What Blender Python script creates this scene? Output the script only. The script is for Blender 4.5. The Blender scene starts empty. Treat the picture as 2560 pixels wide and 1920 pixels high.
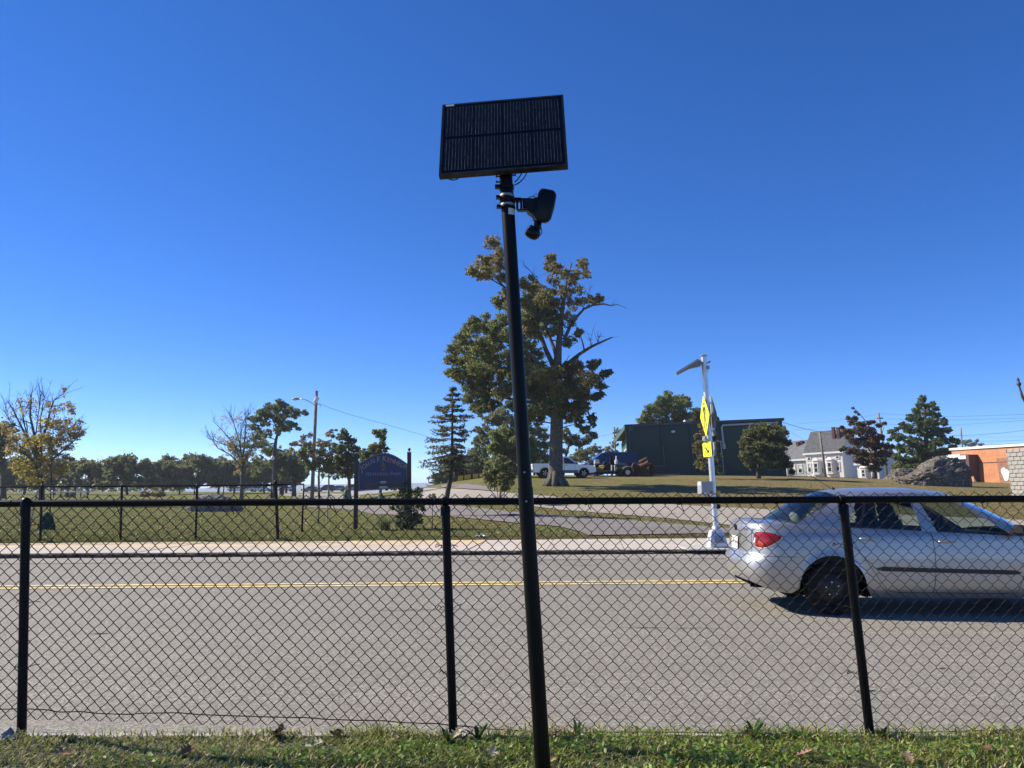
import bpy, math, random
import numpy as np
from mathutils import Vector, Matrix, noise

random.seed(7)
rng = np.random.default_rng(11)
R = math.radians
scene = bpy.context.scene
COL = scene.collection

# ------------------------------------------------------------------ camera, sky, sun, exposure
F_PX = 1923.0                      # focal length in pixels of the 2560 px wide frame
PITCH = R(7.5)
CAM_Z = 1.5
cam_d = bpy.data.cameras.new("camera")
cam_d.sensor_width = 36.0
cam_d.lens = 36.0 * F_PX / 2560.0
cam_d.clip_start = 0.05
cam_d.clip_end = 9000
cam = bpy.data.objects.new("camera", cam_d)
cam.location = (0, 0, CAM_Z)
cam.rotation_euler = (R(90) + PITCH, 0, 0)
COL.objects.link(cam)
scene.camera = cam

SUN_EL, SUN_AZ = R(35), R(18)      # azimuth: how far behind the scene the sun stands, measured from due left
SUN_DIR = Vector((-math.cos(SUN_AZ) * math.cos(SUN_EL), math.sin(SUN_AZ) * math.cos(SUN_EL), math.sin(SUN_EL)))

world = bpy.data.worlds.new("World")
scene.world = world
world.use_nodes = True
wn = world.node_tree
for n in list(wn.nodes):
 wn.nodes.remove(n)
w_out = wn.nodes.new("ShaderNodeOutputWorld")
w_bg = wn.nodes.new("ShaderNodeBackground")
w_sky = wn.nodes.new("ShaderNodeTexSky")
w_sky.sky_type = 'NISHITA'
w_sky.sun_disc = False
w_sky.sun_elevation = SUN_EL
w_sky.sun_rotation = math.atan2(SUN_DIR.x, SUN_DIR.y)
w_sky.altitude = 50
w_sky.air_density = 0.5
w_sky.dust_density = 0.0
w_sky.ozone_density = 6.0
w_hs = wn.nodes.new("ShaderNodeHueSaturation")
w_hs.inputs["Saturation"].default_value = 1.20
w_hs.inputs["Hue"].default_value = .514
w_bg.inputs["Strength"].default_value = 0.139
wn.links.new(w_sky.outputs[0], w_hs.inputs["Color"])
w_gm = wn.nodes.new("ShaderNodeGamma")
w_gm.inputs[1].default_value = .85
wn.links.new(w_hs.outputs[0], w_gm.inputs[0])
wn.links.new(w_gm.outputs[0], w_bg.inputs[0])
wn.links.new(w_bg.outputs[0], w_out.inputs[0])

sun_d = bpy.data.lights.new("sun", 'SUN')
sun_d.energy = 4.6
sun_d.angle = R(0.5)
sun_d.color = (1.0, 0.92, 0.79)
sun = bpy.data.objects.new("sun", sun_d)
sun.rotation_euler = SUN_DIR.to_track_quat('Z', 'Y').to_euler()
sun.location = SUN_DIR * 60
COL.objects.link(sun)

vs = scene.view_settings
vs.view_transform = 'Standard'
vs.look = 'None'
vs.exposure = 0.92
vs.gamma = 1.0
vs.use_curve_mapping = False
scene.render.engine = 'CYCLES'
scene.cycles.max_bounces = 8
scene.cycles.transparent_max_bounces = 24
scene.cycles.caustics_reflective = False
scene.cycles.caustics_refractive = False
scene.cycles.sample_clamp_indirect = 6

# ------------------------------------------------------------------ measuring helpers
cP, sP = math.cos(PITCH), math.sin(PITCH)

def ray(px, py):
 dx = (px - 1280) / F_PX
 dy = (960 - py) / F_PX
 return Vector((dx, cP - sP * dy, sP + cP * dy))

def at(px, py, Y):
 """the place at distance Y in front of the camera that is seen at photograph pixel (px, py)"""
 d = ray(px, py)
 t = Y / d.y
 return Vector((d.x * t, Y, CAM_Z + d.z * t))

def interp(x, pts):
 if x <= pts[0][0]:
  return pts[0][1]
 for (a, va), (b, vb) in zip(pts, pts[1:]):
  if x <= b:
   return va + (vb - va) * (x - a) / (b - a)
 return pts[-1][1]

def sstep(x):
 x = min(1.0, max(0.0, x))
 return x * x * (3 - 2 * x)

S_PTS = [(19, 0), (22, .03), (25, .10), (30, .28), (36, .55), (42, .85), (50, 1.3), (58, 1.73), (66, 2.1), (72, 2.33), (80, 2.45), (95, 2.45),
  (120, 2.1), (160, 1.6), (220, .5), (400, 0)]
B_PTS = [(0, .13), (40, .13), (120, 0), (200, -.15), (230, -.4), (280, -5), (330, -14), (5000, -14)]

def yk(X):      # far kerb
 return 17.0 + .078 * X

def yb(X):      # back edge of the far pavement
 return 20.6 + .10 * X

def h(X, Y):
 u = X / max(Y, 1.0)
 f = sstep((u + .25) / .27) * (1 - .30 * sstep((u - .28) / .4))
 base = interp(Y, B_PTS)
 und = .05 * (noise.noise(Vector((X * .11, Y * .11, 3.1)))) * sstep((Y - 22) / 8)
 return base + f * interp(Y, S_PTS) + und

def hit(px, py, y0=18.0, y1=320.0):
 """where the line of sight through a photograph pixel meets the ground"""
 d = ray(px, py)
 Y = y0
 prev = y0
 while Y < y1:
  t = Y / d.y
  if CAM_Z + d.z * t <= h(d.x * t, Y):
   a, b = prev, Y
   for _ in range(24):
    m = (a + b) / 2
    t = m / d.y
    if CAM_Z + d.z * t <= h(d.x * t, m):
     b = m
    else:
     a = m
   t = b / d.y
   return Vector((d.x * t, b, h(d.x * t, b)))
  prev = Y
  Y += .25 + Y * .01
 t = y1 / d.y
 return Vector((d.x * t, y1, h(d.x * t, y1)))

def onground(px, Y):
 """ground point at distance Y under photograph column px"""
 X = (px - 1280) / F_PX * Y * 1.0
 return Vector((X, Y, h(X, Y)))

LEAN = -.042        # the street falls gently along its length: plumb things lean by this much against it
def leanx(z):
 return LEAN * z

# ------------------------------------------------------------------ mesh helpers
class MB:
 def __init__(self):
  self.v, self.f, self.m = [], [], []
  self.mi = 0

 def add(self, vs, fs):
  o = len(self.v)
  self.v.extend([tuple(p) for p in vs])
  for f in fs:
   self.f.append(tuple(i + o for i in f))
   self.m.append(self.mi)
  return self

 def box(self, c, s, rot=None):
  hx, hy, hz = s[0] / 2, s[1] / 2, s[2] / 2
  vs = [Vector((x, y, z)) for z in (-hz, hz) for y in (-hy, hy) for x in (-hx, hx)]
  if rot is not None:
   vs = [rot @ p for p in vs]
  c = Vector(c)
  return self.add([p + c for p in vs], [(0, 2, 3, 1), (4, 5, 7, 6), (0, 1, 5, 4), (2, 6, 7, 3), (0, 4, 6, 2), (1, 3, 7, 5)])

 def bbox(self, c, s, b=.02, rot=None):
  """box with its vertical and horizontal edges bevelled"""
  hx, hy, hz = s[0] / 2, s[1] / 2, s[2] / 2
  rings = []
  for z, k in ((-hz, 1), (-hz + b, 0), (hz - b, 0), (hz, 1)):
   x, y = hx - k * b, hy - k * b
   rings.append([Vector(p) for p in ((-x + b, -y, z), (x - b, -y, z), (x, -y + b, z), (x, y - b, z), (x - b, y, z), (-x + b, y, z), (-x, y - b, z), (-x, -y + b, z))])
  vs = [p for r in rings for p in r]
  fs = [tuple(range(7, -1, -1)), tuple(range(24, 32))]
  for k in range(3):
   for i in range(8):
    j = (i + 1) % 8
    fs.append((k * 8 + i, k * 8 + j, k * 8 + 8 + j, k * 8 + 8 + i))
  if rot is not None:
   vs = [rot @ p for p in vs]
  c = Vector(c)
  return self.add([p + c for p in vs], fs)

 def tube(self, pts, rad, n=6, caps=True):
  pts = [Vector(p) for p in pts]
  if not hasattr(rad, '__len__'):
   rad = [rad] * len(pts)
  vs, fs = [], []
  prev_n = None
  for i, p in enumerate(pts):
   if i == 0:
    d = pts[1] - pts[0]
   elif i == len(pts) - 1:
    d = pts[-1] - pts[-2]
   else:
    d = (pts[i + 1] - p).normalized() + (p - pts[i - 1]).normalized()
   if d.length < 1e-9:
    d = Vector((0, 0, 1))
   d.normalize()
   if prev_n is None:
    a = Vector((1, 0, 0)) if abs(d.x) < .8 else Vector((0, 1, 0))
    nn = (a - d * a.dot(d)).normalized()
   else:
    nn = prev_n - d * prev_n.dot(d)
    nn = nn.normalized() if nn.length > 1e-6 else d.orthogonal().normalized()
   prev_n = nn
   bb = d.cross(nn)
   for k in range(n):
    a = 2 * math.pi * k / n
    vs.append(p + (nn * math.cos(a) + bb * math.sin(a)) * rad[i])
  for i in range(len(pts) - 1):
   for k in range(n):
    j = (k + 1) % n
    fs.append((i * n + k, i * n + j, (i + 1) * n + j, (i + 1) * n + k))
  if caps:
   fs.append(tuple(range(n - 1, -1, -1)))
   fs.append(tuple(range((len(pts) - 1) * n, len(pts) * n)))
  return self.add(vs, fs)

 def lathe(self, prof, axis_o, axis_d, n=16, closed=False):
  """prof: (radius, along) pairs turned about an axis"""
  d = Vector(axis_d).normalized()
  nn = d.orthogonal().normalized()
  bb = d.cross(nn)
  o = Vector(axis_o)
  vs, fs = [], []
  for r, a in prof:
   for k in range(n):
    t = 2 * math.pi * k / n
    vs.append(o + d * a + (nn * math.cos(t) + bb * math.sin(t)) * r)
  for i in range(len(prof) - 1):
   for k in range(n):
    j = (k + 1) % n
    fs.append((i * n + k, i * n + j, (i + 1) * n + j, (i + 1) * n + k))
  if closed:
   return self.add(vs, fs)
  if prof[0][0] > 1e-4:
   fs.append(tuple(range(n - 1, -1, -1)))
  if prof[-1][0] > 1e-4:
   fs.append(tuple(range((len(prof) - 1) * n, len(prof) * n)))
  return self.add(vs, fs)

 def prism(self, poly, vec):
  """a flat polygon given thickness along vec"""
  n = len(poly)
  a = [Vector(p) for p in poly]
  v = Vector(vec)
  fs = [tuple(range(n - 1, -1, -1)), tuple(range(n, 2 * n))]
  for i in range(n):
   j = (i + 1) % n
   fs.append((i, j, n + j, n + i))
  return self.add(a + [p + v for p in a], fs)

 def sphere(self, c, r, n=12, m=8, sc=(1, 1, 1)):
  c = Vector(c)
  vs, fs = [c + Vector((0, 0, r * sc[2]))], []
  for i in range(1, m):
   t = math.pi * i / m
   for k in range(n):
    a = 2 * math.pi * k / n
    vs.append(c + Vector((r * sc[0] * math.sin(t) * math.cos(a), r * sc[1] * math.sin(t) * math.sin(a), r * sc[2] * math.cos(t))))
  vs.append(c - Vector((0, 0, r * sc[2])))
  for k in range(n):
   fs.append((0, 1 + k, 1 + (k + 1) % n))
  for i in range(m - 2):
   for k in range(n):
    j = (k + 1) % n
    fs.append((1 + i * n + k, 1 + (i + 1) * n + k, 1 + (i + 1) * n + j, 1 + i * n + j))
  b = len(vs) - 1
  for k in range(n):
   fs.append((b, 1 + (m - 2) * n + (k + 1) % n, 1 + (m - 2) * n + k))
  return self.add(vs, fs)

 def grid(self, P, close_u=False):
  """P[i][j] points"""
  ni, nj = len(P), len(P[0])
  fs = []
  for i in range(ni - 1 + (1 if close_u else 0)):
   for j in range(nj - 1):
    a = (i + 1) % ni
    fs.append((i * nj + j, a * nj + j, a * nj + j + 1, i * nj + j + 1))
  return self.add([p for r in P for p in r], fs)

 def build(self, name, mat, parent=None, smooth=False, world=True, angle=None):
  me = bpy.data.meshes.new(name)
  off = Vector((0, 0, 0))
  if world:
   p = parent
   while p is not None:
    off += p.location
    p = p.parent
  vs = self.v if off.length < 1e-9 else [(a[0] - off.x, a[1] - off.y, a[2] - off.z) for a in self.v]
  me.from_pydata(vs, [], self.f)
  mats = mat if isinstance(mat, (list, tuple)) else [mat]
  for m in mats:
   me.materials.append(m)
  if len(mats) > 1:
   me.polygons.foreach_set("material_index", self.m)
  if smooth:
   me.polygons.foreach_set("use_smooth", [True] * len(me.polygons))
   if angle is not None:
    me.set_sharp_from_angle(angle=R(angle))
  me.update()
  o = bpy.data.objects.new(name, me)
  COL.objects.link(o)
  if parent is not None:
   o.parent = parent
  return o


def tag(o, label=None, cat=None, group=None, kind=None):
 if label: o["label"] = label
 if cat: o["category"] = cat
 if group: o["group"] = group
 if kind: o["kind"] = kind
 return o

def thing(name, label, cat, loc, group=None):
 o = bpy.data.objects.new(name, None)
 o.empty_display_size = .2
 o.location = loc
 COL.objects.link(o)
 return tag(o, label, cat, group)

def copy_tree(root, loc, rz=None, sc=None, label=None):
 c = root.copy()
 COL.objects.link(c)
 c.location = loc
 if rz is not None:
  c.rotation_euler.z = rz
 if sc is not None:
  c.scale = (sc, sc, sc) if not hasattr(sc, '__len__') else sc
 if label:
  c["label"] = label
 for ch in root.children:
  d = ch.copy()
  COL.objects.link(d)
  d.parent = c
  for g in ch.children:
   e = g.copy()
   COL.objects.link(e)
   e.parent = d
 return c

# ------------------------------------------------------------------ materials
def nodemat(name):
 m = bpy.data.materials.new(name)
 m.use_nodes = True
 nt = m.node_tree
 bs = nt.nodes["Principled BSDF"]
 return m, nt, bs

def lk(nt, a, b):
 nt.links.new(a, b)

def mapping(nt, coord='Object', scale=(1, 1, 1)):
 tc = nt.nodes.new("ShaderNodeTexCoord")
 mp = nt.nodes.new("ShaderNodeMapping")
 mp.inputs["Scale"].default_value = scale
 lk(nt, tc.outputs[coord], mp.inputs[0])
 return mp.outputs[0]

def noise_n(nt, vec, scale, detail=4, rough=.55):
 n = nt.nodes.new("ShaderNodeTexNoise")
 n.inputs["Scale"].default_value = scale
 n.inputs["Detail"].default_value = detail
 n.inputs["Roughness"].default_value = rough
 if vec is not None:
  lk(nt, vec, n.inputs["Vector"])
 return n.outputs["Fac"]

def ramp(nt, fac, stops):
 r = nt.nodes.new("ShaderNodeValToRGB")
 el = r.color_ramp.elements
 while len(el) < len(stops):
  el.new(.5)
 for e, (p, c) in zip(el, stops):
  e.position = p
  e.color = (c[0], c[1], c[2], 1) if hasattr(c, '__len__') else (c, c, c, 1)
 lk(nt, fac, r.inputs[0])
 return r.outputs[0]

def mixc(nt, fac, a, b, mode='MIX'):
 m = nt.nodes.new("ShaderNodeMix")
 m.data_type = 'RGBA'
 m.blend_type = mode
 for s, v in ((0, fac), (6, a), (7, b)):
  if hasattr(v, 'is_output') or hasattr(v, 'links'):
   lk(nt, v, m.inputs[s])
  elif hasattr(v, '__len__'):
   m.inputs[s].default_value = (v[0], v[1], v[2], 1)
  else:
   m.inputs[s].default_value = v
 return m.outputs[2]

def bumpn(nt, bs, height, strength=.3, dist=.01):
 b = nt.nodes.new("ShaderNodeBump")
 b.inputs["Strength"].default_value = strength
 b.inputs["Distance"].default_value = dist
 lk(nt, height, b.inputs["Height"])
 lk(nt, b.outputs[0], bs.inputs["Normal"])

def simple(name, col, rough=.6, metal=0.0, var=.15, vscale=3.0, bump=0.0, bscale=30.0, spec=.5, coat=0.0, bdist=.01):
 m, nt, bs = nodemat(name)
 vec = mapping(nt)
 n = noise_n(nt, vec, vscale, 5)
 c1 = tuple(max(0, c * (1 - var)) for c in col)
 c2 = tuple(min(1, c * (1 + var)) for c in col)
 lk(nt, ramp(nt, n, [(.3, c1), (.7, c2)]), bs.inputs["Base Color"])
 bs.inputs["Roughness"].default_value = rough
 bs.inputs["Metallic"].default_value = metal
 bs.inputs["Specular IOR Level"].default_value = spec
 bs.inputs["Coat Weight"].default_value = coat
 bs.inputs["Coat Roughness"].default_value = .05
 if bump:
  bumpn(nt, bs, noise_n(nt, vec, bscale, 5), bump, bdist)
 return m

def leaf_mat(name, trans=.28, rough=.5):
 """leaf colour comes from the leaf itself (attribute), some light passes through"""
 m, nt, bs = nodemat(name)
 a = nt.nodes.new("ShaderNodeAttribute")
 a.attribute_name = "leaf_colour"
 lk(nt, a.outputs["Color"], bs.inputs["Base Color"])
 bs.inputs["Roughness"].default_value = rough
 bs.inputs["Specular IOR Level"].default_value = .35
 tr = nt.nodes.new("ShaderNodeBsdfTranslucent")
 lk(nt, mixc(nt, .22, a.outputs["Color"], (.40, .42, .12), 'MIX'), tr.inputs[0])
 mx = nt.nodes.new("ShaderNodeMixShader")
 mx.inputs[0].default_value = trans
 out = nt.nodes["Material Output"]
 lk(nt, bs.outputs[0], mx.inputs[1])
 lk(nt, tr.outputs[0], mx.inputs[2])
 lk(nt, mx.outputs[0], out.inputs[0])
 return m

M = {}
M['leaf'] = leaf_mat("leaf", .48)
M['blade'] = leaf_mat("grass_blade", .3, .55)
M['bark'] = simple("bark_grey", (.085, .075, .060), .9, var=.45, vscale=6, bump=.8, bscale=18, bdist=.05)
M['bark_dark'] = simple("bark_dark", (.055, .045, .038), .9, var=.4, vscale=6, bump=.6, bscale=20, bdist=.03)
M['black_metal'] = simple("black_coated_steel", (.0035, .0033, .0033), .42, var=.3, vscale=14, bump=.05, bscale=60, spec=.15)
M['black_pole'] = simple("black_powder_coat", (.0035, .0038, .0038), .36, var=.35, vscale=10, bump=.06, bscale=70, spec=.14)
M['black_wire'] = simple("black_vinyl_wire", (.004, .0035, .004), .5, var=.2, vscale=10, spec=.2)
M['black_plastic'] = simple("black_plastic", (.004, .004, .0045), .38, var=.2, vscale=8, spec=.25)
M['steel'] = simple("bare_steel", (.55, .55, .55), .3, 1.0, var=.2, vscale=20)
M['alu'] = simple("galvanised_pole", (.62, .63, .64), .42, .75, var=.12, vscale=8)
M['alu_dark'] = simple("weathered_aluminium", (.30, .30, .30), .5, .4, var=.15, vscale=8)
M['white_paint'] = simple("white_paint", (.74, .74, .74), .5, var=.06, vscale=5)
M['sticker'] = simple("paper_sticker", (.62, .62, .58), .6, var=.08, vscale=20)
M['grey_box'] = simple("grey_enclosure", (.30, .30, .31), .5, .1, var=.08, vscale=8)
M['sign_yellow'] = simple("fluorescent_yellow_sheeting", (.78, .80, .015), .45, var=.03, vscale=10)
M['sign_black'] = simple("sign_black_print", (.010, .010, .010), .5, var=.1)
M['dull_yellow'] = simple("dull_yellow_housing", (.45, .30, .02), .5, var=.1)
M['concrete_base'] = simple("concrete_footing", (.40, .385, .36), .85, var=.15, vscale=5, bump=.3, bscale=40)
M['rubber'] = simple("tyre_rubber", (.011, .011, .011), .85, var=.4, vscale=20, bump=.2, bscale=60, spec=.2)
M['dark_void'] = simple("dark_underbody", (.003, .003, .003), .9, var=.2, spec=.1)
M['red_pole'] = simple("red_marker", (.45, .03, .02), .5, var=.15)
M['yellow_steel'] = simple("yellow_plough_paint", (.62, .40, .02), .5, var=.2, vscale=2)
M['wood_pole'] = simple("weathered_timber_pole", (.21, .175, .14), .9, var=.3, vscale=4, bump=.4, bscale=30)
M['rust'] = simple("rusted_iron", (.10, .042, .026), .85, .2, var=.5, vscale=5, bump=.5, bscale=20)

# sheet textures for the ground ----------------------------------------------------------
def asphalt(name, base, warm, patch=.25, speck=.9, scale=1.0):
 m, nt, bs = nodemat(name)
 vec = mapping(nt)
 big = noise_n(nt, vec, .35, 5, .6)
 vor = nt.nodes.new("ShaderNodeTexVoronoi")
 vor.inputs["Scale"].default_value = 80 * scale
 lk(nt, vec, vor.inputs["Vector"])
 sep = nt.nodes.new("ShaderNodeSeparateColor")
 lk(nt, vor.outputs["Color"], sep.inputs[0])
 stones = ramp(nt, sep.outputs[0], [(0, tuple(c * (1 - .62 * speck) for c in base)), (.5, base), (.85, tuple(c * (1 + .45 * speck) for c in base)), (1, tuple(c * (1 + .8 * speck) for c in base))])
 med = noise_n(nt, mapping(nt, scale=(.03, 1.1, 1)), 1.3, 5)
 oil = noise_n(nt, mapping(nt, scale=(.5, 1.6, 1)), 1.1, 6, .72)
 tone = ramp(nt, big, [(.3, 1 - patch), (.7, 1 + 0.0)])
 c = mixc(nt, 1.0, stones, tone, 'MULTIPLY')
 c = mixc(nt, ramp(nt, med, [(.38, 0), (.62, .32)]), c, tuple(x * .72 for x in warm))
 c = mixc(nt, ramp(nt, oil, [(.58, 0), (.78, .30)]), c, tuple(x * .5 for x in base))
 c = mixc(nt, ramp(nt, noise_n(nt, vec, 1.7, 6, .7), [(.62, 0), (.8, .25)]), c, tuple(x * .45 for x in base))
 lk(nt, c, bs.inputs["Base Color"])
 bs.inputs["Roughness"].default_value = .85
 bs.inputs["Specular IOR Level"].default_value = .3
 bumpn(nt, bs, vor.outputs["Distance"], .3, .008)
 return m

M['road'] = asphalt("worn_road_asphalt", (.250, .230, .194), (.272, .245, .196), .16)
M['gutter'] = asphalt("paler_gutter_asphalt", (.30, .272, .235), (.31, .275, .23), .15, .6)
M['path_asphalt'] = asphalt("grey_path_asphalt", (.225, .20, .18), (.23, .2, .17), .22, .5, .6)
M['drive'] = asphalt("sun_bleached_drive", (.37, .325, .27), (.40, .34, .27), .2, .4, .6)
M['seam'] = asphalt("dark_tar_seam", (.055, .05, .048), (.06, .05, .05), .2, .5)

def lawn_mat(name, far=False):
 m, nt, bs = nodemat(name)
 vec = mapping(nt)
 g = noise_n(nt, vec, 22.0, 6, .7)
 green = ramp(nt, g, [(.25, (.080, .092, .022)), (.5, (.155, .168, .040)), (.75, (.24, .23, .072))])
 dry = ramp(nt, noise_n(nt, vec, 16, 5, .65), [(.3, (.145, .112, .046)), (.7, (.28, .22, .10))])
 pat = noise_n(nt, mapping(nt, scale=(.16, .38, 1)), 1.0, 7, .70)
 geo = nt.nodes.new("ShaderNodeNewGeometry")
 sep = nt.nodes.new("ShaderNodeSeparateXYZ")
 lk(nt, geo.outputs["Position"], sep.inputs[0])
 dist = nt.nodes.new("ShaderNodeMapRange")      # the mown bank up to the hall is drier turf than the park
 dist.inputs[1].default_value = -4; dist.inputs[2].default_value = 14
 dist.inputs[3].default_value = -.06; dist.inputs[4].default_value = .17
 lk(nt, sep.outputs[0], dist.inputs[0])
 add = nt.nodes.new("ShaderNodeMath"); add.operation = 'ADD'
 lk(nt, pat, add.inputs[0]); lk(nt, dist.outputs[0], add.inputs[1])
 f = ramp(nt, add.outputs[0], [(.40, 0), (.62, .92)])
 c = mixc(nt, f, green, dry)
 c = mixc(nt, ramp(nt, noise_n(nt, vec, 5, 4, .7), [(.55, 0), (.8, .5)]), c, (.045, .04, .018))
 lk(nt, c, bs.inputs["Base Color"])
 bs.inputs["Roughness"].default_value = .95
 bs.inputs["Specular IOR Level"].default_value = .1
 bumpn(nt, bs, noise_n(nt, vec, 14, 6, .75), 1.0, .10)
 return m
M['lawn'] = lawn_mat("park_turf")
M['soil'] = simple("turf_soil", (.095, .085, .036), .95, var=.5, vscale=14, bump=1.0, bscale=35, bdist=.03)

def concrete_slab_mat():
 m, nt, bs = nodemat("pavement_concrete")
 vec = mapping(nt, 'Object')
 oi = nt.nodes.new("ShaderNodeObjectInfo")
 base = ramp(nt, oi.outputs["Random"], [(0, (.47, .42, .355)), (.5, (.52, .465, .40)), (1, (.45, .41, .355))])
 n = noise_n(nt, vec, 1.4, 6, .65)
 c = mixc(nt, ramp(nt, n, [(.35, .0), (.75, .55)]), base, (.34, .28, .2))
 c = mixc(nt, ramp(nt, noise_n(nt, vec, 40, 3), [(.5, 0), (.8, .35)]), c, (.22, .2, .18))
 lk(nt, c, bs.inputs["Base Color"])
 bs.inputs["Roughness"].default_value = .9
 bumpn(nt, bs, noise_n(nt, vec, 60, 4), .25, .006)
 return m
M['slab'] = concrete_slab_mat()
M['slab_tan'] = simple("sandy_stained_concrete", (.54, .42, .265), .9, var=.14, vscale=1.6, bump=.25, bscale=60)
M['granite'] = simple("rough_granite_kerb", (.085, .066, .05), .9, var=.8, spec=.15, vscale=14, bump=1.0, bscale=22, bdist=.03)
M['line_yellow'] = simple("worn_yellow_line_paint", (.68, .54, .22), .8, var=.32, vscale=6, bump=.3, bscale=70)

# ------------------------------------------------------------------ numpy mesh builder for leaves and blades
def np_mesh(name, V, k, mat, colors=None, parent=None, off=None, kind=None, smooth=False):
 """V: (n*k, 3) vertices, every k of them one face"""
 V = np.asarray(V, dtype=np.float32)
 if off is not None:
  V = V - np.asarray(off, dtype=np.float32)
 n = len(V) // k
 me = bpy.data.meshes.new(name)
 me.vertices.add(len(V))
 me.vertices.foreach_set("co", V.ravel())
 me.loops.add(len(V))
 me.loops.foreach_set("vertex_index", np.arange(len(V), dtype=np.int32))
 me.polygons.add(n)
 me.polygons.foreach_set("loop_start", np.arange(0, n * k, k, dtype=np.int32))
 me.polygons.foreach_set("loop_total", np.full(n, k, dtype=np.int32))
 if colors is not None:
  a = me.attributes.new("leaf_colour", 'FLOAT_COLOR', 'POINT')
  c = np.ones((len(V), 4), dtype=np.float32)
  c[:, :3] = np.repeat(np.clip(colors, 0.002, 1), k, axis=0)
  a.data.foreach_set("color", c.ravel())
 me.materials.append(mat)
 me.update(calc_edges=True)
 o = bpy.data.objects.new(name, me)
 COL.objects.link(o)
 if parent is not None:
  o.parent = parent
 if kind:
  o["kind"] = kind
 return o

def unit(a):
 return a / np.maximum(np.linalg.norm(a, axis=1, keepdims=True), 1e-9)

def leaf_quads(C, size, up=.3, stretch=1.5, axis=None):
 """a small lozenge at each centre, facing anywhere but on the whole upward"""
 n = len(C)
 nrm = rng.normal(size=(n, 3)); nrm[:, 2] += up * 2
 nrm = unit(nrm)
 t = rng.normal(size=(n, 3)) if axis is None else axis + rng.normal(size=(n, 3)) * .25
 t = unit(t - nrm * (t * nrm).sum(1, keepdims=True))
 b = np.cross(nrm, t)
 s = size * rng.uniform(.6, 1.35, (n, 1))
 V = np.empty((n, 4, 3))
 V[:, 0] = C - t * s * stretch * .5
 V[:, 1] = C + b * s * .42 + t * s * .08
 V[:, 2] = C + t * s * stretch * .5
 V[:, 3] = C - b * s * .42 + t * s * .08
 return V.reshape(-1, 3)

# ------------------------------------------------------------------ the ground
def structure(o):
 o["kind"] = 'structure'
 return o

mb = MB()
us = np.linspace(-1.5, 1.7, 170)
NR = 130
P = []
for u in us:
 col = []
 Y0 = 20.6 / (1 - .10 * u) if abs(u) < 5 else 20.6
 col.append(Vector((u * (Y0 - 1.2), Y0 - 1.2, -.1)))
 col.append(Vector((u * (Y0 - .06), Y0 - .06, -.1)))
 for r in range(NR):
  Y = Y0 * (360.0 / Y0) ** (r / (NR - 1))
  X = u * Y
  col.append(Vector((X, Y, h(X, Y))))
 P.append(col)
mb.grid(P)
lawn = structure(mb.build("lawn", M['lawn'], smooth=True))

mb = MB()
mb.grid([[(-3150, 300, -13.5), (3150, 300, -13.5)], [(-3150, 4000, -13.5), (3150, 4000, -13.5)]])
m_sea, nt, bs = nodemat("distant_water")
bs.inputs["Base Color"].default_value = (.10, .17, .26, 1)
bs.inputs["Roughness"].default_value = .25
structure(mb.build("sea", m_sea))

mb = MB()
ridge = []
for i in range(60):
 X = -900 + i * 60
 zt = 4 + 12 * noise.noise(Vector((i * .13, 2.2, 0))) + 4 * noise.noise(Vector((i * .7, 5.2, 0)))
 ridge.append([(X, 2200, -14), (X, 2400, max(-10, zt * .8)), (X, 2700, max(-10, zt)), (X, 3000, -14)])
mb.grid(ridge)
structure(mb.build("hills", simple("haze_blue_wooded_hills", (.10, .13, .17), .95, var=.2, vscale=.01), smooth=True))  # the blue of distant haze is painted into the hills

# road, kerbs, lines
mb = MB()
P = [[(x, 4.60, 0), (x, yk(x), 0)] for x in np.linspace(-70, 70, 30)]
mb.grid([[p for p in r] for r in P])
structure(mb.build("road", M['road']))
mb = MB()
mb.grid([[(x, yk(x) - 1.15 + .02 * math.sin(x * .6), .004), (x, yk(x), .004)] for x in np.linspace(-68, 68, 90)])
structure(mb.build("gutter_asphalt_road", M['gutter']))
mb = MB()
mb.grid([[(x, yk(x) - 1.17 + .02 * math.sin(x * .6), .008), (x, yk(x) - 1.14 + .02 * math.sin(x * .6), .008)] for x in np.linspace(-66, 66, 90)])
structure(mb.build("tar_seam_road", M['seam']))
for k, off in enumerate((-.14, .14)):
 mb = MB()
 mb.grid([[(x, 12.13 + .061 * x + off - .068, .008), (x, 12.13 + .061 * x + off + .068, .008)] for x in np.linspace(-60, 60, 60)])
 structure(mb.build("yellow_road_line", M['line_yellow']))
# a few tar-filled cracks and scuffs
for (X, Y, L, W, a) in ((-4.2, 8.1, .22, .05, .2), (2.6, 5.9, .16, .035, .1), (3.55, 6.6, .07, .03, .3), (-.9, 9.6, 1.4, .018, .06), (1.7, 8.4, 1.1, .015, -.05), (-2.5, 14.2, 1.8, .02, .08), (1.9, 14.8, 2.2, .018, .05)):
 mb = MB()
 pts = []
 for i in range(9):
  t = i / 8 - .5
  w = W * (1 - (2 * t) ** 2) * (.7 + .5 * random.random()) + .003
  pts.append([(X + t * L, Y + a * t * L + .02 * random.random() * L - w / 2, .004), (X + t * L, Y + a * t * L + .02 * random.random() * L + w / 2, .004)])
 mb.grid(pts)
 structure(mb.build("tar_patch_road", M['seam']))

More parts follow.
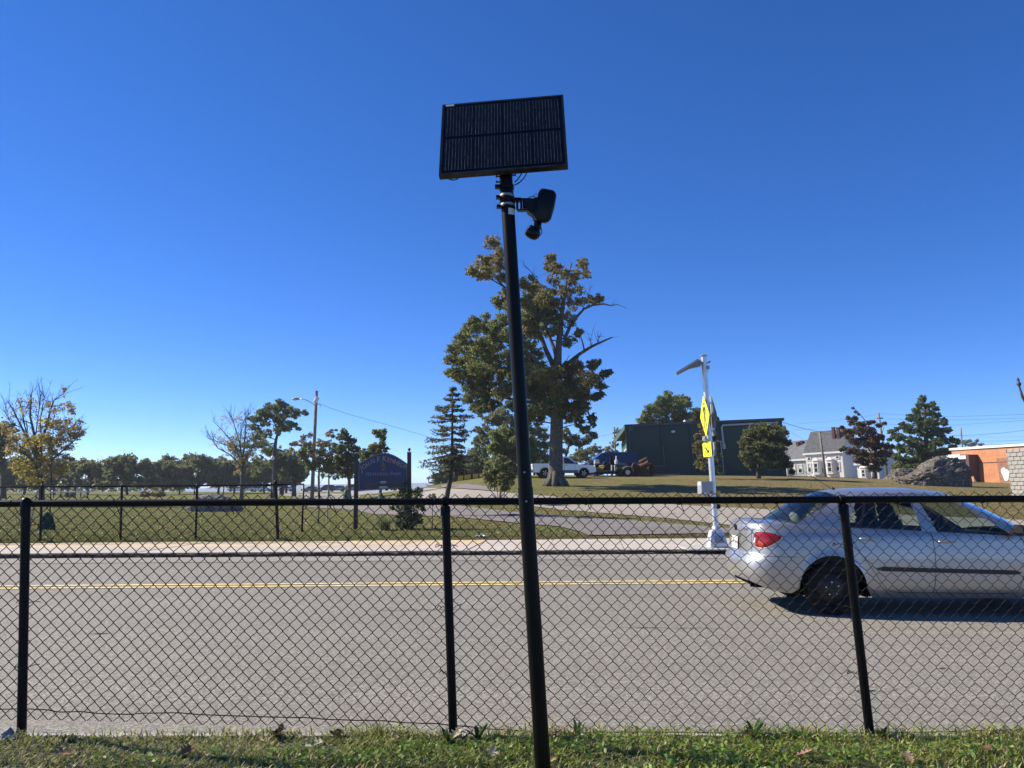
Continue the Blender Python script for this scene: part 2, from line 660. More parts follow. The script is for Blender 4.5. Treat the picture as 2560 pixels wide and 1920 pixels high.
# far kerb: rough split granite
mb = MB()
P = []
xs = np.arange(-30, 30, .06)
for x in xs:
 y = yk(x)
 def nz(k, s=.045):
  return noise.noise(Vector((x * 4.5, k * 1.7, 0))) * s + noise.noise(Vector((x * 14, k * 3.1, 4))) * s * .6
 P.append([(x, y + .012 + nz(0) * .5, -.05), (x, y + nz(1), .02), (x, y + .004 + nz(2), .052), (x, y + .02 + nz(3) * .8, .076 + nz(7) * .25), (x, y + .15, .084 + nz(9) * .1), (x, y + .19, .084), (x, y + .19, -.05)])
mb.grid(P)
kerb = structure(mb.build("kerb", M['granite'], smooth=True, angle=40))

# far pavement: separate concrete slabs on a dark bed
pave = bpy.data.objects.new("pavement", None)
COL.objects.link(pave)
pave.location = (0, 19, 0)
pave["kind"] = 'structure'
mb = MB()
mb.grid([[(x, yk(x) + .19, .05), (x, yb(x) + .1, .05)] for x in np.linspace(-30, 30, 20)])
structure(mb.build("bed", M['soil'], pave))
x = -29.0
i = 0
while x < 29:
 L = 1.75
 x2 = x + L
 g = .012
 skew = .35
 tan = x < -1.9
 front = [(x + g, yk(x) + .195), (x2 - g, yk(x2) + .195)]
 mid = [(x2 - g + skew * .5, (yk(x2) + yb(x2)) / 2 + .15), (x + g + skew * .5, (yk(x) + yb(x)) / 2 + .15)]
 back = [(x2 - g + skew, yb(x2) - .02), (x + g + skew, yb(x) - .02)]
 jog = [random.uniform(-.006, .006) for _ in range(4)]
 def slab(poly, mat, j):
  mb = MB()
  mb.prism([(p[0], p[1], .035) for p in poly], (0, 0, .05 + j))
  o = mb.build("slab", mat, pave)
  return o
 if tan:
  slab(front + mid, M['slab'], jog[0])
  slab([(mid[1][0], mid[1][1] + .015), (mid[0][0], mid[0][1] + .015)] + back, M['slab_tan'], jog[1])
 else:
  slab(front + back, M['slab'], jog[0])
 x = x2

# near kerb and verge
mb = MB()
P = []
for x in np.linspace(-30, 30, 160):
 n1 = .012 * noise.noise(Vector((x * 3, 1, 0)))
 P.append([(x, 4.44, .09), (x, 4.475, .112 + n1 * .3), (x, 4.56 + n1, .112 + n1 * .3), (x, 4.585 + n1, .10), (x, 4.615, -.05)])
mb.grid(P)
structure(mb.build("near_kerb", M['concrete_base'], smooth=True, angle=40))
mb = MB()
def hz(x, y):
 return .13 + .02 * noise.noise(Vector((x * 1.3, y * 1.3, 7))) + .012 * noise.noise(Vector((x * 5, y * 5, 2))) - max(0, min(y, 4.42) - 4.2) * .03
P = []
for x in np.linspace(-14, 14, 240):
 P.append([(x, y, hz(x, y)) for y in list(np.linspace(-8, 2.4, 10)) + list(np.linspace(2.6, 4.47, 27))])
mb.grid(P)
structure(mb.build("verge_ground", M['soil'], smooth=True))

# foreground turf: real blades
def turf():
 n = 150000
 X = rng.uniform(-4.3, 4.3, n)
 Y = 4.44 - rng.power(1.6, n)[::-1] * 0 - rng.uniform(0, 1.75, n) ** 1.0
 Y = np.minimum(Y + .085 * (X > -1.2 - 1.2 * rng.uniform(0, 1, n)), 4.535)
 dens = np.array([noise.noise(Vector((x * 2.3, y * 2.3, 9))) + .6 * noise.noise(Vector((x * 7, y * 7, 3))) for x, y in zip(X, Y)])
 keep = rng.uniform(-1.0, .7, n) < dens + .40
 X, Y, dens = X[keep], Y[keep], dens[keep]
 n = len(X)
 Z = np.array([hz(x, y) for x, y in zip(X, Y)]) - .004
 edge = np.clip((Y - 4.36) / .14, 0, 1)
 left = np.clip((-X - .6) / 1.0, 0, 1)
 L = rng.uniform(.022, .060, n) * (1 + .5 * np.clip(dens, -.5, 1)) * (1 + edge * rng.uniform(0, 1.1, n) * (1 - left * .8))
 w = rng.uniform(.0018, .0042, n)
 ang = rng.uniform(0, 2 * np.pi, n)
 lean = rng.uniform(.3, 1.4, n)
 d = np.stack([np.cos(ang) * np.sin(lean), np.sin(ang) * np.sin(lean), np.cos(lean)], 1)
 side = np.stack([-np.sin(ang), np.cos(ang), np.zeros(n)], 1)
 base = np.stack([X, Y, Z], 1)
 mid = base + d * L[:, None] * .55
 d2 = unit(d + np.stack([np.cos(ang) * .5, np.sin(ang) * .5, -np.full(n, .35)], 1))
 tip = mid + d2 * L[:, None] * .5
 W = (side * w[:, None])
 V = np.empty((n, 2, 4, 3))
 V[:, 0, 0] = base - W; V[:, 0, 1] = base + W; V[:, 0, 2] = mid + W * .85; V[:, 0, 3] = mid - W * .85
 V[:, 1, 0] = mid - W * .85; V[:, 1, 1] = mid + W * .85; V[:, 1, 2] = tip + W * .12; V[:, 1, 3] = tip - W * .12
 pat = np.array([noise.noise(Vector((x * 1.1 + 5, y * 1.6, 1))) for x, y in zip(X, Y)])
 g1 = np.array([.29, .34, .055]); g2 = np.array([.42, .43, .10]); dry = np.array([.60, .50, .26]); dk = np.array([.15, .20, .04])
 t = rng.uniform(0, 1, (n, 1))
 c = g1 * (1 - t) + g2 * t
 isdry = rng.uniform(0, 1, n) < (.22 + .35 * np.clip(pat, -.4, 1) + .18 * left)
 c[isdry] = dry * rng.uniform(.6, 1.15, (isdry.sum(), 1))
 isd = rng.uniform(0, 1, n) < .2
 c[isd] = dk * rng.uniform(.7, 1.2, (isd.sum(), 1))
 o = np_mesh("grass", V.reshape(-1, 3), 4, M['blade'], np.repeat(c, 2, axis=0), kind='stuff')
 tag(o, "short mown verge grass with dry straw in front of the near fence", "grass")
turf()

# clover and broad-leaved weeds woven through the turf
def broadleaf():
 C, A, S, K = [], [], [], []
 spots = [(-1.0, 4.05, .20, 260), (-.35, 4.12, .28, 420), (.30, 4.2, .22, 260), (1.1, 4.1, .25, 300), (1.75, 4.1, .2, 220), (2.4, 4.15, .22, 200), (.9, 3.85, .25, 240), (-1.9, 4.0, .12, 70), (.35, 3.75, .3, 260), (2.0, 3.7, .3, 200), (-.5, 3.6, .3, 160), (3.0, 4.0, .3, 160), (1.5, 4.25, .4, 200), (.6, 4.28, .3, 160)]
 for (x, y, r, k) in spots:
  for _ in range(k):
   a, q = random.uniform(0, 6.28), r * math.sqrt(random.random())
   X, Y = x + math.cos(a) * q * 1.6, min(4.5, y + math.sin(a) * q * .7)
   C.append((X, Y, hz(X, Y) + random.uniform(.015, .06)))
   K.append(random.choice([(.18, .30, .04), (.23, .34, .055), (.14, .23, .034), (.27, .38, .085)]))
 C = np.array(C); K = np.array(K) * rng.uniform(.75, 1.2, (len(C), 1))
 V = leaf_quads(C, .018, up=.9, stretch=1.7)
 o = np_mesh("undergrowth", V, 4, M['blade'], K, kind='stuff')
 tag(o, "low clover and broad-leaved weeds growing in the verge turf", "weeds")
broadleaf()

# rougher grass tufts on the park lawns, densest near the pavement
def lawn_tufts():
 n = 130000
 px = rng.uniform(-200, 2760, n)
 Y = 19.0 + rng.power(.55, n) * 42
 X = (px - 1280) / F_PX * Y
 ok = Y > 20.65 + .10 * X
 X, Y = X[ok], Y[ok]
 Z = np.array([h(a, b) for a, b in zip(X, Y)])
 pat = np.array([noise.noise(Vector((a * .25, b * .5, 1))) for a, b in zip(X, Y)])
 n = len(X)
 keep = np.ones(n, bool)
 for reg in DRIVE_MASK:
  keep &= ~reg(X, Y, Z)
 X, Y, Z, pat = X[keep], Y[keep], Z[keep], pat[keep]
 n = len(X)
 hgt = rng.uniform(.015, .055, n) * (1 + .8 * (Y < 20.9 + .10 * X))
 wid = rng.uniform(.010, .035, n)
 a = rng.uniform(0, np.pi, n)
 S = np.stack([np.cos(a), np.sin(a), np.zeros(n)], 1) * wid[:, None]
 B = np.stack([X, Y, Z - .005], 1)
 T = B + np.stack([rng.normal(0, .02, n), rng.normal(0, .02, n), hgt], 1)
 V = np.empty((n, 3, 3))
 V[:, 0] = B - S; V[:, 1] = B + S; V[:, 2] = T
 c = np.array([.11, .135, .034]) * rng.uniform(.6, 1.5, (n, 1))
 dryp = np.clip(.25 + .5 * pat + np.clip((X + 4) / 30, 0, .45), 0, .85)
 dr = rng.uniform(0, 1, n) < dryp
 c[dr] = np.array([.21, .165, .078]) * rng.uniform(.6, 1.3, (dr.sum(), 1))
 o = np_mesh("lawn_grass", V.reshape(-1, 3), 3, M['blade'], c, kind='stuff')
 tag(o, "tufted dry and green grass over the park lawns beyond the road", "grass")

HAZE = .0003
# ---- drives and paths laid on the lawn, each a sheet between two measured edges
DRIVE_MASK = []
def drive(name, upper, lower, mat, lift, step=12, rows=7):
 x0 = max(upper[0][0], lower[0][0]); x1 = min(upper[-1][0], lower[-1][0])
 P = []
 k = int((x1 - x0) / step) + 1
 for i in range(k + 1):
  px = x0 + (x1 - x0) * i / k
  yu, yl = interp(px, upper), interp(px, lower)
  wob = 1.1 * noise.noise(Vector((px * .05, yu * .01, lift * 100)))
  a, b = hit(px, yl + wob), hit(px, yu + wob * .5)
  col = []
  for j in range(rows):
   t = j / (rows - 1)
   p = a.lerp(b, t)
   col.append((p.x, p.y, h(p.x, p.y) + lift))
  P.append(col)
 mb = MB()
 mb.grid(P)
 def reg(X, Y, Z):
  pz = (Z - CAM_Z) * cP - 0
  zc = Y * cP + (Z - CAM_Z) * sP
  yy = 960 - F_PX * ((Z - CAM_Z) * cP - Y * sP) / zc
  xx = 1280 + F_PX * X / zc
  yu = np.interp(xx, [p[0] for p in upper], [p[1] for p in upper])
  yl = np.interp(xx, [p[0] for p in lower], [p[1] for p in lower])
  return (xx > x0) & (xx < x1) & (yy > yu - 1) & (yy < yl + 1)
 DRIVE_MASK.append(reg)
 return structure(mb.build(name, mat, smooth=True))

drive("drive_road", [(860, 1230), (900, 1228), (1000, 1224), (1060, 1219.5), (1130, 1222), (1230, 1229), (1310, 1236), (1440, 1247), (1640, 1260), (1930, 1275), (2200, 1286), (2545, 1301), (2900, 1316)],
      [(860, 1238), (1000, 1243), (1100, 1254), (1200, 1258), (1310, 1264), (1400, 1275), (1640, 1294), (1800, 1311), (1900, 1322), (2200, 1333), (2900, 1345)], M['drive'], .022)
drive("grey_patch_road", [(1105, 1213), (1170, 1211), (1235, 1219)], [(1105, 1219), (1170, 1223), (1235, 1228)], M['path_asphalt'], .040)
drive("distant_path", [(694, 1231), (760, 1229), (860, 1236), (900, 1241)], [(694, 1237), (760, 1245), (860, 1252), (900, 1253)], M['drive'], .030)
drive("footpath", [(700, 1259), (850, 1261), (1000, 1260), (1130, 1264), (1330, 1286), (1480, 1297), (1640, 1307), (1800, 1321), (1900, 1328)],
      [(700, 1261), (756, 1267), (877, 1276), (937, 1287), (1060, 1291), (1139, 1294), (1301, 1310), (1400, 1318), (1455, 1332), (1470, 1340.5), (1640, 1337.5), (1900, 1333)], M['path_asphalt'], .030)
lawn_tufts()

# thin autumn air over the whole place
mb = MB()
mb.box((0, 1900, 4.5), (6400, 4300, 39.0))
hz_m = bpy.data.materials.new("thin_air")
hz_m.use_nodes = True
_nt = hz_m.node_tree
_nt.nodes.remove(_nt.nodes["Principled BSDF"])
_pv = _nt.nodes.new("ShaderNodeVolumePrincipled")
_pv.inputs["Color"].default_value = (.80, .88, 1.0, 1)
_pv.inputs["Density"].default_value = HAZE
_pv.inputs["Anisotropy"].default_value = .25
lk(_nt, _pv.outputs[0], _nt.nodes["Material Output"].inputs["Volume"])
haze = mb.build("haze", hz_m)
tag(haze, "thin pale haze over the park and street", "haze", kind='stuff')

def leaf_litter():
 n = 2600
 px = rng.uniform(-200, 2760, n)
 Y = 20.0 + rng.power(.6, n) * 34
 X = (px - 1280) / F_PX * Y
 Y = np.maximum(Y, 20.4 + .10 * X)
 Z = np.array([h(a, b) for a, b in zip(X, Y)]) + .05
 Z[Y < 20.66 + .10 * X] = .10
 c = np.array([random.choice([(.30, .20, .09), (.34, .26, .13), (.20, .11, .05), (.36, .28, .10), (.42, .37, .28)]) for _ in range(n)])
 o = np_mesh("fallen_leaves", leaf_quads(np.stack([X, Y, Z], 1), .055, up=1.5, stretch=1.2), 4, M['blade'], c, kind='stuff')
 tag(o, "dry fallen leaves scattered over the park lawns and pavement edge", "leaves")
leaf_litter()

# ------------------------------------------------------------------ near chain-link fence
def fence_points(k0, k1, p, zt, zb_f, seed):
 pass

FY = 4.53
near_fence = thing("chain_link_fence", "black chain link fence along the grass verge in front of the road", "fence", (0, FY, .13))

def rail_z(X):
 return 1.4085 + .0047 * X

# woven wire: every wire zigzags and hooks its neighbours at the knots
def woven(name, parent, x0, x1, Y, ztop, zbot, p=.072, q=.0735, wire=.0024, n=4, detail=True, warp=.004, off=(0, 0, 0)):
 kn = int((x1 - x0) / (p / 2))
 V, F = [], []
 a4 = [(math.cos(2 * math.pi * i / n + .4), math.sin(2 * math.pi * i / n + .4)) for i in range(n)]
 base = 0
 def knot(k, j):
  X = x0 + k * p / 2
  zt, zb = ztop(X), zbot(X)
  rows = int(round(1.278 / (q / 2)))
  z = zt - (zt - zb) * j / rows
  X += warp * noise.noise(Vector((X * 2.1, z * 2.3, 1.3))) * 2 + warp * .5 * noise.noise(Vector((X * 17, z * 17, 2.3)))
  z += warp * noise.noise(Vector((X * 2.1, z * 2.3, 8.3))) * 1.2 + warp * .5 * noise.noise(Vector((X * 15, z * 15, 5.3)))
  y = Y + .010 * noise.noise(Vector((X * .8, z * 1.2, 4)))
  return X, y, z, rows
 for k in range(kn):
  rows = knot(k, 0)[3]
  pts = []
  for j in range(rows + 1):
   odd = (k + j) % 2
   X, y, z, _ = knot(k + odd, j)
   s = -1 if odd else 1
   if detail:
    e = .0045
    X2 = X - (s * -.0012)
    pts.append((X2, y + s * .0022, z + (e if j > 0 else 0)))
    if j < rows:
     pts.append((X2, y - s * .0022 * 0 + s * .0022, z - e))
   else:
    pts.append((X, y, z))
  m = len(pts)
  pa = np.array(pts)
  d = np.gradient(pa, axis=0)
  d = unit(d)
  nx = unit(np.cross(d, np.array([[0, 1.0, 0]])))
  ny = np.cross(nx, d)
  for c, s_ in a4:
   pass
  ring = np.stack([pa + nx * (c * wire) + ny * (s_ * wire) for c, s_ in a4], 1) - np.array(off)
  V.append(ring.reshape(-1, 3))
  idx = np.arange(m - 1)[:, None] * n
  for i in range(n):
   i2 = (i + 1) % n
   F.append(np.concatenate([base + idx + i, base + idx + i2, base + idx + n + i2, base + idx + n + i], 1))
  base += m * n
 V = np.concatenate(V).astype(np.float32)
 F = np.concatenate(F).astype(np.int32)
 me = bpy.data.meshes.new(name)
 me.vertices.add(len(V)); me.vertices.foreach_set("co", V.ravel())
 me.loops.add(F.size); me.loops.foreach_set("vertex_index", F.ravel())
 me.polygons.add(len(F))
 me.polygons.foreach_set("loop_start", np.arange(0, F.size, 4, dtype=np.int32))
 me.polygons.foreach_set("loop_total", np.full(len(F), 4, dtype=np.int32))
 me.polygons.foreach_set("use_smooth", np.ones(len(F), bool))
 me.materials.append(M['black_wire'])
 me.update(calc_edges=True)
 o = bpy.data.objects.new(name, me)
 COL.objects.link(o)
 o.parent = parent
 o["kind"] = 'stuff'
 return o

woven("wire_mesh", near_fence, -5.3, 4.9, FY,
      lambda X: rail_z(X) + .044,
      lambda X: interp(X, [(-3.2, .185), (-2.6, .185), (-1.2, .158), (-.4, .135), (5, .128)]) + .006 * noise.noise(Vector((X * 1.5, 0, 0))), off=(0, FY, .13), warp=.0045)

RY = FY - .030
mb = MB()
mb.tube([(x, RY, rail_z(x)) for x in np.linspace(-5.4, 5.0, 14)], .0205, 14)
mb.build("top_rail", M['black_metal'], near_fence, smooth=True, angle=50)
# swaged sleeve where two rail lengths join
mb = MB()
xs_ = at(1214, 1258, RY).x
mb.tube([(xs_ - .13, RY, rail_z(xs_)), (xs_ + .13, RY, rail_z(xs_))], .0222, 14)
mb.build("rail_sleeve", M['black_metal'], near_fence, smooth=True, angle=50)

PY = FY - .045
posts = [((64, 1264), (54, 1834)), ((1113.5, 1290), (1133, 1834)), ((2110, 1290), (2175, 1838))]
ends = []
for (a, b) in posts:
 ends.append((at(a[0], a[1], PY), at(b[0], b[1], PY)))
step = (ends[2][0] - ends[1][0])
ends.append((ends[0][0] - step, ends[0][1] - step))
ends.append((ends[2][0] + step, ends[2][1] + step))
for i, (t, b) in enumerate(ends):
 b = b + (b - t).normalized() * .08
 t2 = Vector((t.x, t.y, rail_z(t.x) - (.026 if i else -.012)))
 mb = MB()
 mb.tube([b, b.lerp(t2, .5), t2], .0245, 14)
 post = mb.build("post", M['black_metal'], near_fence, smooth=True, angle=50)
 mb = MB()
 rz_ = rail_z(t.x)
 if i in (0, 3):
  mb.lathe([(.0275, -.075), (.0275, -.01), (.0255, .012), (.018, .024), (.006, .030), (0, .031)], (t2.x, t2.y, rz_ + .006), (0, 0, 1), 14)
 else:
  mb.lathe([(.0290, -.060), (.0290, -.012), (.0235, -.004), (.012, 0), (0, .001)], (t2.x, t2.y, rz_ - .022), (0, 0, 1), 14)
  for zz in (0,):
   ring = []
   for k in range(17):
    a = 2 * math.pi * k / 16
    ring.append((t2.x - .006, RY + math.cos(a) * .0235, rz_ + math.sin(a) * .0235))
   for w in range(4):
    mb.tube([(p[0] - .009 + w * .009, p[1], p[2]) for p in ring], .0052, 6, caps=False)
 mb.build("post_cap", M['black_metal'], near_fence, smooth=True, angle=50)
 # wire ties round the post with twisted ends
 for f in (.17, .43, .70, .94) if i != 0 else (.10, .42, .68):
  c = t2.lerp(b, f)
  mb = MB()
  pts = []
  for k in range(13):
   a = math.pi * (.0 + k / 12) + math.pi
   pts.append((c.x + math.cos(a) * .0268, c.y + math.sin(a) * .0268, c.z + .0035 * math.sin(k * .8)))
  pts = [(c.x - .05 - .02 * random.random(), c.y + .052, c.z - .012), (c.x - .035, c.y + .045, c.z + .004)] + pts + [(c.x + .036, c.y + .045, c.z + .004), (c.x + .052 + .02 * random.random(), c.y + .048, c.z + .014 * random.uniform(-1, 1.5))]
  mb.tube(pts, .0022, 5)
  mb.tube([(c.x - .048, c.y + .05, c.z - .004), (c.x - .062, c.y + .046, c.z + .010), (c.x - .07, c.y + .04, c.z - .006)], .0030, 5)
  mb.build("wire_tie", M['black_wire'], near_fence, smooth=True)
# ties round the rail
for px in (27, 282, 568, 826, 1084, 1168, 1296, 1466, 1700, 1942, 2242, 2456):
 X = at(px, 1255, RY).x
 rz_ = rail_z(X)
 mb = MB()
 pts = [(X + .03, FY + .004, rz_ - .052 - .02 * random.random()), (X + .016, FY, rz_ - .034)]
 for k in range(15):
  a = -.9 + math.pi * 2 * k / 16 + 1.2
  pts.append((X + .010 * math.sin(k * .5), RY - math.sin(a) * .0225, rz_ + math.cos(a) * .0235))
 pts.append((X - .012, FY + .003, rz_ + .03))
 mb.tube(pts, .0024, 5)
 mb.build("rail_tie", M['black_wire'], near_fence, smooth=True)
# slack tension wire near the foot
mb = MB()
pts = []
for px, py in ((-260, 1771), (0, 1773), (55, 1772), (110, 1774), (150, 1780), (200, 1779), (255, 1784), (320, 1786), (360, 1783), (440, 1782), (510, 1787), (600, 1790), (700, 1793), (760, 1794), (830, 1799), (900, 1801), (960, 1802), (1010, 1807), (1090, 1809), (1135, 1814), (1250, 1824), (1400, 1832), (1640, 1830), (1900, 1834), (2200, 1832), (2600, 1824), (2800, 1824)):
 pts.append(at(px, py, FY - .006))
sm = []
for i in range(len(pts) - 1):
 for k in range(4):
  t = k / 4
  s = t * t * (3 - 2 * t)
  p = pts[i].lerp(pts[i + 1], t)
  p.z = pts[i].z + (pts[i + 1].z - pts[i].z) * s
  sm.append(p)
mb.tube(sm, .0030, 6)
mb.build("tension_wire", M['black_wire'], near_fence, smooth=True)

# ------------------------------------------------------------------ far chain-link fence beyond the pavement
far_fence = thing("chain_link_fence", "low black chain link fence at the edge of the park lawn behind the pavement", "fence", (-9, 20.1, .13))
FF = lambda X: yb(X) + .12
def ffat(px, py):
 Y = 19.8
 for _ in range(8):
  X = at(px, py, Y).x
  Y = FF(X)
 return at(px, py, Y)
rp = [ffat(px, py) for px, py in ((-420, 1223), (0, 1217.5), (300, 1215.5), (640, 1213), (691, 1212))]
mb = MB()
mb.tube(rp, .021, 8)
mb.build("top_rail", M['black_metal'], far_fence, smooth=True)
for i, px in enumerate((-280, -90, 103, 303, 491, 691)):
 t = ffat(px + (2 if px < 600 else -2), 1214 if i < 5 else 1204)
 b = ffat(px - (2 if px < 600 else -4), 1352)
 b.z = h(b.x, b.y) - .05
 mb = MB()
 r = .030 if i < 5 else .042
 mb.tube([b, t], r, 10)
 mb.lathe([(r * 1.15, -.05), (r * 1.15, .0), (r * .6, .03), (0, .04)], t, (0, 0, 1), 10)
 mb.build("post", M['black_metal'], far_fence, smooth=True, angle=50)
fx0, fx1 = rp[0].x, rp[-1].x
Yf = lambda X: 0
wm = woven("wire_mesh", far_fence, fx0, fx1, 0, lambda X: interp(X, [(p.x, p.z) for p in rp]) + .02, lambda X: .15, p=.076, q=.078, wire=.0022, n=3, detail=False, warp=.003)
co = np.empty(len(wm.data.vertices) * 3, dtype=np.float32)
wm.data.vertices.foreach_get("co", co)
co = co.reshape(-1, 3)
co[:, 1] += 20.6 + .10 * co[:, 0] + .12
co -= np.array([-9, 20.1, .13], dtype=np.float32)
wm.data.vertices.foreach_set("co", co.ravel())
wm.data.update()
# the fence turns away from the road at the end post
mb = MB()
e0 = rp[-1]
e1 = e0 + Vector((-.10, 3.0, .02))
mb.tube([e0, e1], .021, 8)
mb.build("return_rail", M['black_metal'], far_fence, smooth=True)
mb = MB()
mb.tube([(e1.x, e1.y, h(e1.x, e1.y) - .05), e1], .028, 8)
mb.build("post", M['black_metal'], far_fence, smooth=True)

# ------------------------------------------------------------------ surveillance pole with solar panel
PYD = 3.85
cp = thing("camera_pole", "tall black steel pole carrying a solar panel and a camera unit", "camera pole", (at(1340, 1910, PYD).x, PYD, .12))
pb, ptp = at(1359, 1945, PYD), at(1262, 400, PYD)
pb.z = min(pb.z, .05)
def pole_pt(py):
 t = (py - 1945) / (400 - 1945)
 return at(1359 + (1262 - 1359) * t, py, PYD)
bot = pole_pt(1990)
mb = MB()
mb.tube([bot, pole_pt(1600), pole_pt(1219)], .0375, 20)
mb.build("lower_pole", M['black_pole'], cp, smooth=True, angle=50)
mb = MB()
mb.tube([pole_pt(1221), pole_pt(900), pole_pt(600), pole_pt(405)], .0345, 20)
mb.build("upper_pole", M['black_pole'], cp, smooth=True, angle=50)
for px_, py_ in ((1303, 1181), (1308, 1253)):
 c = pole_pt(py_) + Vector((0, -.037, 0))
 mb = MB()
 mb.lathe([(.0, -.005), (.004, -.004), (.0048, 0), (.003, .002)], c, (0, 1, 0), 8)
 mb.build("screw", M['steel'], cp)

# the panel: measured corners
BL, BR, TL, TR = Vector((-.3764, 3.781, 3.079)), Vector((.2844, 3.7269, 3.1106)), Vector((-.3827, 3.9931, 3.5725)), Vector((.2781, 3.939, 3.6042))
ctr = (BL + BR + TL + TR) / 4
ex = ((BR - BL) + (TR - TL)).normalized()
ey0 = ((TL - BL) + (TR - BR)) / 2
ey = (ey0 - ex * ey0.dot(ex)).normalized()
en = ex.cross(ey).normalized()          # out of the face, towards the street side
if en.y > 0:
 en = -en
PW = ((BR - BL).length + (TR - TL).length) / 2
PH = ey0.length
def pp(u, v, w=0.0):
 return ctr + ex * (u * PW / 2) + ey * (v * PH / 2) + en * w
RM = Matrix((ex, ey, en)).transposed()
mb = MB()
fw = .012
for s in (-1, 1):
 mb.box(pp(s, 0, -.014) - ex * (s * fw / 2), (fw, PH, .032), RM)
 mb.box(pp(0, s, -.014) - ey * (s * fw / 2), (PW - 2 * fw, fw, .032), RM)
M['frame_edge'] = simple("worn_black_anodised", (.035, .034, .032), .35, .6, var=.6, vscale=20)
sp = mb.build("solar_panel", M['frame_edge'], cp)
mb = MB()
mb.box(pp(0, 0, -.004), (PW - 2 * fw, PH - 2 * fw, .006), RM)
m_cell, nt, bs = nodemat("dark_solar_cell")
bs.inputs["Base Color"].default_value = (.004, .006, .013, 1)
bs.inputs["Roughness"].default_value = .32
bs.inputs["Specular IOR Level"].default_value = .15
m_back = simple("panel_backing", (.004, .006, .012), .32, spec=.15)
mb.build("backing", m_back, sp)
M['busbar'] = simple("silver_busbar", (.20, .20, .19), .5, .2, var=.5, vscale=60)
cw = (PW - 2 * fw - .02) / 4
ch = (PH - 2 * fw - .03) / 2
for r in range(2):
 for c in range(4):
  cu = -(1.5 - c) * cw
  cv = (r - .5) * (ch + .010)
  base = ctr + ex * cu + ey * cv
  mb = MB()
  mb.box(base + en * .0005, (cw - .004, ch - .004, .002), RM)
  mb.mi = 1
  for k in range(9):
   xo = (k - 4) * cw / 9.25
   # each ribbon is a little uneven
   n = 7
   for q in range(n):
    yo = (q - (n - 1) / 2) * (ch - .012) / n
    mb.box(base + en * .0018 + ex * (xo + random.uniform(-.0004, .0004)) + ey * yo, (random.choice((.0008, .0012, .0016)), (ch - .012) / n * .97, .0006), RM)
  mb.build("cell", [m_cell, M['busbar']], sp)
mb = MB()
mb.box(pp(-.87, .955, .003), (.045, .012, .001), RM)
mb.build("maker_label", M['sticker'], sp)
mb = MB()
for s in (-1, 1):
 mb.box(pp(s * .35, -.1, -.045), (.03, PH * .7, .02), RM)
mb.box(pp(.0, -.55, -.058), (PW * .55, .035, .02), RM)
mb.build("mounting_rack", M['black_metal'], cp)
# cables slung under the panel
mb = MB()
def cable(pts, r=.0032):
 P = [at(a, b, PYD + d) for a, b, d in pts]
 out = []
 n = len(P)
 for i in range(n - 1):
  p0, p1, p2, p3 = P[max(0, i - 1)], P[i], P[i + 1], P[min(n - 1, i + 2)]
  for k in range(5):
   t = k / 5
   out.append(.5 * ((2 * p1) + (p2 - p0) * t + (2 * p0 - 5 * p1 + 4 * p2 - p3) * t * t + (3 * p1 - p0 - 3 * p2 + p3) * t ** 3))
 out.append(P[-1])
 mb.tube(out, r, 6)
cable([(1107, 436, .03), (1115, 444, .02), (1130, 450, .0), (1144, 447, .0), (1152, 436, .03)])
mb.build("cable", M['black_plastic'], cp, smooth=True); mb = MB()
cable([(1110, 436, .03), (1125, 447, .02), (1140, 441, .03)])
mb.build("cable", M['black_plastic'], cp, smooth=True); mb = MB()
cable([(1286, 456, .0), (1296, 446, 0), (1305, 432, .02), (1313, 418, .04)])
mb.build("cable", M['black_plastic'], cp, smooth=True); mb = MB()
cable([(1286, 463, .0), (1300, 455, 0), (1313, 440, .02), (1320, 420, .04)])
mb.build("cable", M['black_plastic'], cp, smooth=True)
# bolts and clamps on the pole head
for py, side in ((443, -1), (457, -1), (440, 1)):
 c = pole_pt(py)
 mb = MB()
 mb.tube([c + Vector((side * .03, -.01, 0)), c + Vector((side * .052, -.012, 0))], .004, 6)
 mb.tube([c + Vector((side * .047, -.012, 0)), c + Vector((side * .053, -.012, 0))], .007, 6)
 mb.build("bolt", M['black_metal'], cp)
mb = MB()
c = pole_pt(469)
mb.box(c + Vector((-.045, -.01, 0)), (.03, .03, .016))
mb.tube([c - Vector((0, 0, .012)), c + Vector((0, 0, .012))], .039, 18)
mb.build("pole_collar", M['black_metal'], cp, smooth=True, angle=40)
for py in (491, 514):
 c = pole_pt(py)
 mb = MB()
 mb.tube([c - Vector((0, 0, .007)), c + Vector((0, 0, .007))], .0385, 20)
 cl = mb.build("steel_band", simple("zinc_band", (.26, .26, .25), .45, .6, var=.2, vscale=30), cp, smooth=True, angle=40)
 mb = MB()
 mb.tube([c + Vector((-.001, 0, -.016)), c + Vector((0, 0, -.006))], .041, 18)
 mb.box(c + Vector((-.047, -.012, -.010)), (.02, .03, .014))
 mb.build("clamp", M['black_metal'], cp, smooth=True, angle=40)
c = pole_pt(502)
mb = MB()
mb.tube([c - Vector((0, 0, .012)), c + Vector((0, 0, .012))], .0405, 18)
mb.box(c + Vector((.045, -.01, 0)), (.05, .03, .018))
mb.build("clamp", M['black_metal'], cp, smooth=True, angle=40)
# identification sticker
c = pole_pt(533)
mb = MB()
P = []
for k in range(7):
 a = R(-108 + k * 11 + 20)
 P.append([(c.x + math.cos(a) * .0352, c.y + math.sin(a) * .0352, c.z - .017), (c.x + math.cos(a) * .0352, c.y + math.sin(a) * .0352, c.z + .017)])
mb.grid(P)
mb.build("sticker", M['sticker'], cp, smooth=True)
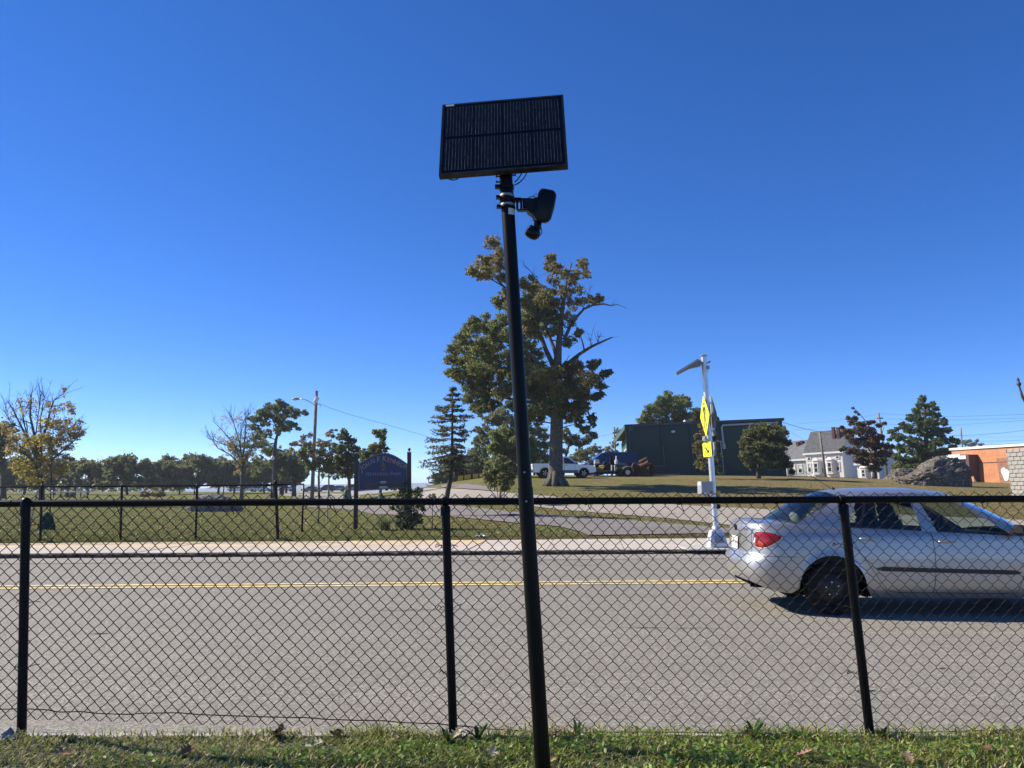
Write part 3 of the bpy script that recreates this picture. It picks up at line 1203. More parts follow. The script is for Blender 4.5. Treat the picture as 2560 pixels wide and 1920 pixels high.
# bracket arm out to the camera
mb = MB()
for py, dy in ((500, -.01), (527, -.01)):
 mb.box((at(1298, py, PYD).lerp(at(1325, py + 2, PYD), .5)) + Vector((0, dy, 0)), (.075, .030, .007))
for px in (1293, 1303):
 mb.box(at(px, 513, PYD) + Vector((0, -.01, 0)), (.012, .03, .055))
mb.bbox(at(1320, 511, PYD), (.055, .05, .055), .008)
mb.prism([at(1316, 500, PYD - .03), at(1345, 492, PYD - .03), at(1350, 545, PYD - .03), at(1332, 536, PYD - .03), at(1318, 525, PYD - .03)], (0, .06, 0))
mb.prism([at(1331, 536, PYD - .02), at(1346, 530, PYD - .02), at(1346, 555, PYD - .02), at(1332, 545, PYD - .02)], (0, .04, 0))
mb.build("bracket", M['black_plastic'], cp)
# housing: soft-edged block, outline measured, rounded front and back
hp = [(1345, 482), (1350, 474), (1356, 470.5), (1382, 475), (1388, 480), (1391.5, 488), (1386, 520), (1378, 548), (1372, 555), (1363, 559), (1350, 556), (1337, 549), (1333, 542), (1335, 530), (1342, 505)]
mb = MB()
cx, cy = 1364, 515
rings = []
for (s, d) in ((.80, -.075), (.94, -.068), (1.0, -.045), (1.0, .03), (.9, .06)):
 rings.append([at(cx + (x - cx) * s, cy + (y - cy) * s, PYD + d) for x, y in hp])
vs_, fs_ = [], []
nh = len(hp)
for r in rings: vs_ += r
for i in range(len(rings) - 1):
 for k in range(nh):
  j = (k + 1) % nh
  fs_.append((i * nh + k, i * nh + j, (i + 1) * nh + j, (i + 1) * nh + k))
fs_.append(tuple(range(nh - 1, -1, -1)))
fs_.append(tuple(range((len(rings) - 1) * nh, len(rings) * nh)))
mb.add(vs_, fs_)
mb.build("camera_housing", M['black_plastic'], cp, smooth=True, angle=35)
mb = MB()
cable([(1318, 497, -.03), (1326, 492, -.04), (1338, 492, -.04), (1345, 498, -.04)], .002)
mb.build("cable", M['black_plastic'], cp, smooth=True); mb = MB()
cable([(1333, 492, -.03), (1337, 485, -.04), (1343, 487, -.03)], .0016)
mb.build("cable", M['black_plastic'], cp, smooth=True)
# ball camera hanging under the housing
mb = MB()
mb.tube([at(1345, 553, PYD), at(1343, 575, PYD)], [.021, .019], 14)
nk = mb.build("camera_neck", M['black_plastic'], cp, smooth=True, angle=40)
ax = (at(1349, 590, PYD) - at(1318, 571, PYD + .02)).normalized()
o_ = at(1320, 575, PYD - .005)
mb = MB()
mb.lathe([(.0, .0), (.024, .001), (.031, .006), (.0335, .02), (.0335, .036), (.031, .05), (.025, .062), (.014, .069), (0, .071)], o_, ax, 22)
mb.build("camera_ball", M['black_plastic'], cp, smooth=True, angle=40)
mb = MB()
mb.lathe([(.0335, .004), (.0342, .007), (.0335, .010)], o_, ax, 22)
mb.build("lens_ring", M['steel'], cp, smooth=True)
mb = MB()
cable([(1340, 588, -.03), (1347, 590, -.04), (1354, 583, -.03), (1354, 574, -.02), (1351, 566, 0)], .0022)
mb.build("cable", M['black_plastic'], cp, smooth=True)

# ------------------------------------------------------------------ silver sedan
def car_paint(name, col, metal=.75, rough=.32):
 m, nt, bs = nodemat(name)
 bs.inputs["Base Color"].default_value = (*col, 1)
 bs.inputs["Metallic"].default_value = metal
 bs.inputs["Coat Weight"].default_value = .7
 bs.inputs["Coat Roughness"].default_value = .04
 vec = mapping(nt)
 dirt = noise_n(nt, vec, 3.0, 6, .65)
 lk(nt, ramp(nt, dirt, [(.3, rough - .03), (.75, rough + .14)]), bs.inputs["Roughness"])
 return m

def glass_mat(name, tint, refl=1.0):
 m, nt, bs = nodemat(name)
 nt.nodes.remove(bs)
 tr = nt.nodes.new("ShaderNodeBsdfTransparent"); tr.inputs[0].default_value = (*tint, 1)
 gl = nt.nodes.new("ShaderNodeBsdfGlossy"); gl.inputs["Roughness"].default_value = .02
 gl.inputs[0].default_value = (refl, refl, refl, 1)
 fr = nt.nodes.new("ShaderNodeFresnel"); fr.inputs[0].default_value = 1.5
 mx = nt.nodes.new("ShaderNodeMixShader")
 lk(nt, fr.outputs[0], mx.inputs[0]); lk(nt, tr.outputs[0], mx.inputs[1]); lk(nt, gl.outputs[0], mx.inputs[2])
 lk(nt, mx.outputs[0], nt.nodes["Material Output"].inputs[0])
 return m

M['silver'] = car_paint("silver_metallic_paint", (.42, .405, .385), .75, .34)
M['car_glass'] = glass_mat("car_side_glass", (.62, .70, .66))
M['trim_black'] = simple("black_rubber_trim", (.012, .012, .013), .5)
M['seat'] = simple("grey_seat_cloth", (.045, .047, .055), .9, bump=.2)
M['interior'] = simple("pale_grey_interior", (.26, .27, .27), .8)
M['interior_dark'] = simple("dark_interior", (.03, .03, .033), .8)
M['tail_red'] = simple("red_tail_lens", (.27, .004, .005), .25, var=.45, vscale=16, coat=.25)
M['tail_amber'] = simple("amber_lens", (.42, .05, .006), .15, var=.3, vscale=25, coat=.8)
M['lens_clear'] = simple("clear_lens", (.75, .72, .72), .1, coat=.8)
M['plate'] = simple("white_licence_plate", (.72, .72, .70), .45)
M['plate_red'] = simple("plate_red_print", (.45, .04, .04), .5)
M['chrome'] = simple("chrome", (.75, .75, .76), .12, 1.0, var=.05)

CX, CY, CYAW = 2.815, 10.06, R(-3.0)
car = thing("sedan", "silver four-door sedan driving on the road behind the near fence", "car", (0, 0, 0))

LC = 4.53
plan_pts = [(0, 0), (.004, -.22), (.018, -.42), (.05, -.565), (.11, -.675), (.20, -.752), (.33, -.802), (.50, -.828), (.75, -.84), (1.2, -.848), (2.2, -.85), (3.2, -.846), (3.75, -.83), (4.02, -.80), (4.20, -.745), (4.33, -.66), (4.43, -.53), (4.49, -.37), (4.52, -.2), (4.53, 0)]
WR, WF, AR = .97, 3.57, .385

def catmull(pts, n=6):
 P = [Vector((*p, 0)) for p in pts]
 out = []
 m = len(P)
 for i in range(m - 1):
  p0, p1, p2, p3 = P[max(0, i - 1)], P[i], P[i + 1], P[min(m - 1, i + 2)]
  for k in range(n):
   t = k / n
   out.append(.5 * ((2 * p1) + (p2 - p0) * t + (2 * p0 - 5 * p1 + 4 * p2 - p3) * t * t + (3 * p1 - p0 - 3 * p2 + p3) * t ** 3))
 out.append(P[-1])
 return [(p.x, p.y) for p in out]
fine = catmull(plan_pts, 8)
arc = [0]
for a, b in zip(fine, fine[1:]):
 arc.append(arc[-1] + math.hypot(b[0] - a[0], b[1] - a[1]))
arc = np.array(arc); fx = np.array([p[0] for p in fine]); fy = np.array([p[1] for p in fine])

def plan(s):
 x, y = float(np.interp(s, arc, fx)), float(np.interp(s, arc, fy))
 e = .02
 tx = float(np.interp(s + e, arc, fx) - np.interp(s - e, arc, fx)); ty = float(np.interp(s + e, arc, fy) - np.interp(s - e, arc, fy))
 l = math.hypot(tx, ty) or 1
 return x, y, ty / l, -tx / l         # outward normal on the near side

zbelt = lambda x: interp(x, [(0, 1.035), (.15, 1.045), (.4, 1.04), (.7, 1.03), (1.2, 1.005), (2.0, .968), (3.04, .915), (3.4, .895), (3.8, .83), (4.2, .735), (4.4, .67), (4.53, .60)])
zlow0 = lambda x: interp(x, [(0, .37), (.08, .345), (.2, .29), (.4, .25), (.57, .24), (1.4, .20), (3.1, .20), (4.1, .21), (4.53, .25)])
d_side = [(.18, .10), (.25, .05), (.33, .022), (.45, .008), (.60, .0), (.72, .003), (.80, .012), (.87, .018), (.93, .034), (.98, .06), (1.02, .085), (1.06, .12)]
d_rear = [(.2, .12), (.30, .06), (.38, .02), (.46, .0), (.60, .0), (.64, .02), (.665, .05), (.75, .058), (.88, .062), (.98, .068), (1.02, .085), (1.06, .125)]
d_front = [(.2, .08), (.3, .02), (.45, 0), (.55, .01), (.65, .06), (.75, .15), (.9, .3)]

def surf(s, z, out=0.0):
 x, y, nx, ny = plan(s)
 fr = sstep((-nx - .15) / .6)
 ff = sstep((nx - .15) / .6)
 d = interp(z, d_side) * (1 - fr - ff) + interp(z, d_rear) * fr + interp(z, d_front) * ff
 # a lipped flare round each wheel opening
 if y < -.7:
  for w in (WR, WF):
   q = math.hypot(x - w, z - .30)
   d -= .012 * math.exp(-((q - AR) / .035) ** 2)
 return Vector((x - nx * (d - out), y - ny * (d - out), z))

smax = float(arc[-1])
def s_of_x(x):
 return float(np.interp(x, fx, arc))
cols = [s_of_x(x) for x in (0,)] + list(np.linspace(.08, s_of_x(.50), 15))
arch_cols = {}
def add_arch(w):
 for k in range(25):
  t = math.pi * (1 - k / 24)
  x = w + AR * math.cos(t)
  s = s_of_x(x)
  cols.append(s); arch_cols[round(s, 6)] = .30 + AR * math.sin(t)
add_arch(WR)
for x in np.linspace(1.43, 3.12, 22): cols.append(s_of_x(x))
add_arch(WF)
cols += list(np.linspace(s_of_x(4.05), smax, 14))
cols = sorted(set(round(c, 6) for c in cols))
rows_r = [0, .05, .11, .18, .27, .36, .44, .50, .53, .56, .62, .70, .78, .84, .89, .93, .965, 1.0]
grid_P = []
for s in cols:
 x = plan(s)[0]
 zl = zlow0(x)
 if s in arch_cols and arch_cols[s] > zl:
  zl = arch_cols[s]
 zt = zbelt(x)
 grid_P.append([surf(s, zl + (zt - zl) * r) for r in rows_r])

def paint_patch(name, cells, parent, mat, mirror=True):
 """cells: (i, j) quads of the body grid, normals taken from the whole surface"""
 mbv, mbf, idx, nor = [], [], {}, []
 for sgn in ((1, -1) if mirror else (1,)):
  idx = {}
  def vid(i, j):
   if (i, j) not in idx:
    p = grid_P[i][j]
    a = grid_P[min(i + 1, len(cols) - 1)][j] - grid_P[max(i - 1, 0)][j]
    b = grid_P[i][min(j + 1, len(rows_r) - 1)] - grid_P[i][max(j - 1, 0)]
    if i == 0 or i == len(cols) - 1:
     a = Vector((0, -1 if i == 0 else 1, 0))
    n = a.cross(b).normalized()
    idx[(i, j)] = len(mbv)
    mbv.append((p.x, p.y * sgn, p.z)); nor.append((n.x, n.y * sgn, n.z))
   return idx[(i, j)]
  for (i, j) in cells:
   f = (vid(i, j), vid(i + 1, j), vid(i + 1, j + 1), vid(i, j + 1))
   mbf.append(f if sgn == 1 else f[::-1])
 me = bpy.data.meshes.new(name)
 me.from_pydata(mbv, [], mbf)
 me.materials.append(mat)
 me.polygons.foreach_set("use_smooth", [True] * len(me.polygons))
 me.update()
 me.normals_split_custom_set_from_vertices(nor)
 o = bpy.data.objects.new(name, me)
 COL.objects.link(o)
 o.parent = parent
 return o

colx = [plan(s)[0] for s in cols]
body_cells, door_r, door_f, bump_cells = [], [], [], []
for i in range(len(cols) - 1):
 xm = (colx[i] + colx[i + 1]) / 2
 for j in range(len(rows_r) - 1):
  zm = grid_P[i][j].z
  if 1.43 < xm < 2.11 and rows_r[j] >= .05: door_r.append((i, j))
  elif 2.11 < xm < 3.13 and rows_r[j] >= .05: door_f.append((i, j))
  elif xm < .585 and grid_P[i][j + 1].z < .66: bump_cells.append((i, j))
  else: body_cells.append((i, j))
body = paint_patch("body", body_cells, car, M['silver'])
for cells, nm in ((door_r, "rear_door"), (door_f, "front_door")):
 for sgn in (1, -1):
  # one door on each flank
  o = paint_patch(nm, cells, car, M['silver'], mirror=False)
  if sgn == -1:
   o.scale = (1, -1, 1)
  if nm == "rear_door" and sgn == 1: near_rear_door = o
  if nm == "front_door" and sgn == 1: near_front_door = o
paint_patch("rear_bumper", bump_cells, car, M['silver'])

# boot lid, bonnet: strips across between the two belt lines
def across(cells_cols, crown, name, lift=0):
 P = []
 for i in cells_cols:
  p = grid_P[i][-1]
  row = []
  for w in np.linspace(-1, 1, 17):
   row.append((p.x, p.y * -w, p.z + crown(p.x) * (1 - w * w) ** .8))
  P.append(row)
 mb = MB(); mb.grid(P)
 return mb.build(name, M['silver'], car, smooth=True)
iw = max(i for i, x in enumerate(colx) if x < .66)
across(range(0, iw + 1), lambda x: .034 * sstep(x / .14), "boot_lid")
ih = min(i for i, x in enumerate(colx) if x > 3.25)
across(range(ih, len(cols)), lambda x: .07 * sstep((4.55 - x) / .5), "bonnet")

# glasshouse
def belt_pt(x):
 return surf(s_of_x(x), zbelt(x))
GC = [(.60, 1.20), (1.17, 1.40), (1.30, 1.475), (1.345, 1.505), (2.03, 1.965), (2.20, 2.05), (3.05, 2.40), (3.30, 2.46)]
zr = lambda x: interp(x, [(1.15, 1.345), (1.4, 1.385), (1.8, 1.405), (2.1, 1.402), (2.45, 1.362)])
yr = lambda x: interp(x, [(1.15, .545), (1.5, .575), (2.1, .575), (2.45, .55)])
VR = [0, .035, .2, .4, .6, .78, .895, 1.0]
def green(xb_, xr_, v, sgn=-1):
 b = belt_pt(xb_)
 top = Vector((xr_, -yr(xr_), zr(xr_)))
 p = b.lerp(top, v)
 p.y -= .035 * math.sin(math.pi * v)
 p.x += .02 * math.sin(math.pi * v) * (1 if xb_ > 2.5 else (-1 if xb_ < .9 else 0))
 if sgn == 1: p.y = -p.y
 return p
pil = [MB(), MB()]
wins = []
for sgn in (-1, 1):
 for k in range(len(GC) - 1):
  (b0, r0), (b1, r1) = GC[k], GC[k + 1]
  sub = [(b0 + (b1 - b0) * t, r0 + (r1 - r0) * t) for t in np.linspace(0, 1, 7)]
  glassy = k in (1, 3, 5)
  def g(v0, v1, into):
   P = [[green(xb_, xr_, v, sgn) for v in VR if v0 <= v <= v1] for xb_, xr_ in sub]
   into.grid(P if sgn == -1 else P[::-1])
  if glassy:
   m2 = MB(); g(.035, .895, m2)
   wins.append((m2, {1: "quarter_window", 3: "rear_side_window", 5: "front_side_window"}[k]))
   g(.895, 1, pil[0])
   m3 = MB(); g(0, .035, m3); wins.append((m3, "belt_trim"))
  elif k == 2:
   m3 = MB(); g(0, .895, m3); wins.append((m3, "window_divider")); g(.895, 1, pil[0])
  else:
   g(0, 1, pil[0])
# roof
P = []
for t in np.linspace(0, 1, 15):
 x = 1.20 + (2.46 - 1.20) * t
 row = []
 for w in np.linspace(-1, 1, 19):
  e = (1 - w * w)
  row.append((x - .06 * e * (1 - t) ** 3 + .09 * e * t ** 3, yr(x) * w, zr(x) + .068 * e ** .75))
 P.append(row)
pil[0].grid([r for r in P])
rf = pil[0].build("roof", M['silver'], car, smooth=True, angle=40)
for m2, nm in wins:
 m2.build(nm, M['car_glass'] if 'window' in nm and 'divider' not in nm else M['trim_black'], car, smooth=True)
def screen(xb_, dxb, xr_, dxr, nm, crown):
 P = []
 for v in np.linspace(0, 1, 9):
  row = []
  for w in np.linspace(-1, 1, 19):
   e = 1 - w * w
   b = belt_pt(xb_);
   A = Vector((xb_ + dxb * e, b.y * -w * .985, b.z - .012 + crown * e ** .8))
   B = Vector((xr_ + dxr * e, yr(xr_) * w, zr(xr_) + .068 * e ** .75 - .002))
   p = A.lerp(B, v); p.z += .03 * math.sin(math.pi * v) * e + .012 * math.sin(math.pi * v)
   row.append(p)
  P.append(row)
 mb = MB(); mb.grid(P)
 o = mb.build(nm, M['car_glass'], car, smooth=True)
 # black ceramic border
 mb = MB()
 n = len(P)
 edge = [P[0][j] for j in range(19)]
 for a, b in ((0, 1), (n - 1, n - 2)):
  mb.grid([[P[a][j] + Vector((0, 0, .002)), P[a][j].lerp(P[b][j], .3) + Vector((0, 0, .002))] for j in range(19)])
 for a, b in ((0, 1), (18, 17)):
  mb.grid([[P[i][a] + Vector((0, 0, .002)), P[i][a].lerp(P[i][b], .35) + Vector((0, 0, .002))] for i in range(n)])
 mb.build("screen_border", M['trim_black'], car, smooth=True)
screen(.60, -.17, 1.20, -.06, "rear_window", .032)
screen(3.30, .22, 2.46, .09, "windscreen", .065)

# seams, mouldings and handles on the near flank
def strip(curve, w, out, mat, name, parent=car, both=True):
 for sgn in ((1, -1) if both else (1,)):
  mb = MB()
  P = []
  n = len(curve)
  for i in range(n):
   a = Vector((*curve[max(0, i - 1)], 0)); b = Vector((*curve[min(n - 1, i + 1)], 0))
   t = (b - a).normalized(); q = Vector((-t.y, t.x, 0)) * w / 2
   c = curve[i]
   row = []
   for sg in (1, -1):
    p = surf(s_of_x(c[0] + q.x * sg), c[1] + q.y * sg, out)
    row.append((p.x, p.y * sgn, p.z))
   P.append(row if sgn == 1 else row[::-1])
  mb.grid(P)
  mb.build(name, mat, parent, smooth=True)
def dens(pts, n=8):
 return catmull(pts, n)
strip(dens([(2.125, .965), (2.135, .85), (2.14, .7), (2.135, .5), (2.12, .34), (2.10, .265)]), .007, .0015, M['trim_black'], "door_seam")
strip(dens([(1.17, 1.0), (1.20, .90), (1.27, .76), (1.36, .62), (1.44, .50), (1.52, .38), (1.60, .29), (1.72, .262)]), .006, .0015, M['trim_black'], "door_seam")
strip(dens([(1.72, .262), (2.2, .262), (2.8, .262), (3.05, .268)]), .008, .0015, M['trim_black'], "door_seam")
strip(dens([(3.14, .90), (3.17, .7), (3.13, .5), (3.05, .268)]), .006, .0015, M['trim_black'], "door_seam")
# bumper joint running round the tail
def around(z_of_s, s0, s1, w, out, mat, name, n=40):
 for sgn in (1, -1):
  mb = MB()
  P = []
  for s in np.linspace(s0, s1, n):
   z = z_of_s(s)
   row = []
   for q in (1, -1):
    p = surf(s, z + q * w / 2, out); row.append((p.x, p.y * sgn, p.z))
   P.append(row)
  mb.grid(P)
  mb.build(name, mat, car, smooth=True)
sA = s_of_x(.585)
around(lambda s: .655 + .01 * sstep(s / .8), .35, sA - .02, .006, .0018, M['trim_black'], "bumper_seam")
# boot opening
for sgn in (1, -1):
 mb = MB()
 P = []
 for z in np.linspace(.70, 1.03, 12):
  s = .60 + .06 * sstep((z - .95) / .08)
  a, b = surf(s, z, .002), surf(s + .006, z, .002)
  P.append([(a.x, a.y * sgn, a.z), (b.x, b.y * sgn, b.z)])
 mb.grid(P)
 mb.build("boot_seam", M['trim_black'], car)

# side moulding
def moulding(x0, x1, z0, z1, hgt, out):
 for sgn in (1, -1):
  mb = MB()
  P = []
  n = 26
  for i in range(n + 1):
   t = i / n
   x = x0 + (x1 - x0) * t; z = z0 + (z1 - z0) * t
   k = min(1, min(t, 1 - t) * n / 1.2 + .25)
   row = []
   for dz, o in ((-.5, .0), (-.42, out), (.42, out), (.5, .0)):
    p = surf(s_of_x(x), z + dz * hgt * k, o)
    row.append((p.x, p.y * sgn, p.z))
   P.append(row if sgn == 1 else row[::-1])
  mb.grid(P)
  mb.build("side_moulding", M['trim_black'], car, smooth=True, angle=40)
moulding(1.475, 3.09, .535, .50, .050, .015)

def handle(x, z, parent):
 p = surf(s_of_x(x), z)
 mb = MB()
 mb.sphere(p + Vector((.0, .004, -.004)), .03, 12, 6, (1.3, .3, .7))
 hb = mb.build("handle_recess", M['alu_dark'], parent, smooth=True)
 mb = MB()
 pts = [surf(s_of_x(x + dx), z + dz, o) for dx, dz, o in ((-.105, .003, .004), (-.085, .004, .020), (-.02, .004, .026), (.05, .002, .026), (.085, .0, .018), (.10, 0, .002))]
 mb.tube(pts, [.010, .014, .015, .015, .013, .009], 10)
 mb.build("handle", M['silver'], parent, smooth=True)
handle(1.40, .875, near_rear_door)
handle(2.29, .845, near_front_door)
hb = MB(); hb.lathe([(.0, 0), (.006, .001), (.007, 0)], surf(s_of_x(2.20), .846, .024), (0, -1, 0), 8); hb.build("key_lock", M['chrome'], near_front_door)

# rear lamps, wrapped on the corner
def lamp_xy(pxz, mats):
 pass
tl_pts = [(.645, .845), (.655, .905), (.70, .945), (.76, .952), (.86, .945), (.95, .932), (1.03, .905), (1.045, .885), (1.0, .845), (.93, .80), (.86, .765), (.78, .752), (.70, .757), (.66, .785)]
def lens_patch(poly, out, mat, name, parent, sgn, bul=.010):
 ss = [p[0] for p in poly]; s0, s1 = min(ss), max(ss)
 n = 18
 P = []
 for i in range(n + 1):
  s = s0 + (s1 - s0) * (.004 + .992 * i / n)
  zs = []
  m = len(poly)
  for k in range(m):
   a, b = poly[k], poly[(k + 1) % m]
   if (a[0] - s) * (b[0] - s) <= 0 and abs(a[0] - b[0]) > 1e-9:
    zs.append(a[1] + (b[1] - a[1]) * (s - a[0]) / (b[0] - a[0]))
  z0, z1 = min(zs), max(zs)
  row = []
  for j in range(9):
   t = j / 8
   e = max(0, 1 - (2 * t - 1) ** 4) * max(0, 1 - (2 * i / n - 1) ** 6)
   p = surf(s, z0 + (z1 - z0) * t, out + bul * e - .006)
   row.append((p.x, p.y * sgn, p.z))
  P.append(row if sgn == 1 else row[::-1])
 mb = MB(); mb.grid(P)
 return mb.build(name, mat, parent, smooth=True)
for sgn in (1, -1):
 tl = lens_patch(tl_pts, .004, M['tail_red'], "tail_light", car, sgn)
 lens_patch([(.72, .85), (.75, .862), (.80, .842), (.83, .80), (.80, .772), (.75, .772), (.725, .80)], .0085, M['tail_amber'], "indicator_lens", tl, sgn)
 lens_patch([(.655, .84), (.665, .875), (.685, .87), (.69, .80), (.675, .79), (.66, .80)], .0085, M['lens_clear'], "reverse_lens", tl, sgn)
 rim = MB()
 pts = [surf(a, b, .003) for a, b in tl_pts + tl_pts[:1]]
 rim.tube([(p.x, p.y * sgn, p.z) for p in pts], .004, 5)
 rim.build("lens_rim", M['silver'], tl, smooth=True)

# plate, emblem and model badge on the boot lid
def tail_quad(y0, y1, z0, z1, out, mat, name, parent=car, n=6):
 mb = MB()
 P = []
 for i in range(n + 1):
  y = y0 + (y1 - y0) * i / n
  s = abs(y) * 1.005
  row = []
  for z in (z0, z1):
   p = surf(s, z, out); row.append((p.x, math.copysign(p.y, y) if y else 0, p.z))
  P.append(row)
 mb.grid(P)
 return mb.build(name, mat, parent)
pl = tail_quad(-.155, .155, .705, .86, .016, M['plate'], "licence_plate")
tail_quad(-.11, -.03, .77, .80, .019, M['plate_red'], "plate_characters", pl)
tail_quad(.03, .11, .77, .80, .019, M['plate_red'], "plate_characters", pl)
tail_quad(-.17, -.158, .70, .868, .014, M['trim_black'], "plate_frame", pl)
tail_quad(-.25, .25, .868, .895, .02, M['silver'], "boot_garnish")
mb = MB()
c = surf(0.0, .965, .004)
for k in range(24):
 a = 2 * math.pi * k / 24; b = 2 * math.pi * (k + 1) / 24
 mb.tube([c + Vector((0, math.cos(a) * .055, math.sin(a) * .038)), c + Vector((0, math.cos(b) * .055, math.sin(b) * .038))], .005, 5, caps=False)
 mb.tube([c + Vector((0, math.cos(a) * .02, math.sin(a) * .036)), c + Vector((0, math.cos(b) * .02, math.sin(b) * .036))], .004, 5, caps=False)
mb.build("emblem", M['trim_black'], car)
mb = MB()
for k in range(7):
 y = -.34 - k * .026
 p = surf(abs(y) * 1.01, .965, .004)
 mb.box((p.x, -abs(p.y), p.z), (.004, .016, .026 if k % 2 else .022))
mb.build("model_badge", M['alu_dark'], car)

# wheels
def wheel(x, sgn):
 o = Vector((x, sgn * .735, .302))
 d = (0, sgn, 0)
 mb = MB()
 mb.lathe([(.205, -.10), (.27, -.105), (.297, -.09), (.303, -.05), (.303, .05), (.297, .085), (.27, .10), (.225, .098), (.20, .085)], o, d, 36, True)
 w = mb.build("wheel", M['rubber'], car, smooth=True, angle=45)
 mb = MB()
 mb.lathe([(.203, .080), (.195, .086), (.185, .06), (.165, .035), (.12, .05), (.085, .062), (.055, .060), (.05, .072), (0, .073)], o, d, 30, True)
 mb.build("rim", simple("black_steel_wheel", (.022, .022, .023), .38, .5, var=.4, vscale=15) if x < 1 and sgn < 0 else bpy.data.materials["black_steel_wheel"], w, smooth=True, angle=40)
 rim_o = o
 mb = MB()
 for k in range(5):
  a = 2 * math.pi * k / 5 + .4
  mb.lathe([(.010, .052), (.010, .070), (.006, .074), (0, .074)], o + Vector((math.cos(a) * .075, 0, math.sin(a) * .075)), d, 8)
 mb.build("wheel_nut", M['chrome'], w, smooth=True, angle=40)
for x in (WR, WF):
 for sgn in (-1, 1):
  wheel(x, sgn)
# wheel housings and underbody
mb = MB()
for w in (WR, WF):
 for sgn in (-1, 1):
  P = []
  for k in range(17):
   a = math.pi * (k / 16) * 1.16 - .25
   P.append([(w + math.cos(a) * (AR + .012), sgn * .835, .30 + math.sin(a) * (AR + .012)), (w + math.cos(a) * (AR + .012), sgn * .50, .30 + math.sin(a) * (AR + .012))])
  mb.grid(P)
  mb.box((w, sgn * .50, .45), (.8, .01, .5))
mb.box((2.25, 0, .25), (1.75, 1.5, .08))
mb.box((.58, 0, .33), (.85, 1.1, .10))
mb.box((4.05, 0, .32), (.7, 1.2, .15))
mb.tube([(.12, -.42, .30), (.5, -.42, .28)], .03, 10)
mb.build("underbody", M['dark_void'], car)

# interior
mb = MB()
mb.box((1.95, 0, .40), (2.9, 1.40, .04))
for sgn in (-1, 1):
 mb.box((2.0, sgn * .70, .66), (2.4, .05, .50))
mb.box((3.12, 0, .84), (.40, 1.34, .14))
mb.box((3.30, 0, .60), (.06, 1.34, .5))
mb.build("dashboard", M['interior_dark'], car)
mb = MB()
mb.box((.80, 0, .955), (.50, 1.20, .03))
mb.box((1.02, 0, .74), (.14, 1.25, .50), Matrix.Rotation(R(-14), 3, 'Y'))
mb.build("rear_bench", M['interior'], car)
for yy in (-.34, .34):
 mb = MB()
 mb.bbox((.93, yy, 1.075), (.10, .25, .17), .04, Matrix.Rotation(R(-14), 3, 'Y'))
 mb.build("rear_headrest", M['interior'], car, smooth=True)
for yy in (-.36, .36):
 mb = MB()
 rot = Matrix.Rotation(R(-16), 3, 'Y')
 mb.bbox((1.92, yy, .80), (.15, .50, .68), .07, rot)
 mb.bbox((2.22, yy, .52), (.52, .50, .16), .05)
 mb.bbox((1.815, yy, 1.17), (.13, .31, .25), .06, rot)
 mb.tube([(1.84, yy - .06, 1.05), (1.82, yy - .06, 1.12)], .008, 6)
 mb.tube([(1.84, yy + .06, 1.05), (1.82, yy + .06, 1.12)], .008, 6)
 mb.build("front_seat", M['seat'], car, smooth=True)
mb = MB()
sw = Vector((2.72, .36, .93)); n_ = Vector((-.92, 0, .38)).normalized()
u_ = Vector((0, 1, 0)); v_ = n_.cross(u_)
ring = [sw + (u_ * math.cos(t) + v_ * math.sin(t)) * .185 for t in np.linspace(0, 2 * math.pi, 25)]
mb.tube(ring, .015, 8, caps=False)
for t in (0, math.pi, -math.pi / 2):
 mb.tube([sw, sw + (u_ * math.cos(t) + v_ * math.sin(t)) * .18], .016, 6)
mb.sphere(sw, .06, 10, 6)
mb.build("steering_wheel", M['interior_dark'], car, smooth=True)

# mirror and aerial
for sgn in (-1, 1):
 mb = MB()
 mb.bbox((3.06, sgn * .93, .985), (.11, .20, .125), .035)
 mb.box((3.08, sgn * .815, .945), (.05, .06, .03))
 mb.prism([(2.98, sgn * .775, .925), (3.13, sgn * .775, .915), (3.0, sgn * .735, 1.02)], (0, sgn * .012, 0))
 mb.build("door_mirror", M['trim_black'], car, smooth=True, angle=40)
mb = MB()
p = Vector((1.32, 0, zr(1.32) + .064))
mb.lathe([(.035, 0), (.03, .012), (.010, .035), (.007, .045), (0, .047)], p, (-.35, 0, 1), 10)
mb.build("aerial_base", M['trim_black'], car, smooth=True)
mb = MB()
mb.tube([p, p + Vector((-.40, 0, .27))], [.0042, .0025], 6)
mb.build("aerial", M['trim_black'], car)
# headlights and grille (beyond the frame)
for sgn in (1, -1):
 lens_patch([(smax - .95, .66), (smax - .93, .72), (smax - .75, .70), (smax - .45, .66), (smax - .42, .62), (smax - .6, .60), (smax - .85, .61)], .006, M['lens_clear'], "headlight", car, sgn)
car.location = (CX, CY, .002)
car.rotation_euler = (0, 0, CYAW)

# ------------------------------------------------------------------ crossing sign pole
SPY = 17.75
b0 = at(1793, 1362, SPY); t0 = at(1759, 891, SPY)
sp_root = thing("crosswalk_sign_pole", "silver pole with yellow crossing signs and a small solar panel on the pavement", "sign pole", (b0.x, SPY, .12))
b0.z = .09
H_ = t0.z - b0.z
ax = (t0 - b0).normalized()
def spp(z, dx=0.0, dy=0.0):
 return b0 + ax * z + Vector((dx, dy, 0))
mb = MB()
mb.tube([spp(.45), spp(H_ * .5), spp(H_)], [.066, .064, .062], 18)
mb.build("pole", M['alu'], sp_root, smooth=True, angle=50)
mb = MB()
mb.lathe([(.075, 0), (.085, .015), (.085, .03), (.05, .045), (0, .05)], spp(H_), ax, 16)
mb.build("pole_cap", M['alu_dark'], sp_root, smooth=True, angle=40)
mb = MB()
def sq(w, z, tw=0.0):
 return [spp(z) + Vector((x * w / 2, y * w / 2, 0)) for x, y in ((-1, -1), (1, -1), (1, 1), (-1, 1))]
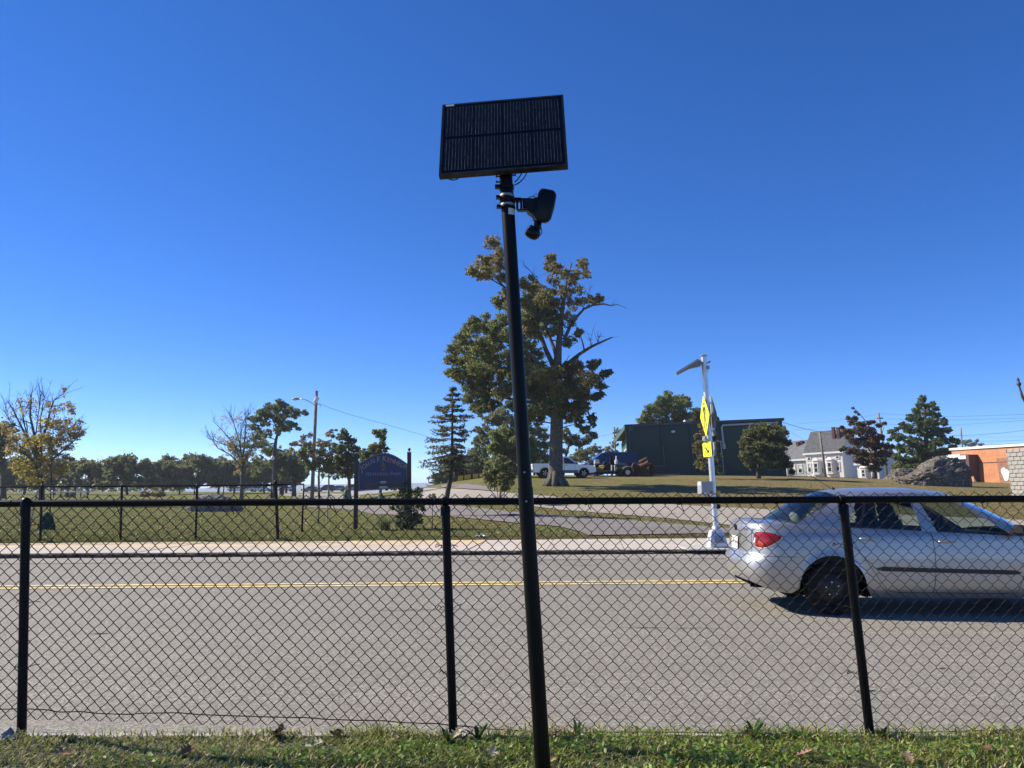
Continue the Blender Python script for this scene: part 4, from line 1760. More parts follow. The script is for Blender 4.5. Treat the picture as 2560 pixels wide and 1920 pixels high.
prof = [(.44, .0), (.44, .03), (.38, .05), (.37, .16), (.27, .37), (.22, .40)]
rings = [sq(w, z) for w, z in prof]
vs_ = [p for r in rings for p in r]
fs_ = [(i * 4 + k, i * 4 + (k + 1) % 4, (i + 1) * 4 + (k + 1) % 4, (i + 1) * 4 + k) for i in range(len(rings) - 1) for k in range(4)]
fs_.append(tuple(range(len(vs_) - 4, len(vs_))))
mb.add(vs_, fs_)
mb.lathe([(.10, .39), (.10, .44), (.085, .47), (.075, .49)], spp(0), ax, 18)
M['white_alu'] = simple("cast_aluminium_base", (.66, .67, .68), .4, .5, var=.12, vscale=6)
mb.build("cast_base", M['white_alu'], sp_root)
mb = MB()
mb.box(spp(.15) + Vector((0, -.188, .06)), (.20, .006, .17), Matrix.Rotation(R(-14), 3, 'X'))
mb.build("access_cover", M['alu_dark'], sp_root)
mb = MB()
mb.bbox((b0.x - .05, SPY, .098), (1.5, 1.2, .03), .008)
mb.build("footing", M['concrete_base'], sp_root)

# solar panel cantilevered to one side, seen from below and behind
a_, b_ = at(1747, 897, SPY), at(1690, 934, SPY)
c_, d_ = at(1693, 938, SPY), at(1738, 917, SPY)
mb = MB()
mb.prism([at(1745, 896, SPY - .40), at(1691, 930, SPY - .45), at(1692, 934, SPY + .30), at(1747, 900, SPY + .34)], (.0, 0, -.035))
pan = mb.build("solar_panel", M['alu_dark'], sp_root)
mb = MB()
mb.prism([at(1747, 899, SPY - .08), at(1752, 901, SPY - .08), at(1752, 915, SPY - .08), at(1738, 918, SPY - .08), at(1725, 921, SPY - .08), at(1692, 938, SPY - .08), at(1691, 935, SPY - .08)], (0, .16, 0))
mb.tube([at(1745, 912, SPY), at(1757, 906, SPY)], .03, 8)
mb.build("panel_bracket", simple("grey_painted_bracket", (.20, .21, .215), .5), sp_root)
mb = MB()
mb.bbox(at(1769, 919, SPY - .02), (.075, .10, .085), .01)
mb.tube([at(1767, 911, SPY), at(1769, 906, SPY), at(1775, 903.5, SPY)], .012, 6)
mb.bbox(at(1774, 905, SPY), (.035, .05, .06), .008, Matrix.Rotation(R(40), 3, 'Y'))
mb.tube([at(1767, 924, SPY), at(1767, 931, SPY), at(1770, 931, SPY), at(1770, 925, SPY)], .005, 5)
mb.build("radio_unit", M['grey_box'], sp_root)

# diamond warning signs back to back: one faces up the road, the other down it
def sign_plate(name, corners, thick, front_mat, back_mat, nrm, parent):
 mb = MB()
 mb.prism(corners, nrm * -thick)
 o = mb.build(name, back_mat, parent)
 mb = MB()
 mb.add([c + nrm * .003 for c in corners], [tuple(range(len(corners)))])
 mb.build("reflective_face", front_mat, o)
 return o
# sign 1 facing towards the camera's left: measured corners top, right, bottom, left
ctr1 = at(1762, 1040, SPY - .09)
n1 = Vector((-.9995, .01, 0)).normalized()
r1 = Vector((n1.y, -n1.x, 0)) * -1        # horizontal direction in the plate
if r1.x < 0: r1 = -r1
hd = (at(1759, 982, SPY).z - at(1766, 1087, SPY).z) / 2
up_ = ax.copy()
wd = hd * .93
def diamond(c, r, u, w, hh, k=.07):
 out = []
 pts = [(0, hh), (w, 0), (0, -hh), (-w, 0)]
 for i in range(4):
  p, q, o = Vector(pts[i]), Vector(pts[(i + 1) % 4]), Vector(pts[i - 1])
  a, b = p.lerp(o, k), p.lerp(q, k)
  for t in (0, .5, 1):
   m = (a.lerp(p, t)).lerp(p.lerp(b, t), t)
   out.append(c + r * m.x + u * m.y)
 return out
s1 = sign_plate("crossing_sign", diamond(ctr1, r1, up_, wd, hd), .006, M['sign_yellow'], M['alu_dark'], n1, sp_root)
# walking figure
def flat(poly, c, r, u, n, mat, name, parent, k=1.0, out=.006):
 mb = MB()
 for pl_ in poly:
  pts = [c + r * (x * k) + u * (y * k) + n * out for x, y in pl_]
  mb.add(pts, [tuple(range(len(pts)))])
 return mb.build(name, mat, parent)
def circ(x, y, r_, n=14):
 return [(x + r_ * math.cos(2 * math.pi * i / n), y + r_ * math.sin(2 * math.pi * i / n)) for i in range(n)]
walker = [circ(.02, .62, .085),
  [(-.10, .48), (.12, .48), (.14, .30), (.10, .02), (-.10, .02), (-.09, .28)],
  [(-.10, .48), (-.06, .40), (-.24, .24), (-.22, .02), (-.30, .02), (-.32, .28)],
  [(.12, .48), (.10, .38), (.24, .22), (.36, .12), (.40, .18), (.29, .29), (.20, .42)],
  [(-.10, .04), (.03, .04), (-.07, -.22), (-.24, -.56), (-.35, -.52), (-.19, -.20)],
  [(-.02, .04), (.10, .04), (.17, -.22), (.28, -.55), (.40, -.53), (.40, -.59), (.18, -.60), (.07, -.24)]]
flat(walker, ctr1, r1, up_, n1, M['sign_black'], "walking_figure", s1, hd * .92)
mb = MB()
dd = diamond(ctr1 + n1 * .005, r1, up_, wd * .93, hd * .93)
di = diamond(ctr1 + n1 * .005, r1, up_, wd * .91, hd * .91)
n_d = len(dd)
mb.add(dd + di, [(i, (i + 1) % n_d, n_d + (i + 1) % n_d, n_d + i) for i in range(n_d)])
# second diamond seen edge-on from its back
ctr2 = at(1782, 1040, SPY + .10)
n2 = Vector((.9987, -.05, 0)).normalized()
r2 = Vector((-n2.y, n2.x, 0))
s2 = sign_plate("crossing_sign", diamond(ctr2, r2, up_, wd, hd), .006, M['sign_yellow'], M['alu_dark'], n2, sp_root)
s2["label"] = "crossing sign seen from its bare metal back"
flat(walker, ctr2, r2, up_, n2, M['sign_black'], "walking_figure", s2, hd * .92)
mb = MB()
for z_ in (.62, .0, -.62):
 mb.box(ctr1.lerp(ctr2, .5) + up_ * (hd * z_), (.19, .10, .04))
mb.tube([ctr2 - n2 * .02 + up_ * hd * .95, ctr2 - n2 * .02 - up_ * hd * .95], .018, 6)
mb.build("sign_clamps", M['alu'], sp_root)

# flashing beacons
for c, n_, r_ in ((at(1762, 1097, SPY - .10), n1, r1), (at(1784, 1097, SPY + .06), n2, r2)):
 mb = MB()
 rot = Matrix((r_, n_, up_)).transposed()
 mb.bbox(c, (.20, .06, .11), .012, rot)
 bc = mb.build("beacon", M['grey_box'] if n_ is n1 else M['black_plastic'], sp_root)
 mb = MB()
 for s in (-1, 1):
  mb.box(c + r_ * (s * .048) + n_ * .032, (.07, .006, .055), rot)
 mb.build("beacon_lens", simple("grey_beacon_lens", (.12, .14, .15), .2), bc)
 mb = MB()
 mb.lathe([(.022, 0), (.016, .012), (0, .016)], c + n_ * .033 + up_ * -.008, n_, 10)
 mb.build("side_indicator", M['sticker'], bc)
# arrow plaques
def plaque(c, n_, r_, w, hh, nm):
 cs = [(-w, -hh), (w, -hh), (w, hh), (-w, hh)]
 out = []
 for i in range(4):
  p, q, o = Vector(cs[i]), Vector(cs[(i + 1) % 4]), Vector(cs[i - 1])
  a, b = p + (o - p).normalized() * .03, p + (q - p).normalized() * .03
  for t in (0, .5, 1):
   m = (a.lerp(p, t)).lerp(p.lerp(b, t), t)
   out.append(c + r_ * m.x + up_ * m.y)
 o = sign_plate(nm, out, .006, M['sign_yellow'], M['alu_dark'], n_, sp_root)
 arrow = [[(-.55, -.55), (.10, -.55), (-.08, -.37), (.52, .30), (.35, .50), (-.28, -.17), (-.47, .05)]]
 flat([[(x * -1, y) for x, y in a] for a in arrow], c, r_ * (w / hh), up_, n_, M['sign_black'], "arrow", o, hh * .86)
 flat([[(-.93, .86), (.93, .86), (.93, .90), (-.93, .90)], [(-.93, -.90), (.93, -.90), (.93, -.86), (-.93, -.86)]], c, r_ * (w / hh), up_, n_, M['sign_black'], "border_line", o, hh)
n1p = Vector((-.998, -.06, 0)); r1p = Vector((.06, -.998, 0))
plaque(at(1768, 1124, SPY - .09), n1p, r1p, .31, .165, "arrow_plaque")
plaque(at(1786, 1122, SPY + .08), n2, r2, .20, .15, "arrow_plaque")
# control cabinet
rotc = Matrix.Rotation(R(18), 3, 'Z')
mb = MB()
mb.bbox(at(1763, 1219.5, SPY - .12), (.30, .19, .29), .012, rotc)
cb = mb.build("control_cabinet", M['grey_box'], sp_root)
mb = MB()
fc = at(1763, 1219.5, SPY - .12)
def onbox(u, v, w, hh, mat, nm):
 m2 = MB(); m2.box(fc + rotc @ Vector((u, -.097, v)), (w, .004, hh), rotc); m2.build(nm, mat, cb)
onbox(.10, -.10, .055, .055, M['tail_red'], "red_sticker")
onbox(.10, -.10, .030, .030, simple("pink_print", (.55, .2, .2), .6), "sticker_print")
onbox(-.06, -.115, .075, .035, M['sticker'], "cabinet_label")
m2 = MB(); m2.box(fc + rotc @ Vector((-.152, 0, .09)), (.004, .11, .06), rotc); m2.build("vent_plate", M['white_paint'], cb)
mb = MB()
mb.tube([at(1763, 1233, SPY - .1), at(1771, 1238, SPY - .05), at(1776, 1246, SPY)], .018, 6)
mb.build("conduit", M['black_plastic'], sp_root)
# push button on the far side
mb = MB()
mb.bbox(at(1795, 1238, SPY + .02), (.10, .09, .22), .02)
pbn = mb.build("push_button_box", M['dull_yellow'], sp_root)
mb = MB()
mb.box(at(1796, 1248, SPY - .04), (.075, .05, .10))
mb.build("button_face", M['black_plastic'], pbn)
mb = MB()
mb.bbox(at(1797, 1266, SPY - .03), (.07, .07, .10), .01)
mb.build("speaker_box", M['black_plastic'], sp_root)

# ------------------------------------------------------------------ park sign
PSY = 24.2
zsg = h((888 - 1280) / F_PX * PSY, PSY)
ps = thing("park_sign", "dark blue arched memorial park sign on two black posts in the lawn", "sign", (at(955, 1320, PSY).x, PSY, zsg))
M['sign_post'] = simple("black_painted_post", (.014, .014, .016), .5, var=.3, vscale=6)
def beam(name, p_bot, p_top, w, mat, parent, d=None):
 mb = MB()
 v = p_top - p_bot
 a = v.normalized()
 x = Vector((1, 0, 0)); x = (x - a * x.dot(a)).normalized()
 y = a.cross(x)
 d = d or w
 q = [(-w / 2, -d / 2), (w / 2, -d / 2), (w / 2, d / 2), (-w / 2, d / 2)]
 mb.prism([p_bot + x * i + y * j for i, j in q], v)
 return mb.build(name, mat, parent)
for (pt, pbm, fin) in (((891.5, 1133), (889, 1326), False), ((1023, 1131), (1024, 1326), True)):
 T, B = at(*pt, PSY), at(*pbm, PSY)
 B.z = h(B.x, B.y) - .1
 p = beam("post", B, T, .115, M['sign_post'], ps)
 mb = MB()
 mb.box(T + Vector((0, 0, .008)), (.14, .14, .016))
 mb.build("post_cap", M['alu'], p)
 mb = MB()
 if fin:
  mb.lathe([(.03, .01), (.02, .03), (.018, .045), (.045, .075), (.05, .10), (.035, .125), (.012, .14), (0, .145)], T, (0, 0, 1), 12)
  mb.build("finial", M['sign_post'], p, smooth=True)
# panel outline from the photograph
def S(px, py, d=0.0):
 return at(px, py, PSY - d)
arch_top = [(896, 1160), (904, 1155), (915, 1148.5), (926, 1142), (938, 1136.5), (950, 1133), (962, 1132), (973, 1133.5), (985, 1138), (996, 1144), (1006, 1150.5), (1018, 1159)]
outline = [(896, 1228)] + arch_top + [(1018, 1220)]
m_blue, nt, bs = nodemat("navy_sign_panel")
bs.inputs["Base Color"].default_value = (.008, .016, .078, 1)
bs.inputs["Roughness"].default_value = .4
mb = MB()
mb.prism([S(*p, d=.03) for p in outline], (0, .06, 0))
sgp = mb.build("panel", m_blue, ps)
M['sign_gold'] = simple("faded_gold_trim", (.30, .235, .175), .5, var=.2)
M['sign_letter'] = simple("faded_cream_lettering", (.29, .245, .19), .55, var=.15)
def band(pts, w, d, mat, name, parent):
 mb = MB()
 P = [S(*p, d=d) for p in pts]
 n = len(P)
 rows = []
 for i in range(n):
  a, b = P[max(0, i - 1)], P[min(n - 1, i + 1)]
  t = (b - a).normalized(); q = Vector((-t.z, 0, t.x)) * w / 2
  rows.append([P[i] - q, P[i] + q])
 mb.grid(rows)
 return mb.build(name, mat, parent)
band([(897.5, 1226), (897.5, 1160.7)] + [(x, y + 1.3) for x, y in arch_top[1:-1]] + [(1016.6, 1160), (1016.6, 1218.5), (897.5, 1226)], .014, .0335, M['sign_gold'], "edge_line", sgp)

def letters(txt, size):
 cu = bpy.data.curves.new("t", 'FONT')
 cu.body = txt
 cu.size = size
 cu.align_x = 'CENTER'
 cu.resolution_u = 2
 ob = bpy.data.objects.new("t", cu)
 COL.objects.link(ob)
 bpy.context.view_layer.update()
 me = bpy.data.meshes.new_from_object(ob)
 vs = [v.co.copy() for v in me.vertices]; fs = [tuple(p.vertices) for p in me.polygons]
 bpy.data.objects.remove(ob); bpy.data.meshes.remove(me); bpy.data.curves.remove(cu)
 return vs, fs
pxm = .991 * PSY / F_PX          # metres per photograph pixel at the sign
def put(txt, px, py, hpx, ang, mb, d=.034, sx=1.0):
 vs, fs = letters(txt, hpx * pxm / .70)
 c = S(px, py, d)
 ca, sa = math.cos(ang), math.sin(ang)
 mb.add([c + Vector((v.x * sx * ca - v.y * sa, 0, v.x * sx * sa + v.y * ca)) for v in vs], fs)
mb = MB()
# arched line: letter, base-point px, py, height, turn
arc_l = [("J", 905.5, 1178, 15, 20), ("O", 912.3, 1171, 11.5, 26), ("H", 921.5, 1166, 11.5, 22), ("N", 933, 1158.5, 11.5, 17), ("F", 946.5, 1155.2, 14, 6), (".", 951, 1154.6, 12, 4), ("K", 961, 1153.6, 14.5, -2), ("E", 970.5, 1154.8, 11.5, -8), ("N", 979.5, 1157.3, 11.5, -13), ("N", 988.3, 1160.6, 11.5, -18), ("E", 996, 1163.8, 11.5, -21), ("D", 1003.5, 1168, 11.5, -25), ("Y", 1010.2, 1172.8, 12.5, -27)]
for ch, px, py, hp_, an in arc_l:
 put(ch, px, py, hp_, R(an), mb, sx=.85)
mb.build("arched_lettering", M['sign_letter'], sgp)
mb = MB()
for i, (ch, px, hp_) in enumerate([("M", 918.5, 9.5), ("E", 927.3, 7.8), ("M", 936.2, 7.8), ("O", 945.2, 7.8), ("R", 953.2, 7.8), ("I", 959, 7.8), ("A", 963.8, 7.8), ("L", 971, 7.8), ("P", 979, 9.2), ("A", 986, 7.8), ("R", 993.3, 7.8), ("K", 1000.3, 7.8)]):
 put(ch, px, 1189.8 - (px - 918) * .025, hp_, R(1.5), mb, sx=.9)
mb.build("second_line_lettering", simple("dim_silver_lettering", (.20, .21, .24), .5), sgp)
mb = MB()
m_gold2 = simple("dull_gold", (.13, .085, .05), .5, var=.4, vscale=30)
mb.add([S(px, py, .0335) for px, py in ((931, 1199), (985, 1196.5), (985, 1192), (931, 1194.5))], [(0, 1, 2, 3)])
mb.build("worn_third_line", simple("worn_off_lettering", (.035, .028, .045), .6, var=.6, vscale=14), sgp)
# generic crest
mb = MB()
for poly in ([(958, 1178), (952, 1172), (952, 1166), (964, 1165), (964, 1171)], [(950, 1170), (966, 1169), (966, 1167.5), (950, 1168.5)], [(954, 1164), (962, 1163.5), (961, 1158), (955, 1158)], [(955.5, 1157.5), (960.5, 1157), (958, 1155)]):
 P = [S(px, py, .0336) for px, py in poly]
 mb.add(P, [tuple(range(len(P)))])
mb.build("crest", m_gold2, sgp)
# lower name board with two oval plates
mb = MB()
plq = [(912, 1214.5), (916, 1210), (955, 1208), (1001, 1205.5), (1006, 1209), (1003, 1213), (1005, 1217), (958, 1219.5), (914, 1221)]
mb.prism([S(px, py, .036) for px, py in plq], (0, .004, 0))
nb = mb.build("name_board", simple("dark_brown_board", (.035, .028, .022), .5, var=.3), sgp)
band(plq + plq[:1], .010, .0375, m_gold2, "board_edge", nb)
for (cx_, cy_, a, b) in ((958, 1205.5, 8.5, 2.7), (958.5, 1218.3, 11.5, 2.8)):
 mb = MB()
 mb.prism([S(cx_ + a * math.cos(t), cy_ - b * math.sin(t) - .04 * a * math.cos(t), .041) for t in np.linspace(0, 2 * math.pi, 21)[:-1]], (0, .006, 0))
 ov = mb.build("oval_plate", simple("silver_oval", (.36, .38, .42), .4, .2), sgp)
 mb = MB()
 for k in range(5):
  mb.box(S(cx_ + (k - 2) * a * .28, cy_ + .3, .0425), (.026, .002, .018))
 mb.build("oval_lettering", simple("dark_oval_print", (.12, .12, .13), .6), ov)

# ------------------------------------------------------------------ trees
def bez(a, b, sag=.0, n=6, j=.04):
 L = (b - a).length
 m = a.lerp(b, .5) + Vector((random.gauss(0, j), random.gauss(0, j), random.gauss(0, j) + sag)) * L
 return [(a * (1 - t) ** 2 + m * 2 * t * (1 - t) + b * t * t) for t in np.linspace(0, 1, n)]

PAL = {
 'oak':   [(0.107, 0.128, 0.040), (0.152, 0.169, 0.050), (0.086, 0.103, 0.036), (0.197, 0.197, 0.062)],
 'rust':  [(.18, .125, .055), (.24, .165, .075), (.14, .105, .045), (.13, .12, .045)],
 'mix':   [(0.132, 0.128, 0.044), (0.202, 0.155, 0.053), (0.093, 0.106, 0.037), (0.265, 0.178, 0.062)],
 'dark':  [(0.066, 0.094, 0.042), (0.100, 0.128, 0.052), (0.080, 0.113, 0.061), (0.128, 0.154, 0.059)],
 'olive': [(0.109, 0.122, 0.049), (0.139, 0.149, 0.059), (0.091, 0.104, 0.045), (0.165, 0.165, 0.069)],
 'yellow': [(0.400, 0.310, 0.070), (0.480, 0.370, 0.100), (0.330, 0.240, 0.050), (0.270, 0.220, 0.060)],
 'tan':   [(0.360, 0.260, 0.110), (0.420, 0.320, 0.170), (0.300, 0.210, 0.090), (0.250, 0.180, 0.090)],
 'red':   [(0.093, 0.047, 0.040), (0.132, 0.070, 0.049), (0.070, 0.056, 0.037), (0.155, 0.078, 0.062)],
 'bright': [(0.115, 0.155, 0.038), (0.149, 0.189, 0.051), (0.095, 0.128, 0.038), (0.176, 0.203, 0.068)],
 'spruce': [(0.101, 0.101, 0.065), (0.081, 0.089, 0.059), (0.128, 0.111, 0.074), (0.068, 0.076, 0.049)],
 'pin':   [(0.074, 0.116, 0.046), (0.096, 0.144, 0.056), (0.064, 0.096, 0.046), (0.120, 0.157, 0.066)],
 'cypress': [(0.149, 0.196, 0.048), (0.186, 0.233, 0.063), (0.122, 0.164, 0.044), (0.159, 0.177, 0.056)],
}

def tree(name, label, cat, base, Y, trunk, blobs, leaf=.14, limbs=(), dens=1.0, group=None, bark='bark', depth=.7, clump=.22, twigs=True, spray=0, per=26, stretch=1.4, bare=(), up=.3, zfix=None):
 """trunk: (px, py, radius m) from the foot up; blobs: (px, py, r px, palette, fullness); limbs: measured boughs"""
 s = Y * .99 / F_PX
 foot = at(base[0], base[1], Y)
 gz = h(foot.x, foot.y)
 root = thing(name, label, cat, (foot.x, foot.y, gz), group)
 tp = [Vector((foot.x, foot.y, gz - .15))] + [at(p[0], p[1], Y) for p in trunk]
 tr = [trunk[0][2] * 1.25] + [p[2] for p in trunk]
 mb = MB()
 mb.tube(tp, tr, 10)
 skel = [(tp[i].lerp(tp[i + 1], t), tr[i] + (tr[i + 1] - tr[i]) * t) for i in range(len(tp) - 1) for t in (0, .25, .5, .75)] + [(tp[-1], tr[-1])]
 for L in list(limbs) + list(bare):
  pts = [at(p[0], p[1], Y + (p[3] if len(p) > 3 else 0)) for p in L]
  out = []
  n = len(pts)
  for i in range(n - 1):
   for t in (0, .33, .66):
    out.append(pts[i].lerp(pts[i + 1], t) + Vector([random.gauss(0, .008 * (pts[i + 1] - pts[i]).length) for _ in range(3)]))
  out.append(pts[-1])
  rr = [L[0][2] + (L[-1][2] - L[0][2]) * i / (len(out) - 1) for i in range(len(out))]
  mb.tube(out, rr, 7)
  skel += list(zip(out, rr))
 for L in bare:      # dead twigs
  pts = [at(p[0], p[1], Y) for p in L]
  for _ in range(7):
   i = random.randrange(max(1, len(pts) // 2), len(pts))
   a = pts[i - 1].lerp(pts[i], random.random())
   d = (pts[i] - pts[i - 1]).normalized()
   e = a + (d * random.uniform(.2, .8) + Vector((random.gauss(0, .4), random.gauss(0, .4), random.gauss(.25, .35)))) * random.uniform(.3, .9)
   mb.tube(bez(a, e, .05, 4, .1), [.016, .012, .009, .005], 4, caps=False)
 if spray:
  sb = MB()
  for L in limbs:
   pts = [at(p[0], p[1], Y + (p[3] if len(p) > 3 else 0)) for p in L]
   for _ in range(spray):
    i = random.randrange(1, len(pts))
    a = pts[i - 1].lerp(pts[i], random.random())
    d = (pts[i] - pts[i - 1]).normalized()
    e = a + (d * .8 + Vector((random.gauss(0, .42), random.gauss(0, .42), random.uniform(.1, .8)))).normalized() * random.uniform(.5, 1.7)
    q = bez(a, e, .04, 5, .06)
    sb.tube(q, [.018, .015, .011, .008, .004], 3, caps=False)
    for _ in range(3):
     b_ = q[random.randrange(1, 4)]
     sb.tube([b_, b_ + ((e - a).normalized() + Vector((random.gauss(0, .5), random.gauss(0, .5), random.gauss(.1, .4)))).normalized() * random.uniform(.25, .7)], [.008, .003], 3, caps=False)
  sb.build("twigs", M['bark_dark'], root)["kind"] = 'stuff'
 xs_ = [b[0] for b in blobs]
 cxm = (min(xs_) + max(xs_)) / 2
 hw = max(1, (max(b[0] + b[2] for b in blobs) - min(b[0] - b[2] for b in blobs)) / 2)
 C, K, AXS = [], [], []
 tw = MB()
 for bi, (px, py, r, pal, full) in enumerate(blobs):
  Rm = r * s
  free = math.sqrt(max(.05, 1 - ((px - cxm) / hw) ** 2)) * hw * s * depth
  reps = 1 if depth < .3 else (2 if free > Rm * 1.3 else 1)
  for rep in range(reps):
   dy = random.uniform(-1, 1) * free
   if reps == 2:
    dy = (abs(dy) * (-1 if rep else 1))
   c = at(px, py, Y + dy)
   if rep:
    c += Vector((random.gauss(0, .25), 0, random.gauss(0, .25))) * Rm
   # bough to this cluster from the nearest lower wood
   best, bd = None, 1e9
   for (q, rq) in skel:
    dd_ = (q - c).length + max(0, q.z - c.z + .2 * Rm) * 2.2
    if dd_ < bd and q.z > gz + .05:
     bd, best = dd_, (q, rq)
   r0 = min(best[1] * .7, .012 * math.sqrt(Rm / .3) + .02 * bd)
   path = bez(best[0], c, random.uniform(.0, .10), 7, .06)
   mb.tube(path, list(np.linspace(r0, max(.010, r0 * .35), 7)), 5, caps=False)
   if bd > Rm:
    skel += [(p, r0 * .6) for p in path[3:]]
   ncl = max(3, int(9 * (clump / .30) ** -2 * dens ** .5))
   for k in range(ncl):
    v = Vector((random.gauss(0, 1), random.gauss(0, 1), random.gauss(0, 1))).normalized() * (random.random() ** .38)
    cc = c + Vector((v.x, v.y * .9, v.z * .88)) * Rm * .93
    if twigs:
     tw_n = 4
     tw.tube(bez(c.lerp(path[4], random.random() * .7), cc, .03, tw_n, .1), [max(.006, r0 * .3), max(.005, r0 * .22), .006, .004], 3, caps=False)
    cr = Rm * clump * random.uniform(.85, 1.5)
    nl = int(.5 + per * full * dens * (cr / leaf) ** 1.55 / .8)
    if nl <= 0:
     continue
    pts = rng.normal(0, .60, (nl, 3)) * cr * np.array([1, 1, .72]) + np.array(cc)
    colr = np.array([random.choice(PAL[pal]) for _ in range(nl)]) * random.uniform(.72, 1.28)
    if random.random() < .22:
     o_ = random.choice(PAL[pal])
     colr = colr * .45 + np.array(o_) * .75
    C.append(pts); K.append(colr)
 mb.build("trunk", M[bark], root, smooth=True)
 if tw.v:
  tw.build("branches", M['bark_dark' if bark == 'bark_dark' else bark], root, smooth=True)["kind"] = 'stuff'
 if C:
  C = np.concatenate(C); K = np.concatenate(K) * rng.uniform(.75, 1.25, (len(C), 1))
  np_mesh("crown", leaf_quads(C, leaf, up=up, stretch=stretch), 4, M['leaf'], K, root, off=(foot.x, foot.y, gz))
 return root

def Z8(x, y): return 1060 + x * .41, 560 + y * .41          # zoomed crops back to photograph pixels
def Z2(x, y): return 500 + x * .3013, 900 + y * .3013
def Z1(x, y): return x * .3013, 900 + y * .3013
def Z3(x, y): return 1000 + x * .3013, 900 + y * .3013
def Z4(x, y): return 1520 + x * .3254, 860 + y * .3254
def Z5(x, y): return 1940 + x * .2803, 900 + y * .2803
def cv(Z, k, L):
 return [(*Z(b[0], b[1]), b[2] * k, *b[3:]) for b in L]
def cl(Z, L):
 return [(*Z(b[0], b[1]), *b[2:]) for b in L]

# the big oak with dead boughs
OY = 51.0
oak_blobs = cv(Z8, .41, [
 (430, 120, 50, 'rust', .8), (455, 175, 45, 'rust', .7), (360, 235, 60, 'mix', .9), (305, 290, 42, 'mix', .9), (400, 300, 50, 'mix', .8), (455, 250, 55, 'rust', .9), (470, 330, 45, 'mix', .8), (340, 330, 30, 'mix', .5),
 (465, 480, 55, 'oak', 1), (500, 420, 45, 'mix', .9), (640, 380, 65, 'mix', 1), (700, 420, 70, 'mix', 1), (755, 430, 60, 'mix', .9), (650, 480, 75, 'oak', 1), (720, 520, 80, 'oak', 1), (620, 560, 60, 'oak', .9), (690, 600, 70, 'dark', 1), (770, 560, 60, 'oak', .9),
 (785, 215, 42, 'rust', .9), (800, 270, 45, 'rust', .8), (760, 270, 30, 'rust', .6), (850, 310, 42, 'rust', .5), (900, 350, 42, 'rust', .45), (960, 240, 42, 'rust', .6), (985, 300, 36, 'rust', .5), (930, 300, 40, 'rust', .4), (880, 420, 50, 'rust', .35), (950, 400, 45, 'mix', .3), (1065, 450, 36, 'mix', .9), (1010, 460, 36, 'mix', .8), (960, 470, 40, 'rust', .4),
 (905, 500, 45, 'rust', .4), (800, 500, 55, 'mix', .8), (830, 640, 55, 'oak', .6), (945, 662, 34, 'oak', .9), (880, 720, 45, 'dark', .6), (905, 600, 36, 'oak', .4), (760, 660, 60, 'oak', .8), (680, 690, 55, 'oak', .8),
 (315, 625, 60, 'oak', 1), (270, 650, 50, 'oak', 1), (370, 640, 45, 'oak', .9), (240, 730, 70, 'oak', 1), (330, 740, 80, 'oak', 1), (190, 760, 45, 'oak', .9), (160, 830, 45, 'oak', .9), (230, 830, 75, 'oak', 1), (330, 850, 85, 'oak', 1), (430, 640, 60, 'oak', 1), (430, 730, 75, 'oak', 1), (430, 830, 80, 'oak', 1), (490, 580, 55, 'oak', 1), (500, 680, 55, 'oak', 1), (520, 780, 60, 'oak', .9),
 (165, 905, 45, 'oak', .9), (240, 920, 60, 'oak', 1), (320, 940, 75, 'oak', 1), (420, 930, 85, 'mix', 1), (500, 900, 65, 'oak', 1), (300, 1010, 65, 'oak', 1), (390, 1020, 75, 'oak', 1), (480, 1010, 65, 'oak', 1), (265, 1070, 45, 'dark', .9), (340, 1090, 55, 'dark', 1), (430, 1090, 50, 'dark', .9), (350, 1150, 38, 'dark', .8), (300, 1120, 36, 'dark', .8), (400, 1130, 30, 'dark', .8),
 (620, 830, 60, 'oak', .9), (640, 900, 75, 'oak', 1), (700, 890, 75, 'oak', 1), (690, 970, 80, 'oak', 1), (640, 1030, 70, 'oak', 1), (730, 1050, 75, 'oak', 1), (770, 930, 70, 'mix', 1), (800, 1010, 75, 'oak', 1), (830, 900, 55, 'mix', .9), (880, 900, 65, 'rust', 1), (930, 870, 55, 'mix', 1), (960, 940, 75, 'rust', 1), (900, 970, 75, 'rust', 1), (880, 1050, 75, 'mix', 1), (970, 1040, 70, 'mix', 1), (1030, 860, 40, 'dark', .9), (1060, 840, 26, 'dark', .9), (1030, 950, 50, 'oak', .9), (1095, 920, 34, 'dark', .9), (1130, 905, 24, 'dark', .9), (1070, 990, 36, 'dark', .9), (1040, 1050, 36, 'dark', .9), (1075, 1045, 26, 'dark', .9),
 (600, 1130, 60, 'dark', 1), (680, 1130, 70, 'oak', 1), (760, 1120, 65, 'dark', 1), (840, 1120, 65, 'oak', 1), (910, 1130, 60, 'mix', 1), (980, 1120, 45, 'dark', .9), (700, 1190, 45, 'dark', .9), (640, 1190, 40, 'dark', .8), (880, 1190, 36, 'mix', .8), (950, 1200, 36, 'dark', .8), (1020, 1190, 30, 'dark', .8), (1035, 1225, 24, 'dark', .8), (1000, 1240, 20, 'dark', .7), (960, 1245, 20, 'dark', .7), (540, 1100, 50, 'dark', .9), (700, 790, 45, 'oak', .7), (620, 740, 50, 'oak', .8), (600, 660, 55, 'oak', .9), (640, 620, 55, 'mix', .9), (560, 700, 55, 'oak', .9), (870, 560, 40, 'rust', .5), (830, 400, 45, 'rust', .5), (800, 350, 40, 'rust', .4), (560, 820, 60, 'oak', 1), (540, 940, 60, 'oak', 1), (560, 1010, 60, 'dark', 1), (380, 560, 30, 'oak', .5), (520, 500, 45, 'mix', .8)])
